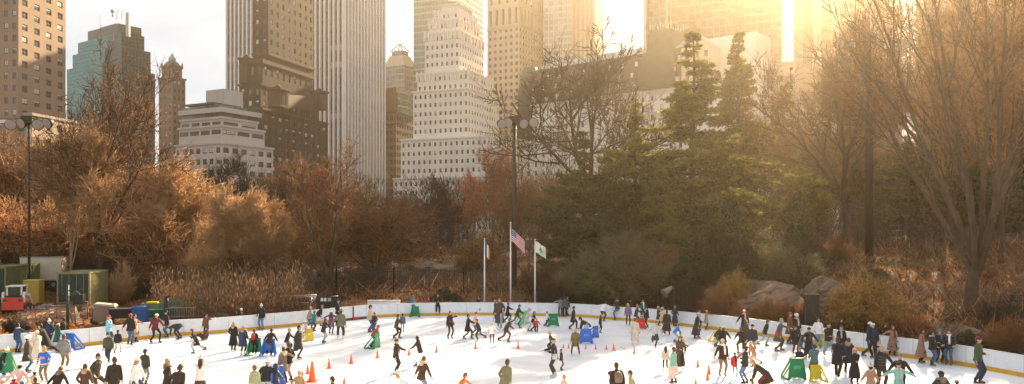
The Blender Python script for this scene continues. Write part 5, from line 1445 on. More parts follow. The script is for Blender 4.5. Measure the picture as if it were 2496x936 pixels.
def grow_bodies():
    """join each queued form into one continuous surface"""
    tmp = bpy.data.collections.new('tmp'); scene.collection.children.link(tmp); obs = []
    for r in RAW:
        me = r[1].mesh('raw', r[2]); ob = bpy.data.objects.new('raw', me); tmp.objects.link(ob)
        md = ob.modifiers.new('r', 'REMESH'); md.mode = 'VOXEL'; md.voxel_size = r[4]; md.use_smooth_shade = True
        obs.append(ob)
    dg = bpy.context.evaluated_depsgraph_get(); dg.update()
    for r, ob in zip(RAW, obs):
        me = bpy.data.meshes.new_from_object(ob.evaluated_get(dg), depsgraph=dg); me.name = r[0]
        if len(r) > 5:   # eyes and mouth set into the face
            bm = bmesh.new(); bm.from_mesh(me); fm = r[5].mesh('f', r[2]); bm.from_mesh(fm)
            for f in bm.faces: f.smooth = True
            bm.to_mesh(me); bm.free(); bpy.data.meshes.remove(fm)
        if not me.materials:
            for mm in r[2]: me.materials.append(mm)
        for k, mm in enumerate(r[2]):
            if k < len(me.materials): me.materials[k] = mm
        link(r[0], me, r[3])
    for ob in obs:
        m = ob.data; bpy.data.objects.remove(ob); bpy.data.meshes.remove(m)
    bpy.data.collections.remove(tmp)

W = 'white'
PEOPLE = [
 # label | px, head row, feet row | facing, pose, arms(right,left) | top, colour, legs, colour | head | extra | opts
 ('person in a navy blue jacket holding on to the boards at the far left', 43, 788, 861, 'B', 'stand', 'dO', 'jacket', 'navy2', 'pants', 'denim', 'hair:hblack', 'scarf:cream', {}),
 ('woman in a long cream coat and white knit hat at the left', 90, 803, 889, 'BL', 'walk', 'pc', 'coat', 'cream', 'pants', 'denim', 'beanie:white', '', {}),
 ('woman in a long dark olive jacket with a fluffy white hat, legs apart', 66, 817, 910, 'BR', 'wide', 'od', 'long', 'dkolive', 'tights', 'denim', 'fluffy:white', '', {}),
 ('man in a black coat and brown cap leaning forward with one leg trailing', 112, 788, 872, 'L', 'stride', 'fg', 'long', 'black', 'pants', 'black', 'cap:brown hair:hblack', '', {}),
 ('person in a navy jacket with a tall white pompom hat', 120, 777, 852, 'F', 'stand', 'pd', 'jacket', 'navy', 'pants', 'black', 'beanie:white+pom', '', {}),
 ('person in a grey beanie between the white pompom hat and the dark green coat', 128, 785, 848, 'F', 'stand', 'pp', 'jacket', 'char', 'pants', 'black', 'beanie:grey', '', {}),
 ('woman in a dark green coat and white hat standing by the blue skating aid', 139, 786, 857, 'BR', 'stand', 'gd', 'long', 'dteal', 'tights', 'black', 'beanie:lgrey hair:hbrown:long', '', {}),
 ('tall man in a black jacket with black hair at the boards under the green post', 155, 773, 846, 'L', 'stand', 'cp', 'jacket', 'black', 'pants', 'khaki', 'hair:hblack', '', {}),
 ('person in a grey quilted jacket and brown trousers seen from behind, white skates', 156, 814, 905, 'B', 'stand', 'pd', 'puffer', 'grey', 'pants', 'taupe', 'hair:hbrown', 'scarf:rust', dict(boot=W)),
 ('person in a blue hockey jersey with red and white bands and a beige hood up', 108, 843, 934, 'F', 'stand', 'pp', 'hoodie', 'blue', 'pants', 'taupe', 'hood:tan', 'stripes', {}),
 ('woman in a pale pink coat and white hat, back turned, lower left corner', 38, 886, None, 'B', 'lean', 'oo', 'long', 'lpink', 'pants', 'denim', 'beanie:white hair:hblack', '', dict(h=1.65)),
 ('person in a white pompom hat behind the green skating aid at the left edge', 1, 850, 916, 'R', 'lean', 'gg', 'jacket', 'black', 'pants', 'black', 'beanie:white+pom', '', dict(h=1.4)),
 ('small child in a white and red hat at the bottom left', 34, 916, None, 'B', 'stand', 'oo', 'puffer', 'red', 'pants', 'black', 'beanie:white+pom', 'scarf:red', dict(h=1.15)),
 ('small child in a pink patterned knit hat in the lower left corner', 4, 921, None, 'F', 'stand', 'dd', 'puffer', 'black', 'pants', 'black', 'beanie:pink', '', dict(h=1.15)),
 ('small child with a teal hat at the bottom left', 53, 927, None, 'B', 'stand', 'dd', 'puffer', 'mint', 'pants', 'black', 'beanie:teal', '', dict(h=1.1)),
 ('person in a black coat with a fur trimmed hood, bottom left beside the hockey jersey', 136, 897, None, 'B', 'lean', 'oo', 'long', 'dbrown', 'pants', 'black', 'hair:hred furhood:taupe', '', dict(h=1.6)),
 ('dark haired small child at the bottom edge under the hockey jersey', 87, 919, None, 'B', 'stand', 'dd', 'jacket', 'brown', 'pants', 'black', 'hair:hbrown', '', dict(h=1.15)),
 ('child in a cream suit with a golden scarf left of the hockey jersey', 84, 899, None, 'BL', 'stand', 'od', 'puffer', 'cream', 'pants', 'cream', 'beanie:white', 'scarf:gold', dict(h=1.2)),
 ('woman in a brown coat with a big golden fur hood, bottom left, seen from behind', 206, 886, None, 'B', 'stand', 'pp', 'long', 'brown', 'pants', 'black', 'hair:hbrown furhood:fur', '', dict(h=1.6)),
 ('man in a dark jacket leaning right, just left of the man with short brown hair', 233, 860, None, 'R', 'glide', 'bp', 'jacket', 'dkolive', 'pants', 'brown', 'hair:hbrown', '', dict(h=1.78)),
 ('man in a black jacket and black cap skating toward the camera with a bright face', 265, 810, 886, 'F', 'walk', 'dd', 'puffer', 'dkolive', 'pants', 'navy', 'cap:black', '', {}),
 ('child in a black jacket and pale trousers behind the man in the black cap', 287, 803, 863, 'B', 'walk2', 'dd', 'jacket', 'black', 'pants', 'lgrey', 'beanie:black', '', {}),
 ('man with short brown hair in a dark brown jacket at the bottom, seen from behind', 278, 869, None, 'BL', 'stand', 'dd', 'jacket', 'dbrown', 'pants', 'brown', 'hair:hbrown', '', dict(h=1.8)),
 ('woman in a long white coat and white hat facing right near the bottom edge', 327, 868, None, 'R', 'glide', 'gd', 'long', 'white', 'pants', 'denim', 'beanie:white hair:hblond:long', '', dict(h=1.68)),
 ('skater in a dark jacket and maroon helmet with one arm out, grey trousers', 352, 851, 939, 'B', 'stand', 'od', 'jacket', 'dkolive', 'pants', 'grey', 'helmet:maroon', '', {}),
 ('woman in a light blue jacket and red hat at the left boards', 264, 766, 843, 'R', 'stand', 'df', 'jacket', 'lblue', 'pants', 'denim', 'beanie:red', 'scarf:cream', {}),
 ('man in black and a red hat beside the woman in the camel coat', 317, 762, 843, 'B', 'stand', 'od', 'jacket', 'black', 'pants', 'denim', 'beanie:red', '', {}),
 ('woman in a camel coat held by the man in the red hat', 328, 766, 834, 'R', 'stand', 'fd', 'coat', 'camel', 'tights', 'black', 'hair:hbrown', '', {}),
 ('person in a maroon jacket and white cap beside the green carts', 378, 763, 836, 'FR', 'glide', 'ol', 'jacket', 'maroon', 'tights', 'black', 'cap:white', '', {}),
 ('man in black looking at a phone against the left boards', 407, 757, 823, 'FL', 'stand', 'cc', 'jacket', 'black', 'pants', 'denim', 'hair:hblack', 'phone:x', {}),
 ('person in dark clothes bent double touching the ice by the left boards', 438, 789, 828, 'L', 'bend', 'dd', 'jacket', 'char', 'pants', 'char', 'hair:hblack', '', dict(h=1.7)),
 ('skater in a black coat and a red and white striped hat, pale blurred legs', 478, 799, 862, 'L', 'stride', 'do', 'long', 'black', 'pants', 'lgrey', 'beanie:red', '', {}),
 ('person in maroon fallen on the ice behind the skater in the striped hat', 497, 812, 829, 'L', 'sit', 'bb', 'jacket', 'brown', 'pants', 'char', 'hair:hbrown', '', dict(h=1.6)),
 ('woman with long hair in a short brown fur coat and black boots at the boards', 503, 766, 824, 'F', 'stand', 'hd', 'jacket', 'rustfur', 'tights', 'black', 'hair:hbrown:long', '', {}),
 ('woman in a black jacket, white beanie and jeans stretching a leg at the boards', 585, 750, 802, 'R', 'walk', 'dd', 'jacket', 'black', 'pants', 'denimb', 'beanie:white', '', {}),
 ('person in black and jeans bending to tie a skate between two women in white beanies', 612, 770, 804, 'L', 'bend', 'dd', 'jacket', 'black', 'pants', 'denimb', 'hair:hblack', '', dict(h=1.7)),
 ('woman in a black top, jeans and white beanie with a pompom, at the boards', 637, 740, 805, 'F', 'stand', 'dp', 'jacket', 'black', 'pants', 'denimb', 'beanie:white+pom', '', {}),
 ('woman in a long black coat, fur hood and brown boots, left of the navy one', 569, 784, 855, 'B', 'stand', 'pd', 'coat', 'black', 'tights', 'black', 'furhood:fur hair:hblond', '', dict(boot='brown')),
 ('woman in a long navy coat with a fur hood and grey hat, white skates', 592, 791, 867, 'B', 'stand', 'dp', 'pufferlong', 'navy', 'tights', 'black', 'beanie:lgrey furhood:fur', '', dict(boot=W)),
 ('child in black wearing a red backpack, holding a green skating aid', 620, 802, 864, 'B', 'stand', 'gg', 'jacket', 'black', 'pants', 'black', 'hair:hbrown', 'backpack:red', {}),
 ('person in a black jacket bending over a blue skating aid', 656, 802, 866, 'B', 'lean', 'll', 'jacket', 'dbrown', 'pants', 'denim', 'hair:hbrown', '', {}),
 ('woman in black holding hands with the person in the dark quilted jacket', 699, 800, 862, 'R', 'glide', 'fd', 'jacket', 'black', 'tights', 'black', 'hair:hblond', '', {}),
 ('person in a dark brown quilted jacket looking down, hands held back to a friend', 727, 793, 876, 'R', 'oneleg', 'bb', 'pufferlong', 'dbrown', 'tights', 'dbrown', 'hair:hblack', 'scarf:cream', dict(boot='brown')),
 ('child in white with a white pompom hat on the yellow skating aid', 741, 780, 832, 'FR', 'glide', 'gg', 'puffer', 'white', 'pants', 'lgrey', 'beanie:white+pom', 'scarf:pink', {}),
 ('woman in a long taupe coat with a fur hood reaching her arm out left', 691, 845, 935, 'BL', 'stand', 'dO', 'long', 'taupe', 'tights', 'black', 'hair:hbrown furhood:lfur', '', {}),
 ('man in a black jacket and tan trousers behind the woman in the taupe coat', 703, 834, 931, 'BL', 'stand', 'dp', 'jacket', 'black', 'pants', 'tan', 'hair:hbrown', '', {}),
 ('child in a pale olive coat with a hood, seen from behind at the bottom', 620, 889, None, 'B', 'stand', 'dd', 'long', 'lolive', 'pants', 'denim', 'hair:hred', 'scarf:lolive', dict(h=1.35)),
 ('person in a black quilted jacket and white pompom hat leaning over a green aid', 647, 878, None, 'B', 'lean', 'll', 'puffer', 'black', 'pants', 'lgrey', 'beanie:white+pom', '', dict(h=1.6)),
 ('child in a navy hooded jacket holding the blue aid at the bottom', 672, 886, None, 'BR', 'stand', 'gg', 'puffer', 'navy', 'pants', 'black', 'hood:navy', '', dict(h=1.3)),
 ('woman in white with a pink scarf and short brown skirt, one arm reaching out', 488, 867, None, 'B', 'glide', 'hO', 'jacket', 'white', 'skirt', 'brown', 'beanie:white+pom hair:hbrown:long', 'scarf:pink', dict(h=1.68)),
 ('woman with blond hair in a long dark coat at the bottom, seen from behind', 408, 873, None, 'BR', 'stand', 'pp', 'coat', 'dbrown', 'pants', 'black', 'hair:hblond furhood:taupe', '', dict(h=1.68)),
 ('man in a dark brown jacket at the bottom holding hands with the girl in pink', 428, 891, None, 'B', 'lean', 'od', 'jacket', 'dbrown', 'pants', 'brown', 'hair:hbrown', '', dict(h=1.75)),
 ('girl in a dusty pink jacket at the bottom left, arm out to the right', 439, 886, None, 'BR', 'stand', 'Od', 'jacket', 'pink', 'pants', 'brown', 'hair:hbrown:tail', '', dict(h=1.5)),
 ('child in a golden brown furry coat at the bottom edge by the biggest cone', 725, 906, None, 'B', 'lean', 'oo', 'puffer', 'fur', 'pants', 'black', 'hair:hblond', '', dict(h=1.2)),
 ('dark haired person half out of the bottom edge right of the biggest cone', 812, 917, None, 'L', 'stand', 'dd', 'jacket', 'dkolive', 'pants', 'black', 'hair:hblack', '', dict(h=1.5)),
 # centre left
 ('person in a beige jacket by the end of the yellow strip, facing right', 752, 746, 802, 'R', 'glide', 'df', 'jacket', 'tan', 'pants', 'denim', 'beanie:cream', '', {}),
 ('woman in a teal jacket and teal hat reaching her arm to the right', 763, 756, 809, 'BR', 'glide', 'Od', 'jacket', 'teal', 'pants', 'black', 'beanie:teal hair:hbrown', '', {}),
 ('skater in black with a white sleeve passing behind the teal jacket', 777, 742, 796, 'R', 'stride', 'ob', 'jacket', 'black', 'pants', 'lgrey', 'beanie:grey', '', {}),
 ('slim skater in black and pale trousers in front of the gate', 788, 776, 837, 'BR', 'glide', 'ff', 'jacket', 'char', 'pants', 'lgrey', 'hair:hbrown', '', {}),
 ('little girl in a purple coat and white hat with both arms held out', 807, 756, 815, 'B', 'stand', 'OO', 'long', 'purple', 'tights', 'char', 'beanie:white hair:hbrown:long', '', {}),
 ('tall man in black by the gate, left of the one in the olive jacket', 823, 730, 794, 'R', 'stand', 'dp', 'jacket', 'black', 'pants', 'black', 'hair:hbrown', '', {}),
 ('person in an olive jacket, black trousers and white skates seen from behind', 830, 752, 829, 'B', 'glide', 'od', 'jacket', 'oliveb', 'pants', 'char', 'beanie:khaki', '', dict(boot=W)),
 ('man in a cream jacket and dark cap looking at his hands by the far boards', 901, 743, 811, 'R', 'stand', 'cc', 'jacket', 'lfur', 'pants', 'denim', 'cap:black hair:hblack', '', {}),
 ('person in a dark jacket beside the man in the cream jacket', 913, 761, 815, 'FL', 'stand', 'pd', 'jacket', 'char', 'pants', 'denim', 'hair:hblack', '', {}),
 ('child in a bright red jacket pushing a green skating aid', 910, 792, 847, 'R', 'lean', 'gg', 'puffer', 'red', 'pants', 'denim', 'hair:hbrown', '', {}),
 ('person in a brown jacket and maroon headband facing right', 966, 766, 826, 'R', 'glide', 'fd', 'jacket', 'dkbrown', 'pants', 'black', 'hair:hbrown muffs:maroon', '', {}),
 ('child in a slate blue jacket behind the brown jacketed skater', 981, 764, 811, 'B', 'walk', 'dd', 'jacket', 'slate', 'tights', 'slate', 'hair:hblack', '', {}),
 ('person in a blue grey hood leaning on a green aid at the far boards', 1007, 724, 770, 'B', 'lean', 'gg', 'jacket', 'slate', 'pants', 'black', 'hood:slate', '', dict(h=1.7)),
 ('man all in black standing straight against the far boards', 1067, 716, 769, 'F', 'stand', 'cc', 'jacket', 'black', 'pants', 'black', 'hair:hbrown', '', {}),
 ('woman in black with long auburn hair raising a hand to her face', 1097, 758, 826, 'FR', 'stand', 'hd', 'jacket', 'dbrown', 'tights', 'char', 'hair:hred:long', 'bag:tan', {}),
 ('woman in a long black coat skating right in the centre, arm forward', 1140, 765, 828, 'R', 'walk', 'ff', 'long', 'black', 'tights', 'black', 'hair:hblack', '', {}),
 ('blurred person in a pale pink jacket behind the woman in the long black coat', 1156, 759, 818, 'R', 'glide', 'dd', 'jacket', 'lpink', 'pants', 'denim', 'beanie:maroon', '', {}),
 ('slim person in black facing left right of the pale pink jacket', 1168, 776, 832, 'L', 'stride', 'dd', 'jacket', 'black', 'tights', 'black', 'hair:hbrown', '', {}),
 ('woman in a black jacket and light jeans at the far boards by the left flagpole', 1167, 722, 768, 'F', 'stand', 'hd', 'jacket', 'black', 'pants', 'ldenim', 'hair:hblack:long', '', {}),
 ('child in white with maroon leggings in the middle of the ice', 1199, 784, 838, 'F', 'stand', 'oo', 'jacket', 'white', 'tights', 'maroon', 'beanie:lpink', '', {}),
 ('woman in a brown hooded top and black leggings reaching out to her friend', 965, 824, 912, 'R', 'stand', 'fd', 'hoodie', 'dbrown', 'tights', 'black', 'beanie:brown hair:hblond', 'scarf:dbrown', dict(boot=W)),
 ('woman with long dark hair facing left, reaching toward the woman in the hooded top', 1024, 819, 893, 'L', 'glide', 'fd', 'jacket', 'dbrown', 'pants', 'white', 'hair:hblack:long', '', {}),
 ('woman in a brown coat with auburn hair and white fur collar at the bottom centre', 1027, 868, None, 'BR', 'glide', 'oo', 'jacket', 'brown', 'pants', 'ldenim', 'hair:hred furhood:lfur', '', dict(h=1.68)),
 ('small blond child leaning in a white suit at the bottom centre', 992, 911, None, 'L', 'low', 'ff', 'puffer', 'white', 'pants', 'white', 'hair:hblond', '', dict(h=1.15)),
 ('child in an orange coat with an arm stretched right at the bottom edge', 1118, 908, None, 'R', 'lean', 'FO', 'jacket', 'orange', 'pants', 'brown', 'hair:hred', '', dict(h=1.3)),
 ('slim skater in an olive grey coat leaning at the bottom, left of the centre cone', 1230, 876, None, 'BR', 'glide', 'pd', 'long', 'oliveb', 'pants', 'taupe', 'hair:hbrown', '', dict(h=1.7)),
 ('person in black with a pale hood behind the woman in the long brown coat', 1208, 730, 777, 'L', 'stand', 'pd', 'jacket', 'black', 'pants', 'black', 'beanie:lgrey', '', {}),
 ('woman in a long brown coat and light jeans at the far boards', 1218, 725, 800, 'F', 'walk', 'pd', 'coat', 'dkbrown', 'pants', 'ldenim', 'hair:hred:long', '', {}),
 ('person in a black coat skating right by the middle flagpole', 1237, 737, 786, 'R', 'walk', 'ff', 'long', 'black', 'pants', 'black', 'hair:hbrown', '', {}),
 ('thin dark skater facing right between the middle flagpole and the pale green aid', 1260, 742, 795, 'R', 'stride', 'ff', 'jacket', 'char', 'pants', 'grey', 'hair:hblack', '', {}),
 ('blurred skater in pale grey behind the pale green aid', 1284, 750, 808, 'R', 'stride2', 'ff', 'jacket', 'lgrey', 'pants', 'lgrey', 'hair:hgrey', '', {}),
 ('adult in a black jacket and grey beanie guiding the toddler in red', 1299, 757, 808, 'R', 'glide', 'gd', 'jacket', 'black', 'pants', 'dbrown', 'beanie:grey', '', {}),
 ('toddler in a red jacket skating beside the adult in the grey beanie', 1308, 785, 811, 'B', 'stand', 'oo', 'puffer', 'red', 'pants', 'char', 'beanie:grey', '', {}),
 ('skater in a dark top and maroon trousers with a cream bag, centre of the ice', 1234, 775, 836, 'R', 'stride', 'fb', 'jacket', 'char', 'pants', 'maroon', 'hair:hblack', 'bag:cream', {}),
 ('child in a white jacket and dark leggings beside a green aid', 1332, 759, 796, 'R', 'walk', 'gg', 'jacket', 'white', 'tights', 'dbrown', 'hair:hbrown', '', {}),
 ('person in a light grey hooded top hugging a friend at the far boards', 1366, 723, 773, 'B', 'stand', 'Od', 'hoodie', 'grey', 'tights', 'black', 'hair:hbrown', '', {}),
 ('person in a dark grey hooded top in the middle of the hugging group', 1377, 721, 773, 'B', 'stand', 'dd', 'hoodie', 'gunmetal', 'pants', 'black', 'hair:hblack', '', {}),
 ('person in black at the right of the hugging group with raised hands', 1385, 722, 772, 'L', 'stand', 'hh', 'jacket', 'char', 'pants', 'dbrown', 'hair:hbrown', '', {}),
 ('man in a long black jacket and black cap right of the child in white', 1397, 746, 804, 'R', 'walk', 'dd', 'long', 'black', 'pants', 'black', 'cap:black', '', {}),
 ('girl in an olive parka and pale hat standing with legs apart by the small cones', 1402, 798, 865, 'F', 'wide', 'dd', 'long', 'khakib', 'tights', 'brown', 'beanie:lfur hair:hred', '', dict(boot='brown')),
 ('child in a pale blue jacket behind the blue skating aid', 1427, 783, 830, 'F', 'lean', 'gg', 'jacket', 'sky', 'pants', 'lgrey', 'hair:hbrown', '', {}),
 ('adult in black stooping over the blue skating aid', 1434, 777, 824, 'L', 'low', 'gg', 'jacket', 'dbrown', 'pants', 'black', 'hair:hblack', '', dict(h=1.7)),
 ('person in a white quilted jacket hanging over the far boards', 1468, 736, 783, 'BR', 'low', 'OO', 'puffer', 'white', 'pants', 'brown', 'hair:hbrown', '', dict(h=1.7)),
 ('skater in a helmet and dark brown suit swinging an arm, before the white jacket', 1463, 766, 812, 'R', 'oneleg', 'ob', 'jacket', 'dbrown', 'tights', 'dbrown', 'helmet:lgrey', '', dict(boot='brown')),
 ('man in a black sweater and blue jeans, white cap band, at the far boards', 1505, 724, 781, 'BL', 'wide', 'cf', 'sweater', 'char', 'pants', 'denimb', 'hair:hbrown', 'scarf:lgrey', {}),
 ('girl in a lilac jacket with a white hat and long blond hair', 1531, 738, 793, 'F', 'stand', 'dd', 'jacket', 'lilac', 'tights', 'black', 'beanie:cream hair:hblond:long', '', {}),
 ('person in black standing behind the girl in lilac', 1536, 729, 777, 'F', 'stand', 'pp', 'jacket', 'black', 'pants', 'black', 'hair:hbrown', '', {}),
 ('dark clothed skater in a flat cap right of the girl in lilac', 1550, 742, 795, 'R', 'glide', 'fd', 'jacket', 'char', 'pants', 'char', 'cap:taupe', '', {}),
 ('bearded man in a dark green jacket with a white scarf at the far boards', 1567, 729, 785, 'F', 'stand', 'gg', 'jacket', 'dteal', 'pants', 'black', 'hair:hbrown', 'scarf:white', {}),
 ('slim child in black beside the man in the dark green jacket', 1578, 747, 799, 'L', 'stand', 'dc', 'jacket', 'black', 'tights', 'black', 'cap:dbrown', '', {}),
 ('little child with a white and green hat in the red skating aid', 1563, 768, 801, 'F', 'stand', 'gg', 'puffer', 'mint', 'pants', 'red', 'beanie:white', '', {}),
 ('woman in a long cream coat by the red skating aid, seen from behind', 1548, 775, 840, 'B', 'glide', 'dd', 'coat', 'cream', 'tights', 'brown', 'hair:hred', '', dict(boot=W)),
 ('girl in a pale top and dark skirt with both arms out low, red gloves', 1597, 782, 849, 'F', 'oneleg', 'oo', 'jacket', 'lgrey', 'skirt', 'char', 'hair:hbrown', '', {}),
 ('person in a dark coat hugging the woman in beige near the boards', 1605, 745, 795, 'R', 'stand', 'Of', 'long', 'dbrown', 'pants', 'black', 'beanie:lfur', '', {}),
 ('woman in a beige fur coat with a cream bag in the hugging group', 1614, 747, 811, 'R', 'stand', 'Of', 'jacket', 'lfur', 'tights', 'char', 'beanie:cream', 'bag:cream', dict(boot='tan')),
 ('person in a long dark brown coat at the right of the hugging group', 1626, 756, 817, 'B', 'walk', 'dd', 'coat', 'dbrown', 'pants', 'dbrown', 'hair:hbrown', '', {}),
 ('person in a long black coat and fuzzy grey hat, back turned, at the boards', 1645, 743, 796, 'BR', 'stand', 'pp', 'coat', 'char', 'tights', 'black', 'beanie:grey hair:hblond', '', {}),
 ('child in a bright blue jacket and blue hat leaning right', 1645, 788, 834, 'R', 'lean', 'ff', 'puffer', 'blueb', 'pants', 'lgrey', 'beanie:blueb', '', {}),
 ('person in a long charcoal coat and pale pink hat', 1697, 760, 826, 'R', 'glide', 'fd', 'coat', 'char', 'tights', 'brown', 'beanie:lpink', '', dict(boot='brown')),
 ('person in a pale jacket and red hair band behind the charcoal coat', 1704, 754, 805, 'R', 'stand', 'dd', 'jacket', 'lgrey', 'pants', 'char', 'hair:hred', '', {}),
 ('woman in a beige coat stretching an arm to the right boards', 1721, 755, 804, 'R', 'stand', 'Fd', 'long', 'tan', 'tights', 'char', 'beanie:cream', '', {}),
 ('woman in a long brown dress coat with dark brown hair', 1657, 818, 903, 'F', 'walk', 'pc', 'coat', 'dkbrown', 'dress', 'brown', 'hair:hbrown:long', '', dict(boot=W)),
 ('girl in a beige coat with a long braid down her back', 1622, 843, 905, 'B', 'stand', 'dd', 'jacket', 'cream', 'tights', 'dbrown', 'hair:hbrown:long', '', dict(boot=W)),
 ('woman in a mint green sweater and short pale skirt with a ponytail', 1642, 845, 936, 'BL', 'stand', 'dc', 'sweater', 'mintb', 'skirt', 'lpink', 'hair:hbrown:tail', 'bare', {}),
 ('child with a grey helmet and gold trousers on the yellow aid by the brown dress', 1664, 810, 852, 'L', 'stride', 'gg', 'jacket', 'khaki', 'pants', 'gold', 'helmet:grey', '', {}),
 # right
 ('skater in black with a pale pink hat bending left of the neon hat', 1745, 793, 845, 'R', 'lean', 'gg', 'jacket', 'char', 'pants', 'denim', 'beanie:lpink', '', {}),
 ('man in a black jacket and neon yellow green hat', 1763, 792, 868, 'B', 'stand', 'do', 'jacket', 'black', 'pants', 'denim', 'beanie:neon', '', {}),
 ('man in dark brown jacket, pale cap and tan trousers, hand in hand with a child', 1761, 823, 918, 'F', 'stand', 'dl', 'jacket', 'dbrown', 'pants', 'tanb', 'beanie:lfur hair:hbrown', 'scarf:white', dict(boot='brown')),
 ('child in a red jacket and black hat beside the man in the pale cap', 1791, 857, 922, 'F', 'stand', 'ud', 'jacket', 'red', 'pants', 'ldenim', 'beanie:black', 'scarf:black', dict(boot='brown')),
 ('man in dark grey jacket, jeans and black hat right of the child in red', 1816, 841, 937, 'BL', 'stand', 'pc', 'jacket', 'char', 'pants', 'denimb', 'beanie:black', '', {}),
 ('woman in a black coat with a white hat and pink scarf at the right boards', 1814, 752, 822, 'F', 'wide', 'do', 'jacket', 'black', 'pants', 'black', 'beanie:white hair:hblond', 'scarf:pink', {}),
 ('person in a brown jacket with a tan cap just before the white hatted woman', 1814, 780, 850, 'R', 'glide', 'dd', 'jacket', 'dkbrown', 'pants', 'char', 'cap:lfur', '', {}),
 ('dark jacketed person with auburn hair left of the man in the navy puffer', 1808, 798, 863, 'B', 'glide', 'od', 'jacket', 'dbrown', 'pants', 'brown', 'hair:hred', '', {}),
 ('big man in a navy black quilted jacket and tan trousers', 1833, 788, 868, 'F', 'stand', 'dd', 'puffer', 'navyblack', 'pants', 'tan', 'beanie:black', '', {}),
 ('woman in a rusty fur coat and pink trousers swinging to the left', 1838, 832, 895, 'L', 'stride', 'fd', 'jacket', 'poncho', 'pants', 'pink', 'fluffy:lfur', '', {}),
 ('blurred thin skater in a short black jacket against the right boards', 1864, 779, 845, 'R', 'stride', 'db', 'jacket', 'black', 'tights', 'lgrey', 'hair:hbrown', '', {}),
 ('woman in a grey coat with a red sweater tied at her waist, grey curly hair', 1897, 776, 857, 'R', 'glide', 'Fd', 'long', 'gunmetal', 'tights', 'brown', 'hair:hgrey', 'waist:red', dict(boot='brown')),
 ('woman in a dark coat with blond hair crouching over a yellow skating aid', 1868, 877, None, 'L', 'low', 'gg', 'long', 'dbrown', 'pants', 'maroon', 'hair:hblond:long', '', dict(h=1.7)),
 ('dark haired child at the bottom edge below the crouching woman', 1846, 922, None, 'L', 'lean', 'gg', 'jacket', 'black', 'pants', 'black', 'hair:hbrown', '', dict(h=1.15)),
 ('woman in a bright red hat and brown fur coat at the right boards', 1924, 761, 840, 'FR', 'stand', 'pd', 'long', 'rustfur', 'pants', 'black', 'cap:red hair:hbrown', 'scarf:maroon', {}),
 ('person in black with a fluffy white hat beside the red hatted woman', 1941, 764, 838, 'F', 'stand', 'dd', 'jacket', 'black', 'pants', 'black', 'fluffy:white', 'scarf:cream', {}),
 ('man in a long black coat with open collar right behind the teal child', 1939, 795, 862, 'F', 'stand', 'fd', 'long', 'black', 'pants', 'maroon', 'hair:hbrown', '', {}),
 ('child in a grey teal jacket holding on to the woman in the long black coat', 1950, 815, 875, 'FR', 'glide', 'fd', 'jacket', 'slateteal', 'pants', 'maroon', 'hair:hbrown', '', {}),
 ('woman in a long black coat and black hat walking toward the camera among children', 1972, 795, 876, 'F', 'walk', 'oo', 'coat', 'black', 'tights', 'navy', 'beanie:black', 'scarf:brown', dict(boot='brown')),
 ('person in a white hooded top with long dark hair and light jeans', 1994, 774, 848, 'F', 'stand', 'pp', 'hoodie', 'white', 'pants', 'ldenim', 'hair:hblack:long', '', {}),
 ('man in a black top with a pink chest print and light blue jeans', 2019, 786, 870, 'F', 'walk', 'cc', 'hoodie', 'black', 'pants', 'ldenim', 'hair:hbrown', 'bag:pink', {}),
 ('dark haired woman in black looking at the camera from the right boards', 2050, 776, 845, 'F', 'stand', 'dd', 'jacket', 'black', 'pants', 'black', 'hair:hblack:long', '', {}),
 ('man in an open black jacket over a white shirt just before the dark haired woman', 2052, 793, 868, 'FL', 'stand', 'dd', 'jacket', 'black', 'pants', 'char', 'hair:hbrown', 'scarf:lgrey', {}),
 ('large person in a wide black coat and flat cap, right of the teal jacket', 2041, 822, 920, 'BR', 'walk', 'fp', 'long', 'black', 'pants', 'black', 'cap:black hair:hbrown', '', {}),
 ('person in a black coat with a brown fur hood moving right', 2067, 824, 912, 'BR', 'glide', 'dd', 'long', 'charb', 'pants', 'char', 'furhood:fur hair:hbrown', '', {}),
 ('child in a navy jacket and grey hat leaning on the large green aid', 1944, 842, 912, 'F', 'lean', 'gg', 'jacket', 'navy', 'pants', 'brown', 'beanie:grey', '', {}),
 ('person in a teal quilted jacket and orange brown trousers seen from behind', 1985, 837, 925, 'B', 'stand', 'gg', 'puffer', 'slateteal', 'wide', 'rustb', 'beanie:dteal', '', dict(boot='brown')),
 ('woman in a long black coat with a pink hat and blond hair facing the camera', 2083, 845, 938, 'F', 'stand', 'cc', 'coat', 'black', 'tights', 'black', 'beanie:pink hair:hblond:long', '', {}),
 ('tall person in a navy jacket and white hat in the family at the right boards', 2119, 782, 872, 'FR', 'walk', 'dd', 'jacket', 'navy', 'pants', 'char', 'beanie:white', '', {}),
 ('man in a white cap and dark blue jacket in the family at the right', 2130, 787, 874, 'FL', 'stand', 'dd', 'jacket', 'navyblack', 'pants', 'black', 'cap:white', '', {}),
 ('girl in a pale pink jacket standing in front of the man in the white cap', 2137, 806, 872, 'F', 'stand', 'dd', 'jacket', 'lpink', 'pants', 'char', 'beanie:grey', '', {}),
 ('person in a black jacket behind the woman with the long scarf', 2156, 789, 853, 'FR', 'stand', 'dp', 'jacket', 'black', 'pants', 'char', 'hair:hbrown', '', {}),
 ('woman in a long tan coat with a maroon scarf touching the right boards', 2175, 792, 868, 'F', 'stand', 'dO', 'coat', 'camelb', 'tights', 'black', 'hair:hred', 'scarf:maroon', {}),
 ('man in a black plaid jacket and brown trousers at the lower right', 2148, 841, None, 'F', 'stand', 'od', 'jacket', 'charb', 'pants', 'brown', 'hair:hgrey', 'plaid', dict(h=1.8)),
 ('child in a tan and white poncho with a pompom hat at the lower right', 2122, 884, None, 'B', 'stand', 'oo', 'puffer', 'poncho', 'pants', 'brown', 'beanie:cream+pom', 'scarf:cream', dict(h=1.35)),
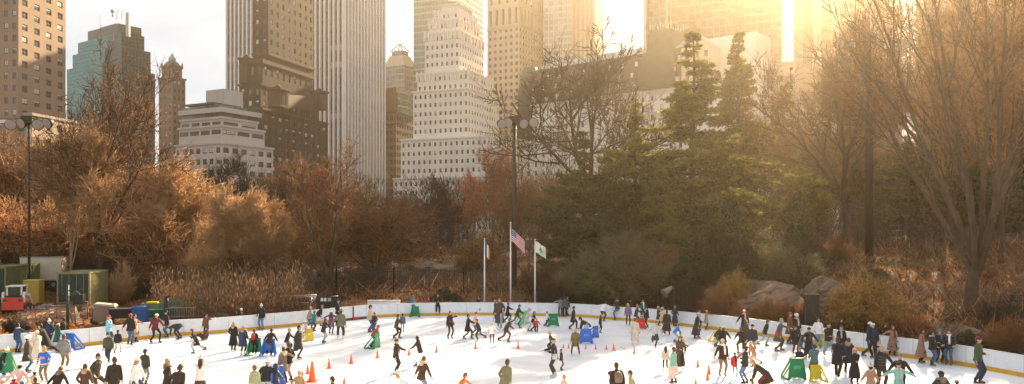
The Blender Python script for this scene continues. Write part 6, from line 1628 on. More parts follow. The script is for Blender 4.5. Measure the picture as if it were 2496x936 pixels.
 ('person in a black jacket and grey beanie behind the mint jacket', 2195, 858, None, 'FL', 'stand', 'oo', 'jacket', 'black', 'pants', 'black', 'beanie:grey hair:hblond', '', dict(h=1.72)),
 ('woman in a mint green jacket and black hat with arms spread wide', 2190, 879, None, 'F', 'stand', 'OO', 'jacket', 'mintb', 'pants', 'black', 'beanie:black', 'scarf:lgrey', dict(h=1.62)),
 ('woman in a camel coat with long dark hair by the green emblem', 2245, 800, 886, 'FR', 'stand', 'cd', 'coat', 'camelb', 'tights', 'black', 'hair:hblack:long', '', {}),
 ('man in a black jacket and jeans, left of the three friends at the right boards', 2272, 805, 893, 'R', 'stand', 'cp', 'jacket', 'black', 'pants', 'denim', 'hair:hblack', 'scarf:lgrey', {}),
 ('person in black with a grey beanie in the middle of the three friends', 2290, 800, 886, 'F', 'stand', 'pp', 'jacket', 'charb', 'pants', 'black', 'beanie:grey', 'scarf:grey', {}),
 ('man in a black jacket with a white hood and jeans, right of the three friends', 2313, 802, 890, 'FL', 'stand', 'pp', 'puffer', 'black', 'pants', 'denim', 'hair:hblack', 'scarf:white', {}),
 ('man in a dark green sweater and patterned hat alone by the right boards', 2384, 798, 937, 'FR', 'stand', 'cd', 'sweater', 'greenb', 'pants', 'navy', 'beanie:maroon hair:hbrown', '', dict(h=1.85)),
 ('hooded person in navy black at the bottom right, seen from behind', 2295, 901, None, 'B', 'stand', 'oo', 'puffer', 'navyblack', 'pants', 'black', 'beanie:black furhood:taupe', '', dict(h=1.7)),
 ('small child in a purple jacket at the bottom edge on the right', 2333, 923, None, 'B', 'stand', 'dd', 'puffer', 'purpleb', 'pants', 'black', 'beanie:pink', '', dict(h=1.1)),
 # centre front
 ('man in black with a cap carrying a pale bag under his arm, centre front', 1352, 823, 920, 'L', 'stand', 'cf', 'jacket', 'black', 'pants', 'dbrown', 'cap:dbrown', 'bag:lgrey', dict(boot='lgrey')),
 ('person with a fluffy orange pink hat behind the man with the pale bag', 1344, 808, 858, 'L', 'glide', 'dd', 'jacket', 'char', 'pants', 'char', 'fluffy:pinkorange', '', {}),
 ('slim child in dark clothes right behind the man with the pale bag', 1368, 850, 903, 'R', 'stand', 'dd', 'jacket', 'dbrown', 'tights', 'brown', 'hair:hbrown', '', {}),
 ('blond child at the bottom edge right of the man with the pale bag', 1374, 912, None, 'BR', 'stand', 'dd', 'jacket', 'lfur', 'pants', 'cream', 'hair:hblond', '', dict(h=1.2)),
 ('man with brown hair in a striped dark jacket at the bottom centre right', 1506, 884, None, 'B', 'glide', 'db', 'jacket', 'dbrown', 'pants', 'brown', 'hair:hbrown', 'backpack:taupe', dict(h=1.75)),
 ('child in black with a black cap in front of the man with the backpack', 1497, 904, None, 'L', 'glide', 'dd', 'puffer', 'navyblack', 'pants', 'black', 'cap:black', '', dict(h=1.35)),
 ('faint slim skater in brown at the bottom, right of the man with the backpack', 1545, 902, None, 'L', 'glide', 'dd', 'long', 'tan', 'pants', 'brown', 'hair:hbrown', '', dict(h=1.5)),
]
CLR.update(navy2=(.02, .05, .12), rustfur=(.14, .055, .028), denimb=(.09, .17, .29), oliveb=(.17, .16, .09), dkbrown=(.075, .048, .034), slate=(.10, .14, .20), gunmetal=(.08, .08, .085),
    khakib=(.17, .13, .05), blueb=(.02, .20, .55), mintb=(.20, .42, .33), tanb=(.24, .155, .10), navyblack=(.014, .02, .035), slateteal=(.06, .13, .14), charb=(.022, .021, .022), rustb=(.26, .10, .035),
    camelb=(.27, .145, .09), greenb=(.055, .075, .04), purpleb=(.16, .12, .30), pinkorange=(.75, .30, .20))
for row in PEOPLE:
    lab, px, yh, yf, face, pose, arms, top, tc_, legs, lc, head, extra, opt = row
    figure(lab, px, yh, yf, face, pose, arms, top, tc_, legs, lc, head, extra, **opt)
# a walker far up the path behind the fence
o = figure('tiny person in dark clothes walking on the path high behind the iron fence', 1075, 800, 865, 'L', 'walk', 'dd', 'jacket', 'black', 'pants', 'char', 'hair:hgrey', '', boot='black')
q = spot(1075, 100); o.location = q; o.scale = (.95,) * 3
grow_bodies()
# ------------------------------------------------------------------ rink furniture and things behind the boards
P_green = mat('green_aid_plastic', (.01, .20, .08), .35, .08, 2); P_blue = mat('blue_aid_plastic', (.03, .14, .50), .35, .08, 2)
P_yel = mat('yellow_aid_plastic', (.62, .48, .03), .35, .08, 2); P_red = mat('red_aid_plastic', (.62, .03, .02), .35, .08, 2); P_lg = mat('pale_green_aid_plastic', (.12, .55, .22), .35, .08, 2)
P_cone = mat('orange_cone_plastic', (.80, .13, .03), .45, .08, 3); P_white = mat('white_plastic', (.75, .75, .73), .4, .05)
P_alu = mat('aluminium', (.45, .45, .45), .35, .1, 4, metal=.8); P_galv = mat('galvanised_steel', (.26, .26, .26), .5, .2, 3, metal=.5)

def aid(col, px, yf, yaw, label, s=1.0):
    o = empty('skating_aid', gnd(px, yf, ICE) , R(yaw), label, 'skating aid'); o.scale = (s,) * 3; m = {'g': P_green, 'b': P_blue, 'y': P_yel, 'r': P_red, 'l': P_lg}[col]
    # front plate: trapezoid with an arched foot opening
    mb = MB(); t = .03
    def plate(y):
        a = [(-.42, 0), (-.30, 0), (-.24, .09), (.24, .09), (.30, 0), (.42, 0), (.27, .86), (-.27, .86)]
        return [Vector((x, y, z + .01)) for x, z in a]
    f, b = plate(-t), plate(t); n = len(f)
    for P_, rev in ((f, False), (b, True)):
        # split into convex pieces: two feet and the upper plate
        for idx in ((0, 1, 2, 7), (5, 6, 3, 4), (2, 3, 6, 7)):
            pts = [P_[i] for i in idx]; mb.poly(pts if not rev else list(reversed(pts)))
    for i in range(n): j = (i + 1) % n; mb.quad(f[j], f[i], b[i], b[j])
    mb.build('front_plate', m, o)
    mb = MB(); mb.obox((0, 0, .875), (.30, 0, 0), (0, .05, 0), (0, 0, .025)); mb.tube([(-.33, 0, .88), (.33, 0, .88)], [.03, .03], 8); mb.build('handle', m, o)
    for sx in (-1, 1):
        mb = MB(); x0, x1 = sx * .40, sx * .27
        mb.bar((x0, .02, .05), (x0 * .98, .62, .05), .07, .09); mb.bar((x1, .03, .84), (x0 * .98, .60, .09), .06, .07); mb.bar((x1 * 1.08, .0, .62), (x0 * .99, .40, .08), .04, .05)
        mb.build('side_frame', m, o)
    mb = MB(); mb.obox((0, -.034, .52), (.15, 0, 0), (0, .003, 0), (0, 0, .07)); mb.build('printed_panel', mat('aid_print_' + col, tuple(min(1, c * 1.7 + .04) for c in {'g': (.01, .20, .08), 'b': (.03, .14, .5), 'y': (.62, .48, .03), 'r': (.62, .03, .02), 'l': (.12, .55, .22)}[col]), .5), o)
    return o
for a in [
 ('g', 6, 916, 20, 'large green skating aid cut by the left edge, before the white pompom hat', 1.15),
 ('b', 170, 853, -20, 'blue skating aid by the boards beside the grey quilted jacket'),
 ('g', 622, 863, 190, 'green skating aid held by the child with the red backpack', .92),
 ('b', 657, 865, 185, 'blue skating aid under the person in the black jacket, right of the red backpack', .92),
 ('g', 640, 958, 185, 'green skating aid cut by the bottom edge before the black quilted jacket', .9),
 ('b', 670, 945, 200, 'blue skating aid at the bottom edge beside the navy child', 1.0),
 ('y', 754, 832, 60, 'yellow skating aid pushed by the child in white at the left centre', .8),
 ('g', 919, 849, 75, 'green skating aid pushed by the child in the red jacket', .95),
 ('g', 1013, 772, 175, 'green skating aid against the far boards under the blue grey hood', .85),
 ('g', 1349, 796, 15, 'green skating aid right of the child in the white jacket', .95),
 ('l', 1281, 790, 60, 'pale green skating aid passing in front of the blurred grey skater', 1.0),
 ('b', 1429, 838, 5, 'blue skating aid facing the camera with a child in pale blue behind', .95),
 ('b', 1452, 824, 50, 'second blue skating aid just behind the one facing the camera', .8),
 ('r', 1563, 803, 10, 'red skating aid with a little child at the far right centre', .8),
 ('y', 1665, 853, 70, 'yellow skating aid beside the woman in the brown dress coat', .7),
 ('y', 1748, 833, 30, 'yellow skating aid under the skater in the pale pink hat', .7),
 ('y', 2003, 848, 0, 'yellow skating aid against the right boards beside the white hooded top', .85),
 ('y', 1866, 948, 40, 'yellow skating aid at the bottom edge below the crouching woman', .8),
 ('g', 1943, 926, 8, 'large green skating aid at the lower right under the child in navy', 1.05),
 ('y', 1988, 928, 190, 'yellow skating aid in front of the teal quilted jacket', .75),
]: aid(*a)

def cone(px, yt, yb, label):
    p = gnd(px, yb, ICE); h = (yb - yt) / F * p.y; o = empty('traffic_cone', p, 0, label, 'cone', 'orange cones on the ice')
    o.scale = (h / .7,) * 3
    mb = MB(); mb.tube([(0, 0, .03), (0, 0, .06), (0, 0, .66), (0, 0, .70)], [.15, .13, .035, .022], 14); mb.build('body', P_cone, o)
    mb = MB(); mb.obox((0, 0, .018), (.19, 0, 0), (0, .19, 0), (0, 0, .018)); mb.build('base', P_cone, o)
CONES = [(737, 905, 936, 'half hidden cone at the bottom left of the cone line, before the biggest cone'), (761, 880, 930, 'biggest cone, nearest the camera at the left end'), (750, 888, 911, 'medium cone just behind and left of the biggest cone'),
 (802, 875, 898, 'cone second from the left end of the far curve, right of the biggest'), (856, 865, 886, 'cone third in the curve, below the green aid'), (920, 852, 873, 'cone directly below the red jacketed child'),
 (839, 917, 940, 'cone cut by the bottom edge, left of centre'), (919, 931, 952, 'cone tip at the bottom edge below the red jacketed child'),
 (997, 847, 866, 'cone between the two women reaching for each other'), (1064, 840, 859, 'cone right of the two women, joined by a chain'), (1159, 832, 850, 'cone below the woman in the long black coat'),
 (1263, 831, 849, 'single cone left of the man with the pale bag'), (1373, 837, 848, 'first small cone of the row, left of the girl in the olive parka'), (1386, 837, 849, 'second small cone of the row, close left of the olive parka'),
 (1410, 837, 849, 'small cone close right of the olive parka'), (1428, 838, 850, 'small cone below the blue skating aid'), (1452, 839, 851, 'small cone right below the blue skating aid'), (1478, 840, 852, 'last small cone of the row'),
 (1496, 836, 854, 'taller cone at the right end of the row of small cones'), (1546, 844, 862, 'cone below the woman in the long cream coat'), (1701, 875, 895, 'cone left of the man in the pale cap'),
 (1728, 887, 912, 'rear one of two overlapping cones beside the man in the pale cap'), (1725, 903, 926, 'front one of two overlapping cones beside the man in the pale cap'), (1696, 919, 942, 'cone cut by the bottom edge below the overlapping pair'), (1611, 931, 950, 'cone tip at the bottom edge left of the mint sweater')]
for c in CONES: cone(*c)
# red and white plastic chains between cones
def chain(pts, label):
    o = empty('barrier_chain', gnd(*pts[0], ICE), 0, label, 'plastic chain')
    for (a, b) in zip(pts[:-1], pts[1:]):
        A = gnd(*a, ICE) - o.location; B = gnd(*b, ICE) - o.location; A.z = B.z = .5; n = int((B - A).length / .14)
        for ci in (0, 1):
            mb = MB()
            for k in range(n):
                if (k // 3) % 2 != ci: continue
                f0, f1 = k / n, (k + .8) / n; q = lambda f: A.lerp(B, f) - Vector((0, 0, 1.25 * f * (1 - f)))
                p, r_ = q(f0), q(f1); p.z = max(p.z, .02); r_.z = max(r_.z, .02); mb.tube([p, r_], [.014, .014], 5)
            mb.build('chain_links', P_red if ci else P_white, o)
chain([(920, 873), (997, 866), (1064, 859), (1159, 850), (1263, 849)], 'red and white plastic chain sagging between the cones of the far curve')
chain([(761, 930), (802, 898)], 'short plastic chain from the biggest cone to its neighbour')
chain([(839, 940), (919, 952)], 'plastic chain between the two cones at the bottom edge')
chain([(1496, 854), (1546, 862), (1620, 856)], 'plastic chain running right from the taller cone of the row')
chain([(1701, 895), (1725, 926), (1696, 942)], 'plastic chain round the cones by the man in the pale cap')

# flagpoles
def pole(px, yt, flagfn, label, r=.055):
    Y = 61.5; p = spot(px, Y); o = empty('flagpole', p, 0, label, 'flagpole', 'white flagpoles behind the far boards'); H_ = CH + (HY - yt) / F * Y - p.z
    mb = MB(); mb.tube([(0, 0, -.3), (0, 0, H_ * .5), (0, 0, H_)], [r * 1.3, r * 1.1, r * .6], 10); mb.build('pole', P_white, o)
    mb = MB(); mb.ball((0, 0, H_ + .05), .075, n=10, k=6); mb.build('ball_finial', P_alu, o)
    flagfn(o, H_); return o
def cloth_flag(o, name, rows, cols, H0, w, h, mats_, pick, droop, sgn=1):
    """hanging flag of rows x cols patches; droop pulls the fly end down"""
    mb = MB()
    def P_(i, j):
        u = i / cols; v = j / rows
        return Vector((sgn * (.06 + w * u * (1 - .12 * droop)), .09 * math.sin(u * 7 + v * 2) * u ** .5, H0 - h * v - droop * w * (u ** 1.2) + .03 * math.sin(u * 9)))
    for i in range(cols):
        for j in range(rows):
            a, b, c, d = P_(i, j + 1), P_(i + 1, j + 1), P_(i + 1, j), P_(i, j); e = Vector((0, .006, 0))
            mb.smooth.add(len(mb.f)); mb.quad(a - e, b - e, c - e, d - e, pick(i, j)); mb.smooth.add(len(mb.f)); mb.quad(d + e, c + e, b + e, a + e, pick(i, j))
    mb.build(name, mats_, o)
F_r = mat('flag_red', (.60, .04, .05), .8, .05, trans=.3); F_w = mat('flag_white', (.75, .74, .72), .8, .05, trans=.3); F_b = mat('flag_blue', (.03, .05, .22), .8, .05, trans=.3)
F_o = mat('flag_orange', (.65, .20, .03), .8, .05, trans=.3); F_g = mat('flag_leaf_green', (.10, .40, .12), .8, .05, trans=.3)
def us(o, H_):
    def pick(i, j):
        if i < 8 and j < 7: return 1 if (i % 2 == 1 and j % 2 == 1) else 2
        return 0 if j % 2 == 0 else 1
    cloth_flag(o, 'flag', 13, 20, H_ - .35, 1.15, 1.05, [F_r, F_w, F_b], pick, .85)
def city(o, H_): cloth_flag(o, 'flag', 6, 9, H_ - .2, .42, 1.0, [F_b, F_w, F_o], lambda i, j: (0, 1, 2)[i // 3], 1.1)
def leaf(o, H_):
    def pick(i, j):
        u, v = (i + .5) / 20 - .5, (j + .5) / 14 - .5
        a = math.atan2(v, u); r_ = math.hypot(u * 1.2, v)
        return 1 if r_ < .20 + .09 * math.cos(3 * a - 1.57) or (abs(u) < .03 and 0 < v < .32) else 0
    cloth_flag(o, 'flag', 14, 20, H_ - .08, .85, .85, [F_w, F_g], pick, .62)
pole(1181, 584, city, 'left white flagpole with a limp blue, white and orange flag')
pole(1244.5, 545, us, 'tallest middle white flagpole flying the red and white striped flag')
pole(1304, 586, leaf, 'right white flagpole with a white flag bearing a green leaf')

# lamp masts
def mast(px, Y, yt, lamps, label, r=.16, ybase=None):
    p = spot(px, Y); o = empty('lamp_mast', p, 0, label, 'light mast'); H_ = CH + (HY - yt) / F * Y - p.z
    mb = MB(); mb.tube([(0, 0, -.5), (0, 0, H_ * .5), (0, 0, H_)], [r * 1.15, r, r * .8], 12); mb.build('mast', M_mast, o)
    xs = [(l - px) / F * Y for l in lamps]
    mb = MB(); mb.bar((min(xs), 0, H_ - .15), (max(xs), 0, H_ - .15), .16, .18); mb.obox((0, 0, H_), (.48, 0, 0), (0, .4, 0), (0, 0, .30)); 
    for x in xs: mb.bar((x * .45, 0, H_ - .9), (x, 0, H_ - .2), .06)
    mb.build('crossarm', M_mast, o)
    for i, x in enumerate(xs):
        s = 1 if x > 0 else -1; c = Vector((x, -.15, H_ - .35 + .12 * (i % 2))); ax = Vector((s * .35 * (1 if i % 3 else -1), -1, -.45)).normalized()
        mb = MB(); mb.tube([c - ax * .42, c - ax * .30, c, c + ax * .22], [.14, .28, .44, .47], 14); mb.bar(c, c + Vector((0, .15, .4)), .07)
        lp = mb.build('floodlight', M_mast, o)
        mb = MB(); mb.tube([c + ax * .221, c + ax * .25], [.43, .40], 14); mb.build('lens', mat('flood_lens', (.40, .37, .34), .15, .1, 3), lp)
M_mast = mat('weathered_brown_mast', (.030, .019, .013), .6, .25, 1.5, .2)
mast(1254, 74, 292, (1222, 1240, 1275, 1302), 'central floodlight mast standing behind the middle flagpole', .21)
mast(71, 66.5, 293, (30, 58, 96, 121), 'leftmost thin floodlight mast before the tan brick tower', .10)
mast(2118, 69, 98, (2042, 2080, 2158, 2206), 'thick tall floodlight mast half lost in the glow at the right', .32)

# iron fences
def fence(pts, h, label, step=.16):
    P_ = [spot(px, Y) for px, Y in pts]; o = empty('iron_fence', P_[0], 0, label, 'fence')
    pk = MB(); r1 = MB(); r2 = MB()
    for a, b in zip(P_[:-1], P_[1:]):
        L_ = (b - a).length; n = int(L_ / 2.4); prev = None
        for i in range(n + 1):
            q = a.lerp(b, i / n); q.z = tz(q.x, q.y); q = q - o.location
            mb = MB(); mb.box(q.x - .05, q.x + .05, q.y - .05, q.y + .05, q.z - .2, q.z + h + .12); mb.build('post', M_dark, o)
            if prev is not None:
                for zz, rl in ((.18, r1), (h - .25, r2)): rl.bar(prev + Vector((0, 0, zz)), q + Vector((0, 0, zz)), .04)
                m = int((q - prev).length / step)
                for j in range(1, m):
                    w_ = prev.lerp(q, j / m); pk.bar(w_ + Vector((0, 0, .05)), w_ + Vector((0, 0, h)), .034)
            prev = q
    r1.build('rail', M_dark, o); r2.build('rail', M_dark, o); pk.build('pickets', M_dark, o)
fence([(672, 67), (820, 67), (960, 68), (1130, 70), (1290, 70), (1400, 71)], 2.2, 'long black iron picket fence on the bank behind the flagpoles')
fence([(2010, 80), (2200, 79), (2350, 78), (2560, 78)], 2.6, 'tall iron picket fence on the ridge at the right, behind the giant tree')

# rocks
M_rock = mat('grey_schist', (.17, .115, .075), .9, .55, .5, 1.0, bscale=1.2)
def rock(px, Y, w, d, h, label, seed, dz=0, name='rock_outcrop', m=None):
    rs = random.Random(seed); p = spot(px, Y); p.z += dz; o = empty(name, p, rs.random() * .5 - .25, label, 'rock'); mb = MB(); n, k = 34, 16; ph = [rs.random() * 6 for _ in range(6)]
    for i in range(k + 1):
        a = math.pi / 2 * i / k
        for j in range(n):
            t = 2 * math.pi * j / n; w_ = 1 + .16 * math.sin(3 * t + ph[0]) + .10 * math.sin(5 * t + ph[1]) + .07 * math.sin(a * 7 + ph[2] + 2 * t) + rs.uniform(-.07, .07)
            mb.v.append((w / 2 * math.cos(a) ** .6 * math.cos(t) * w_, d / 2 * math.cos(a) ** .6 * math.sin(t) * w_, h * math.sin(a) ** .8 * (1 + .22 * math.sin(2 * t + ph[3]) + rs.uniform(-.05, .05)) - .4 + .08 * math.sin(9 * t + ph[4]) * (1 - i / k)))
    for i in range(k):
        for j in range(n):
            b = i * n; mb.f.append((b + j, b + (j + 1) % n, b + n + (j + 1) % n, b + n + j)); mb.m.append(0)
    mb.f.append(tuple(k * n + j for j in range(n))); mb.m.append(0)
    mb.build('stone', m or M_rock, o)
rock(1845, 57.5, 7.5, 6, 2.4, 'long smooth grey rock outcrop behind the right boards, left one of two', 1)
rock(2008, 56.5, 3.6, 4.5, 2.1, 'rounded rock outcrop with a sunlit top, right one of two', 2)
rock(2335, 45, 3.0, 2.2, 1.1, 'grey boulder beside the foot of the giant tree behind the boards', 3)
rock(1075, 94, 11, 6, 1.1, 'low flat rock ledge along the path behind the fence', 4)
rock(465, 53.5, 2.6, 1.6, .95, 'dark boulder behind the left boards, left one of a pair', 5, m=mat('dark_boulder', (.07, .055, .045), .9, .3, 1, .6))
rock(525, 53, 2.4, 1.5, .85, 'dark boulder behind the left boards, right one of a pair', 6, m=mat('dark_boulder', (.07, .055, .045), .9, .3, 1, .6))
rock(1700, 60, 3.6, 3, 1.5, 'half buried stone under the dark brown bush right of the horn loudspeaker', 8)

# shipping containers
def container(px, Y, yt, wid, ln, label, th, col, doorcol, dz=0.0):
    p = spot(px, Y); p.z += dz; o = empty('shipping_container', p, R(th), label, 'container'); h = CH + (HY - yt) / F * Y - p.z
    # corner nearest the camera at the origin; door end runs to -x, long side runs to +y
    mb = MB(); mb.box(-wid + .05, -.05, .05, ln - .05, .12, h - .06); mb.build('inner_walls', col, o)
    n = int(ln / .28); mb = MB()
    for side in (0, -wid):
        mb = MB()
        for k in range(n):
            y0 = .12 + k * (ln - .24) / n; y1 = y0 + (ln - .24) / n * .5; s = 1 if side == 0 else -1
            mb.box(*(sorted((side - s * .05, side - s * .005))), y0, y1, .2, h - .15)
        mb.build('corrugated_side', col, o)
    mb = MB()
    for x in (-wid, -.12):
        for y in (0, ln - .12): mb.box(x, x + .12, y, y + .12, 0, h)
    for z in (0.02, h - .14):
        mb.box(-wid + .12, -.12, .002, .118, z, z + .13); mb.box(-wid + .12, -.12, ln - .118, ln - .002, z, z + .13)
        mb.box(-.118, -.002, .12, ln - .12, z, z + .13); mb.box(-wid + .002, -wid + .118, .12, ln - .12, z, z + .13)
    mb.build('frame', col, o)
    for s in (0, 1):
        x0 = -wid + .14 + s * (wid - .28) / 2; x1 = x0 + (wid - .28) / 2 - .02; mb = MB(); mb.box(x0, x1, -.02, .04, .2, h - .18)
        for z in (.6, 1.25, 1.9): mb.box(x0 + .04, x1 - .04, -.035, -.02, z, z + .05)
        dr = mb.build('door', doorcol, o)
        for q in (.25, .75):
            mb = MB(); xx = lerp(x0, x1, q); mb.tube([(xx, -.07, .2), (xx, -.07, h - .2)], [.018] * 2, 6); mb.box(xx - .02, xx + .16, -.10, -.075, 1.0, 1.04); mb.build('lock_bar', P_galv, dr)
C_gr = mat('sunlit_green_container', (.13, .15, .06), .6, .25, .8, .2); C_dg = mat('shaded_green_door', (.012, .040, .026), .5, .25, 1)  # sides coloured as if sunlit, door ends as if shaded, on one green
C_gr2 = mat('sunlit_pale_green_container', (.24, .22, .10), .6, .2, .8, .2)
container(14, 62.5, 650, 2.5, 6.0, 'sunlit green shipping container behind the skid steer at the far left', 8, C_gr, C_dg)
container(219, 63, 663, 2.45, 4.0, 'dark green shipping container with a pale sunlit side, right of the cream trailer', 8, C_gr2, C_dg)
# cream trailer
p = spot(84, 69); o = empty('cream_trailer', p, R(6), 'long cream box trailer between the two green containers', 'trailer')
mb = MB(); mb.box(-1.2, 2.2, 0, 2.2, .75, 2.75); mb.build('box_body', mat('cream_paint', (.55, .46, .32), .6, .12, .8), o)
mb = MB(); mb.box(-1.24, 2.24, -.04, 2.24, 2.74, 2.80); mb.box(-1.24, 2.24, -.03, -.001, .72, .82); mb.build('trim', P_galv, o)
for x in (-.6, .4, 1.5):
    mb = MB(); mb.tube([(x, .1, .38), (x, .35, .38)], [.38, .38], 16); w_ = mb.build('wheel', M_black, o); mb = MB(); mb.tube([(x, .06, .38), (x, .1, .38)], [.18, .2], 12); mb.build('rim', P_galv, w_)
# yellow cabinet
p = spot(95, 63.2); o = empty('equipment_cabinet', p, R(6), 'mustard yellow steel equipment cabinet beside the skid steer', 'cabinet')
mb = MB(); mb.box(-1.18, 0, 0, .9, 0, 1.95); mb.build('cabinet_body', mat('mustard_paint', (.42, .28, .05), .5, .12, 1), o)
mb = MB(); mb.box(-1.1, -.6, -.02, .002, .1, 1.85); mb.box(-.57, -.06, -.02, .002, .1, 1.85); mb.build('doors', mat('mustard_paint', (.42, .28, .05)), o)
mb = MB(); mb.box(-1.22, .04, -.04, .94, 1.952, 2.0); mb.build('lid', mat('pale_yellow_paint', (.55, .43, .16), .5), o)

# skid steer loader, seen from behind
Y = 59.5; p = spot(34, Y); o = empty('skid_steer', p, R(14), 'red and white skid steer loader with a dark cab parked at the far left', 'skid steer')
M_rd = mat('loader_red', (.60, .06, .03), .4, .1); M_wh = mat('loader_white', (.72, .68, .62), .45, .08); M_gl = mat('cab_glass', (.04, .06, .05), .1, .3)
mb = MB(); mb.obox((0, 0, .82), (.72, 0, 0), (0, .28, 0), (0, 0, .46), taper=.96); mb.obox((0, .9, .62), (.60, 0, 0), (0, .75, 0), (0, 0, .28)); mb.build('engine_cover', M_rd, o)
for x in (-.5, .5): mb = MB(); mb.box(x - .12, x + .12, -.31, -.27, 1.0, 1.15); mb.build('tail_light', M_dark, o)
mb = MB(); mb.box(-.5, .5, -.05, .3, 1.28, 1.42); mb.build('grille', M_black, o)
mb = MB()
for x in (-.48, .48):
    for y in (.1, 1.1): mb.box(x - .05, x + .05, y - .05, y + .05, 1.0, 2.06)
mb.box(-.58, .58, 0, 1.25, 2.06, 2.14); cabf = mb.build('cab_frame', M_wh, o)
mb = MB(); mb.box(-.44, .44, .08, .12, 1.42, 2.02); mb.box(-.49, -.47, .2, 1.0, 1.35, 2.02); mb.box(.47, .49, .2, 1.0, 1.35, 2.02); mb.build('cab_window', M_gl, cabf)
for s in (-1, 1):
    mb = MB(); x = s * .70; mb.bar((x, -.1, .9), (x, -.05, 1.62), .14, .18); mb.bar((x, -.05, 1.60), (x, 1.1, 1.35), .12, .2); mb.bar((x, 1.05, 1.38), (x, 1.75, .45), .12, .18); mb.build('lift_arm', M_wh, o)
    for y in (.15, 1.1):
        mb = MB(); mb.tube([(s * .62, y, .37), (s * .66, y, .37), (s * .84, y, .37), (s * .88, y, .37)], [.28, .37, .37, .30], 18); w_ = mb.build('wheel', M_black, o)
        mb = MB(); mb.tube([(s * .86, y, .37), (s * .90, y, .37)], [.20, .18], 14); mb.build('rim', mat('rim_tan', (.45, .33, .2), .6), w_)
mb = MB(); mb.obox((0, 1.95, .28), (.85, 0, 0), (0, .25, 0), (0, 0, .25)); mb.build('bucket', M_dark, o)

# hockey goals stored behind the boards
def goal(px, Y, rz, label, cl):
    p = spot(px, Y); o = empty('hockey_goal', p, R(rz), label, 'hockey goal', 'hockey goals stored behind the boards'); m = mat('faded_red_tube', (.16, .04, .035), .5, .15); net = mat('grey_net_cord', (.30, .26, .22), .9, .1)
    mb = MB(); mb.tube([(-.92, 0, 0), (-.92, 0, 1.22), (.92, 0, 1.22), (.92, 0, 0)], [.04] * 4, 8); mb.build('goal_frame', m, o)
    mb = MB(); mb.tube([(-.92, 0, .04), (-.7, 1.0, .04), (.7, 1.0, .04), (.92, 0, .04)], [.03] * 4, 8); mb.tube([(0, 1.0, .04), (0, .5, 1.1), (0, 0, 1.22)], [.025] * 3, 6)
    mb.tube([(-.92, 0, 1.2), (-.6, .5, 1.16), (.6, .5, 1.16), (.92, 0, 1.2)], [.025] * 4, 6); mb.build('rear_frame', m, o)
    mb = MB(); k = 16
    def N_(u, v):   # u along, v from floor to top bar
        a = Vector((lerp(-.7, .7, u), 1.0, .05)); b = Vector((lerp(-.6, .6, u), .5, 1.15)); return a.lerp(b, v) + Vector((0, .05 * math.sin(v * 3.1), 0))
    for i in range(k + 1):
        mb.bar(N_(i / k, 0), N_(i / k, 1), .012)
        if i <= 12: mb.bar(N_(0, i / 12), N_(1, i / 12), .012)
    for s in (-1, 1):
        for i in range(9):
            f = i / 8; a = Vector((s * .92, 0, .05)).lerp(Vector((s * .7, 1, .05)), f); b = Vector((s * .92, 0, 1.2)).lerp(Vector((s * .6, .5, 1.15)), f); mb.bar(a, b, .012)
            a = Vector((s * .92, 0, .05 + 1.15 * f)); b = Vector((s * .7, 1, .05)).lerp(Vector((s * .6, .5, 1.15)), f); mb.bar(a, b, .012)
    mb.build('net', net, o)
goal(81, 51.5, 20, 'hockey goal with a faded red frame standing at the far left behind the boards', 0)
goal(152, 51.8, -8, 'hockey goal behind the green post, right of the first goal', 0)
goal(176, 54.5, 30, 'hockey goal partly behind the black box on the green post', 0)
# green post with a black box
p = spot(165, 48.8); o = empty('green_post', p, 0, 'dark green steel post carrying a black box behind the left boards', 'post')
mb = MB(); mb.tube([(0, 0, -.2), (0, 0, 2.8)], [.085, .08], 12); mb.build('post', mat('post_green', (.015, .045, .03), .5), o)
mb = MB(); mb.box(.35, .98, -.1, .2, 1.6, 2.2); mb.build('black_box', M_black, o)
mb = MB(); mb.bar((0, 0, 2.45), (.9, 0, 2.5), .06); mb.bar((.66, 0, 2.5), (.66, 0, 2.2), .05); mb.build('bracket', M_dark, o)
mb = MB(); mb.ball((.42, .1, 2.15), .3, .2, .26, 12, 8); mb.build('covered_lamp', mat('green_canvas', (.03, .07, .05), .9), o)
# small tarpaulined heap beside the cabinet
rock(113, 59.5, 1.6, 1.2, .8, 'grey lumpy heap of sandbags beside the yellow cabinet', 12, name='sandbag_heap', m=mat('grey_sacking', (.18, .17, .15), .9, .3, 2, .5))
# tilted beige wheeled bin
p = spot(248, 52.3); o = empty('tilted_bin', p, R(15), 'tilted beige plastic cart with a crumpled lid behind the left boards', 'bin'); o.rotation_euler = (0, R(7), R(15))
m = mat('beige_plastic', (.30, .21, .15), .55, .1, 1.5)
mb = MB(); mb.obox((0, .45, .68), (.58, 0, 0), (0, .42, 0), (0, 0, .56), taper=1.06); mb.build('tub', m, o)
mb = MB(); mb.obox((0, .45, 1.28), (.66, 0, 0), (0, .5, 0), (0, 0, .06), taper=.9); mb.ball((.5, .4, 1.28), .2, .3, .14, 8, 5); mb.build('lid', mat('pale_beige_plastic', (.45, .36, .28), .55, .15, 3), o)
for s in (-1, 1): mb = MB(); mb.tube([(s * .5, .1, .12), (s * .5, .2, .12)], [.12, .12], 12); mb.build('wheel', M_black, o)
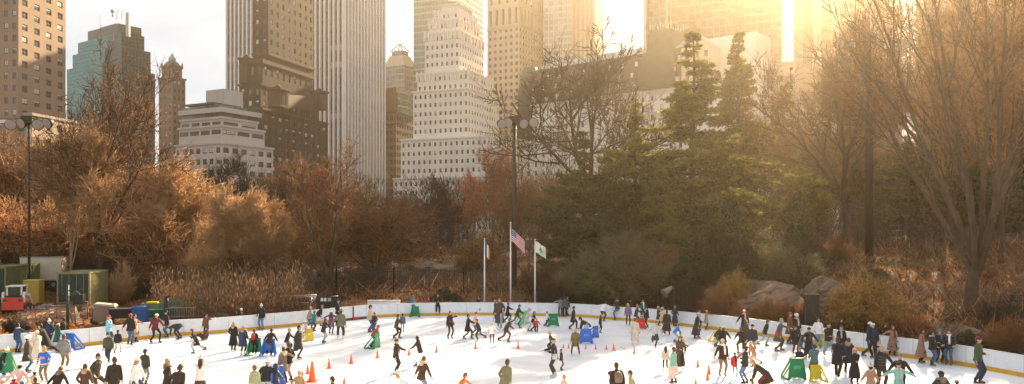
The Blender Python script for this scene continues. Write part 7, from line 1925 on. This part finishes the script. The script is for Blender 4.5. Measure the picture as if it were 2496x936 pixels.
# black flat crate, blue bin, green carts
p = spot(300, 52.2); o = empty('black_case', p, R(12), 'low black case lying left of the blue bin behind the boards', 'case')
mb = MB(); mb.obox((0, 0, .62), (.75, 0, 0), (0, .45, 0), (0, 0, .28)); mb.build('case_body', M_black, o); mb = MB(); mb.obox((0, 0, .935), (.78, 0, 0), (0, .48, 0), (0, 0, .03)); mb.build('lid', M_dark, o)
mb = MB(); [mb.box(x - .04, x + .04, -.3, .3, 0, .34) for x in (-.6, .6)]; mb.build('stand', M_dark, o)
p = spot(342, 51.2); o = empty('blue_bin', p, R(10), 'blue plastic bin with a sloping lid behind the left boards', 'bin')
mb = MB(); mb.obox((0, 0, .62), (.40, 0, 0), (0, .38, 0), (0, 0, .58), taper=1.05); P_bb = mat('dark_blue_bin', (.015, .07, .26), .45, .1)
mb.build('tub', P_bb, o)
mb = MB(); mb.tube([(-.44, 0, 1.2), (.44, 0, 1.2)], [.40, .40], 16, flat=[.12, .12], ref=(0, 1, 0)); mb.build('lid', P_bb, o)
def wirecart(px, Y, w, label, extra=False):
    p = spot(px, Y); o = empty('wire_cart', p, R(8), label, 'cart', 'green wire carts behind the left boards'); m = mat('green_wire', (.01, .20, .12), .5, .1)
    mb = MB(); z0, z1 = .35, 1.3
    for x in (-w / 2, w / 2):
        for y in (0, .7): mb.bar((x, y, 0), (x, y, z1), .05)
    for z in (z0, .85, z1):
        mb.bar((-w / 2, 0, z), (w / 2, 0, z), .045); mb.bar((-w / 2, .7, z), (w / 2, .7, z), .045); mb.bar((-w / 2, 0, z), (-w / 2, .7, z), .045); mb.bar((w / 2, 0, z), (w / 2, .7, z), .045)
    mb.build('cart_frame', m, o)
    mb = MB(); n = int(w / .09)
    for i in range(1, n): x = -w / 2 + w * i / n; mb.bar((x, 0, z0), (x, 0, z1), .016); mb.bar((x, .7, z0), (x, .7, z1), .016)
    mb.build('wire_sides', m, o)
    mb = MB(); mb.obox((0, .35, .62), (w / 2 - .06, 0, 0), (0, .3, 0), (0, 0, .25)); mb.build('load', mat('folded_green_cloth', (.02, .14, .09), .9, .3), o)
    if extra: mb = MB(); mb.obox((-.1, .35, 1.35), (.35, 0, 0), (0, .25, 0), (0, 0, .05)); mb.build('load', P_yel, o)
wirecart(372, 53.5, 1.5, 'green wire cart with a yellow tray on top, right of the blue bin', True)
wirecart(422, 54.5, 1.0, 'smaller green wire cart behind the man looking at a phone')
p = spot(405, 53); o = empty('black_post', p, 0, 'black padded post with a hook between the two green carts', 'post')
mb = MB(); mb.tube([(0, 0, 0), (0, 0, 1.7)], [.16, .14], 12); mb.build('padding', M_black, o); mb = MB(); mb.tube([(-.1, 0, 1.68), (0, 0, 1.78), (.28, 0, 1.82)], [.05, .06, .05], 8); mb.build('hook', M_black, o)
# crowd barrier leaning low
p = spot(440, 52); o = empty('crowd_barrier', p, R(14), 'grey steel crowd barrier lying low behind the left boards', 'barrier')
mb = MB(); mb.tube([(-.9, 0, .55), (-.9, 0, 1.12), (.9, 0, 1.12), (.9, 0, .55), (-.9, 0, .55)], [.022] * 5, 8); mb.build('barrier_frame', P_galv, o)
mb = MB(); [mb.bar((-.8 + .145 * i, 0, .56), (-.8 + .145 * i, 0, 1.11), .014) for i in range(12)]; mb.build('bars', P_galv, o)
mb = MB(); [mb.bar((x, -.25, .02), (x, .25, .02), .04) or mb.bar((x, 0, .02), (x, 0, .56), .04) for x in (-.7, .7)]; mb.build('feet', P_galv, o)
# aluminium goal frames heap and notice panel
p = spot(752, 59); o = empty('aluminium_frames', p, 0, 'stacked bare aluminium goal frames standing behind the boards left of the gate', 'goal frames')
q = lambda px, py, dy=0: at(px, py, 59 + dy) - o.location
def fr(pts, name='frame_tube', w=.05): mb = MB(); mb.tube([Vector(x) for x in pts], [w] * len(pts), 8); mb.build(name, P_alu, o)
fr([q(680, 765), q(683, 722), q(771, 719), q(765, 745)]); fr([q(688, 765, 1.2), q(690, 726, 1.2), q(770, 723, 1.2)]); fr([q(746, 762), q(771, 720)], w=.06); fr([q(750, 764, .6), q(762, 727, .6), q(823, 722, .6), q(824, 745, .6)])
fr([q(759, 726, .3), q(758, 762, .3)], w=.04); fr([q(706, 733, .8), q(745, 754, .8)], w=.03); fr([q(715, 745, .5), q(752, 743, .5), q(752, 738, .5), q(716, 738, .5), q(715, 745, .5)], w=.03); fr([q(786, 744, .4), q(822, 739, .4)], w=.04)
p = spot(803, 58.2); o = empty('notice_panel', p, R(4), 'black panel with three pale notices behind the boards next to the gate', 'notice board')
mb = MB(); mb.box(-.95, .8, 0, .05, .5, 1.42); mb.build('panel', M_black, o)
for x0, x1, m in ((-.62, -.44, P_white), (-.38, -.22, P_white), (-.12, .12, mat('grey_notice', (.38, .36, .33), .6, .3, 9))): mb = MB(); mb.box(x0, x1, -.012, -.003, 1.06, 1.30); mb.build('notice', m, o)
mb = MB(); [mb.box(x - .03, x + .03, .05, .1, 0, 1.4) for x in (-.85, .7)]; mb.build('legs', M_dark, o)
# white bench box
p = spot(935, 60); o = empty('white_box', p, R(2), 'long white box top showing above the far boards, right of the gate', 'box')
mb = MB(); mb.box(-1.2, 1.2, 0, .5, .1, 1.02); mb.build('box_body', M_board, o); mb = MB(); mb.box(-1.22, 1.22, -.04, .54, 1.022, 1.08); mb.build('lid', mat('grey_lid', (.55, .55, .54), .5), o)
# small red cones in a row on the wall behind the far boards
p0 = spot(1045, 61.2)
o = empty('low_wall', p0, 0, 'low dark ledge carrying small red cones behind the far boards', 'ledge'); mb = MB(); mb.box(-1.7, 1.7, 0, .4, -.2, .82 - p0.z + .1); mb.build('ledge_block', M_dark, o)
for i, px in enumerate((1018, 1029, 1045, 1056, 1078)):
    pc = at(px, 700, 61.4); pc.z = p0.z + .82 - p0.z + .1
    o = empty('small_cone', pc, 0, None, 'cone', 'small red cones on the ledge behind the far boards'); o['label'] = ['leftmost small red cone on the ledge behind the far boards', 'second small red cone from the left on the far ledge', 'middle small red cone on the far ledge', 'fourth small red cone, beside the man all in black', 'rightmost small red cone, right of the man all in black'][i]
    mb = MB(); mb.tube([(0, 0, .01), (0, 0, .22)], [.10, .02], 10); mb.build('body', P_red, o); mb = MB(); mb.obox((0, 0, .008), (.12, 0, 0), (0, .12, 0), (0, 0, .008)); mb.build('base', P_red, o)
# horn loudspeaker
p = spot(1642, 57.5); zc = CH + (HY - 708) / F * 57.5 - p.z; o = empty('horn_loudspeaker', p, 0, 'grey horn loudspeaker on a thin pole in the dark bushes', 'loudspeaker')
mb = MB(); mb.tube([(0, 0, -.2), (0, 0, zc + .45)], [.035, .03], 8); mb.build('pole', M_dark, o)
mb = MB(); mb.tube([(-.15, 0, zc + .25), (-.35, -.08, zc + .08), (-.75, -.22, zc - .22)], [.12, .18, .36], 16); mb.build('horn', mat('pale_grey_horn', (.20, .19, .17), .5), o)
mb = MB(); mb.bar((0, 0, zc + .25), (-.2, 0, zc + .22), .05); mb.build('bracket', M_dark, o)
# steel cabinet in the shrubs and black box at the right
p = spot(1981, 51); zc = CH + (HY - 719) / F * 51 - p.z; o = empty('utility_cabinet', p, R(-6), 'grey steel utility cabinet among dark shrubs behind the right boards', 'cabinet'); mg = mat('dull_grey_steel', (.045, .04, .035), .6, .15)
mb = MB(); mb.box(-.42, .42, 0, .4, 0, zc); mb.build('cabinet_body', mg, o); mb = MB(); mb.box(-.38, .38, -.02, .001, .1, zc - .06); mb.build('door', mg, o); mb = MB(); mb.box(-.46, .46, -.04, .44, zc + .001, zc + .04); mb.build('cap', mg, o)
p = spot(2482, 48); zc = CH + (HY - 726) / F * 48 - p.z; o = empty('black_lamp_box', p, 0, 'black floodlight box on a short post at the right edge', 'floodlight')
mb = MB(); mb.box(-.32, .32, -.1, .25, zc - .2, zc + .2); mb.build('housing', M_black, o); mb = MB(); mb.tube([(0, .1, 0), (0, .1, zc - .2)], [.05, .05], 8); mb.build('post', M_dark, o); mb = MB(); mb.box(-.27, .27, -.115, -.102, zc - .15, zc + .15); mb.build('lens', mat('dim_lens', (.08, .07, .06), .2), o)
# path and yard paving
def sheet(name, pts, m, lift=.03):
    from mathutils.geometry import tessellate_polygon
    mb = MB(); 
    for (a, b), (c, d) in zip(pts[:-1], pts[1:]):
        N_ = 14
        for i in range(N_):
            for j in range(4):
                f0, f1, g0_, g1_ = i / N_, (i + 1) / N_, j / 4, (j + 1) / 4
                Q = lambda f, g_: (lambda P_: Vector((P_.x, P_.y, tz(P_.x, P_.y) + lift)))(a.lerp(c, f).lerp(b.lerp(d, f), g_))
                mb.smooth.add(len(mb.f)); mb.quad(Q(f0, g0_), Q(f1, g0_), Q(f1, g1_), Q(f0, g1_))
    o = mb.build(name, m); tag(o, kind='structure')
    if o.data.polygons[0].normal.z < 0: o.data.flip_normals()
V2 = lambda px, Y: Vector(((px - CX) / F * Y, Y, 0))
sheet('path', [(V2(760, 86), V2(760, 90)), (V2(900, 90), V2(890, 95)), (V2(1080, 99), V2(1050, 104)), (V2(1240, 104), V2(1230, 110)), (V2(1400, 104), V2(1400, 110))], mat('pale_gravel_path', (.42, .33, .25), .95, .2, 1.5, .4))
sheet('yard_paving', [(V2(-140, 54), V2(-140, 67)), (V2(0, 54), V2(0, 66)), (V2(140, 55), V2(140, 66)), (V2(235, 58), V2(235, 64))], mat('dusty_yard', (.34, .23, .13), .95, .3, .8, .5))
sheet('ridge_path', [(V2(2000, 86), V2(2000, 91)), (V2(2200, 86), V2(2200, 91)), (V2(2600, 86), V2(2600, 91))], mat('pale_ridge_path', (.50, .42, .36), .9, .2, 1.5, .3))
# ------------------------------------------------------------------ haze, light, camera
SUN_AZ, SUN_EL = 24.0, 26.5
def haze():
    m = bpy.data.materials.new('haze_air'); m.use_nodes = True; nt = m.node_tree
    for n in list(nt.nodes):
        if n.type == 'BSDF_PRINCIPLED': nt.nodes.remove(n)
    v = nt.nodes.new('ShaderNodeVolumePrincipled')
    v.inputs['Color'].default_value = (1.0, .83, .60, 1); v.inputs['Density'].default_value = HAZE_D; v.inputs['Anisotropy'].default_value = HAZE_G
    nt.links.new(v.outputs[0], [n for n in nt.nodes if n.type == 'OUTPUT_MATERIAL'][0].inputs['Volume'])
    mb = MB(); mb.box(-480, 480, -40, 600, -3, 205)
    o = mb.build('haze', m); tag(o, kind='stuff')
HAZE_D, HAZE_G = .00036, .83
haze()

w = bpy.data.worlds.new('World'); scene.world = w; w.use_nodes = True
nt = w.node_tree; N, L = nt.nodes, nt.links
bg = N['Background']
sky = N.new('ShaderNodeTexSky'); sky.sky_type = 'NISHITA'; sky.sun_disc = False
sky.sun_elevation = R(SUN_EL); sky.sun_rotation = R(SUN_AZ); sky.dust_density = 2.0; sky.air_density = 1.0
# thin bright cloud cover by direction
tc = N.new('ShaderNodeTexCoord'); mp = N.new('ShaderNodeMapping'); mp.inputs['Scale'].default_value = (1, 1, 2.6)
L.new(tc.outputs['Generated'], mp.inputs[0])
cn = N.new('ShaderNodeTexNoise'); cn.inputs['Scale'].default_value = 3.2; cn.inputs['Detail'].default_value = 9; cn.inputs['Roughness'].default_value = .55; cn.inputs['Distortion'].default_value = .4
L.new(mp.outputs[0], cn.inputs['Vector'])
cr = N.new('ShaderNodeValToRGB'); cr.color_ramp.elements[0].position = .36; cr.color_ramp.elements[1].position = .62
cr.color_ramp.elements[0].color = (.8, .8, .8, 1); cr.color_ramp.elements[1].color = (.97, .97, .97, 1)
L.new(cn.outputs['Fac'], cr.inputs['Fac'])
mx = N.new('ShaderNodeMix'); mx.data_type = 'RGBA'
L.new(cr.outputs[0], mx.inputs[0]); L.new(sky.outputs[0], mx.inputs[6]); cc = N.new('ShaderNodeValToRGB'); cc.color_ramp.elements[0].position = .40; cc.color_ramp.elements[1].position = .58; cc.color_ramp.elements[0].color = (.62, .70, .82, 1); cc.color_ramp.elements[1].color = (.98, .99, 1, 1)
L.new(cn.outputs['Fac'], cc.inputs['Fac'])
sc_ = N.new('ShaderNodeVectorMath'); sc_.operation = 'SCALE'; sc_.inputs['Scale'].default_value = 6.6; L.new(cc.outputs[0], sc_.inputs[0]); L.new(sc_.outputs[0], mx.inputs[7])
L.new(mx.outputs[2], bg.inputs['Color']); bg.inputs['Strength'].default_value = .040

s = bpy.data.lights.new('sun', 'SUN'); s.energy = 5.0; s.angle = R(.6); s.color = (1.0, .77, .48)
so = bpy.data.objects.new('sun', s); COL.objects.link(so)
d = Vector((math.sin(R(SUN_AZ)) * math.cos(R(SUN_EL)), math.cos(R(SUN_AZ)) * math.cos(R(SUN_EL)), math.sin(R(SUN_EL))))
so.rotation_euler = d.to_track_quat('Z', 'Y').to_euler(); so.location = (60, 80, 90)

cam = bpy.data.cameras.new('camera'); co = bpy.data.objects.new('camera', cam); COL.objects.link(co)
co.location = (0, 0, CH); co.rotation_euler = (R(90), 0, 0)
cam.sensor_width = 36; cam.lens = 28; cam.shift_y = (HY - 468) / 2496; cam.clip_end = 9000
scene.camera = co
scene.view_settings.view_transform = 'Standard'; scene.view_settings.look = 'None'; scene.view_settings.gamma = 1
scene.view_settings.exposure = 2.15
scene.cycles.use_denoising = True
scene.cycles.max_bounces = 6; scene.cycles.diffuse_bounces = 3; scene.cycles.glossy_bounces = 2; scene.cycles.transmission_bounces = 2
scene.cycles.volume_bounces = 0; scene.cycles.transparent_max_bounces = 8; scene.cycles.caustics_reflective = False; scene.cycles.caustics_refractive = False
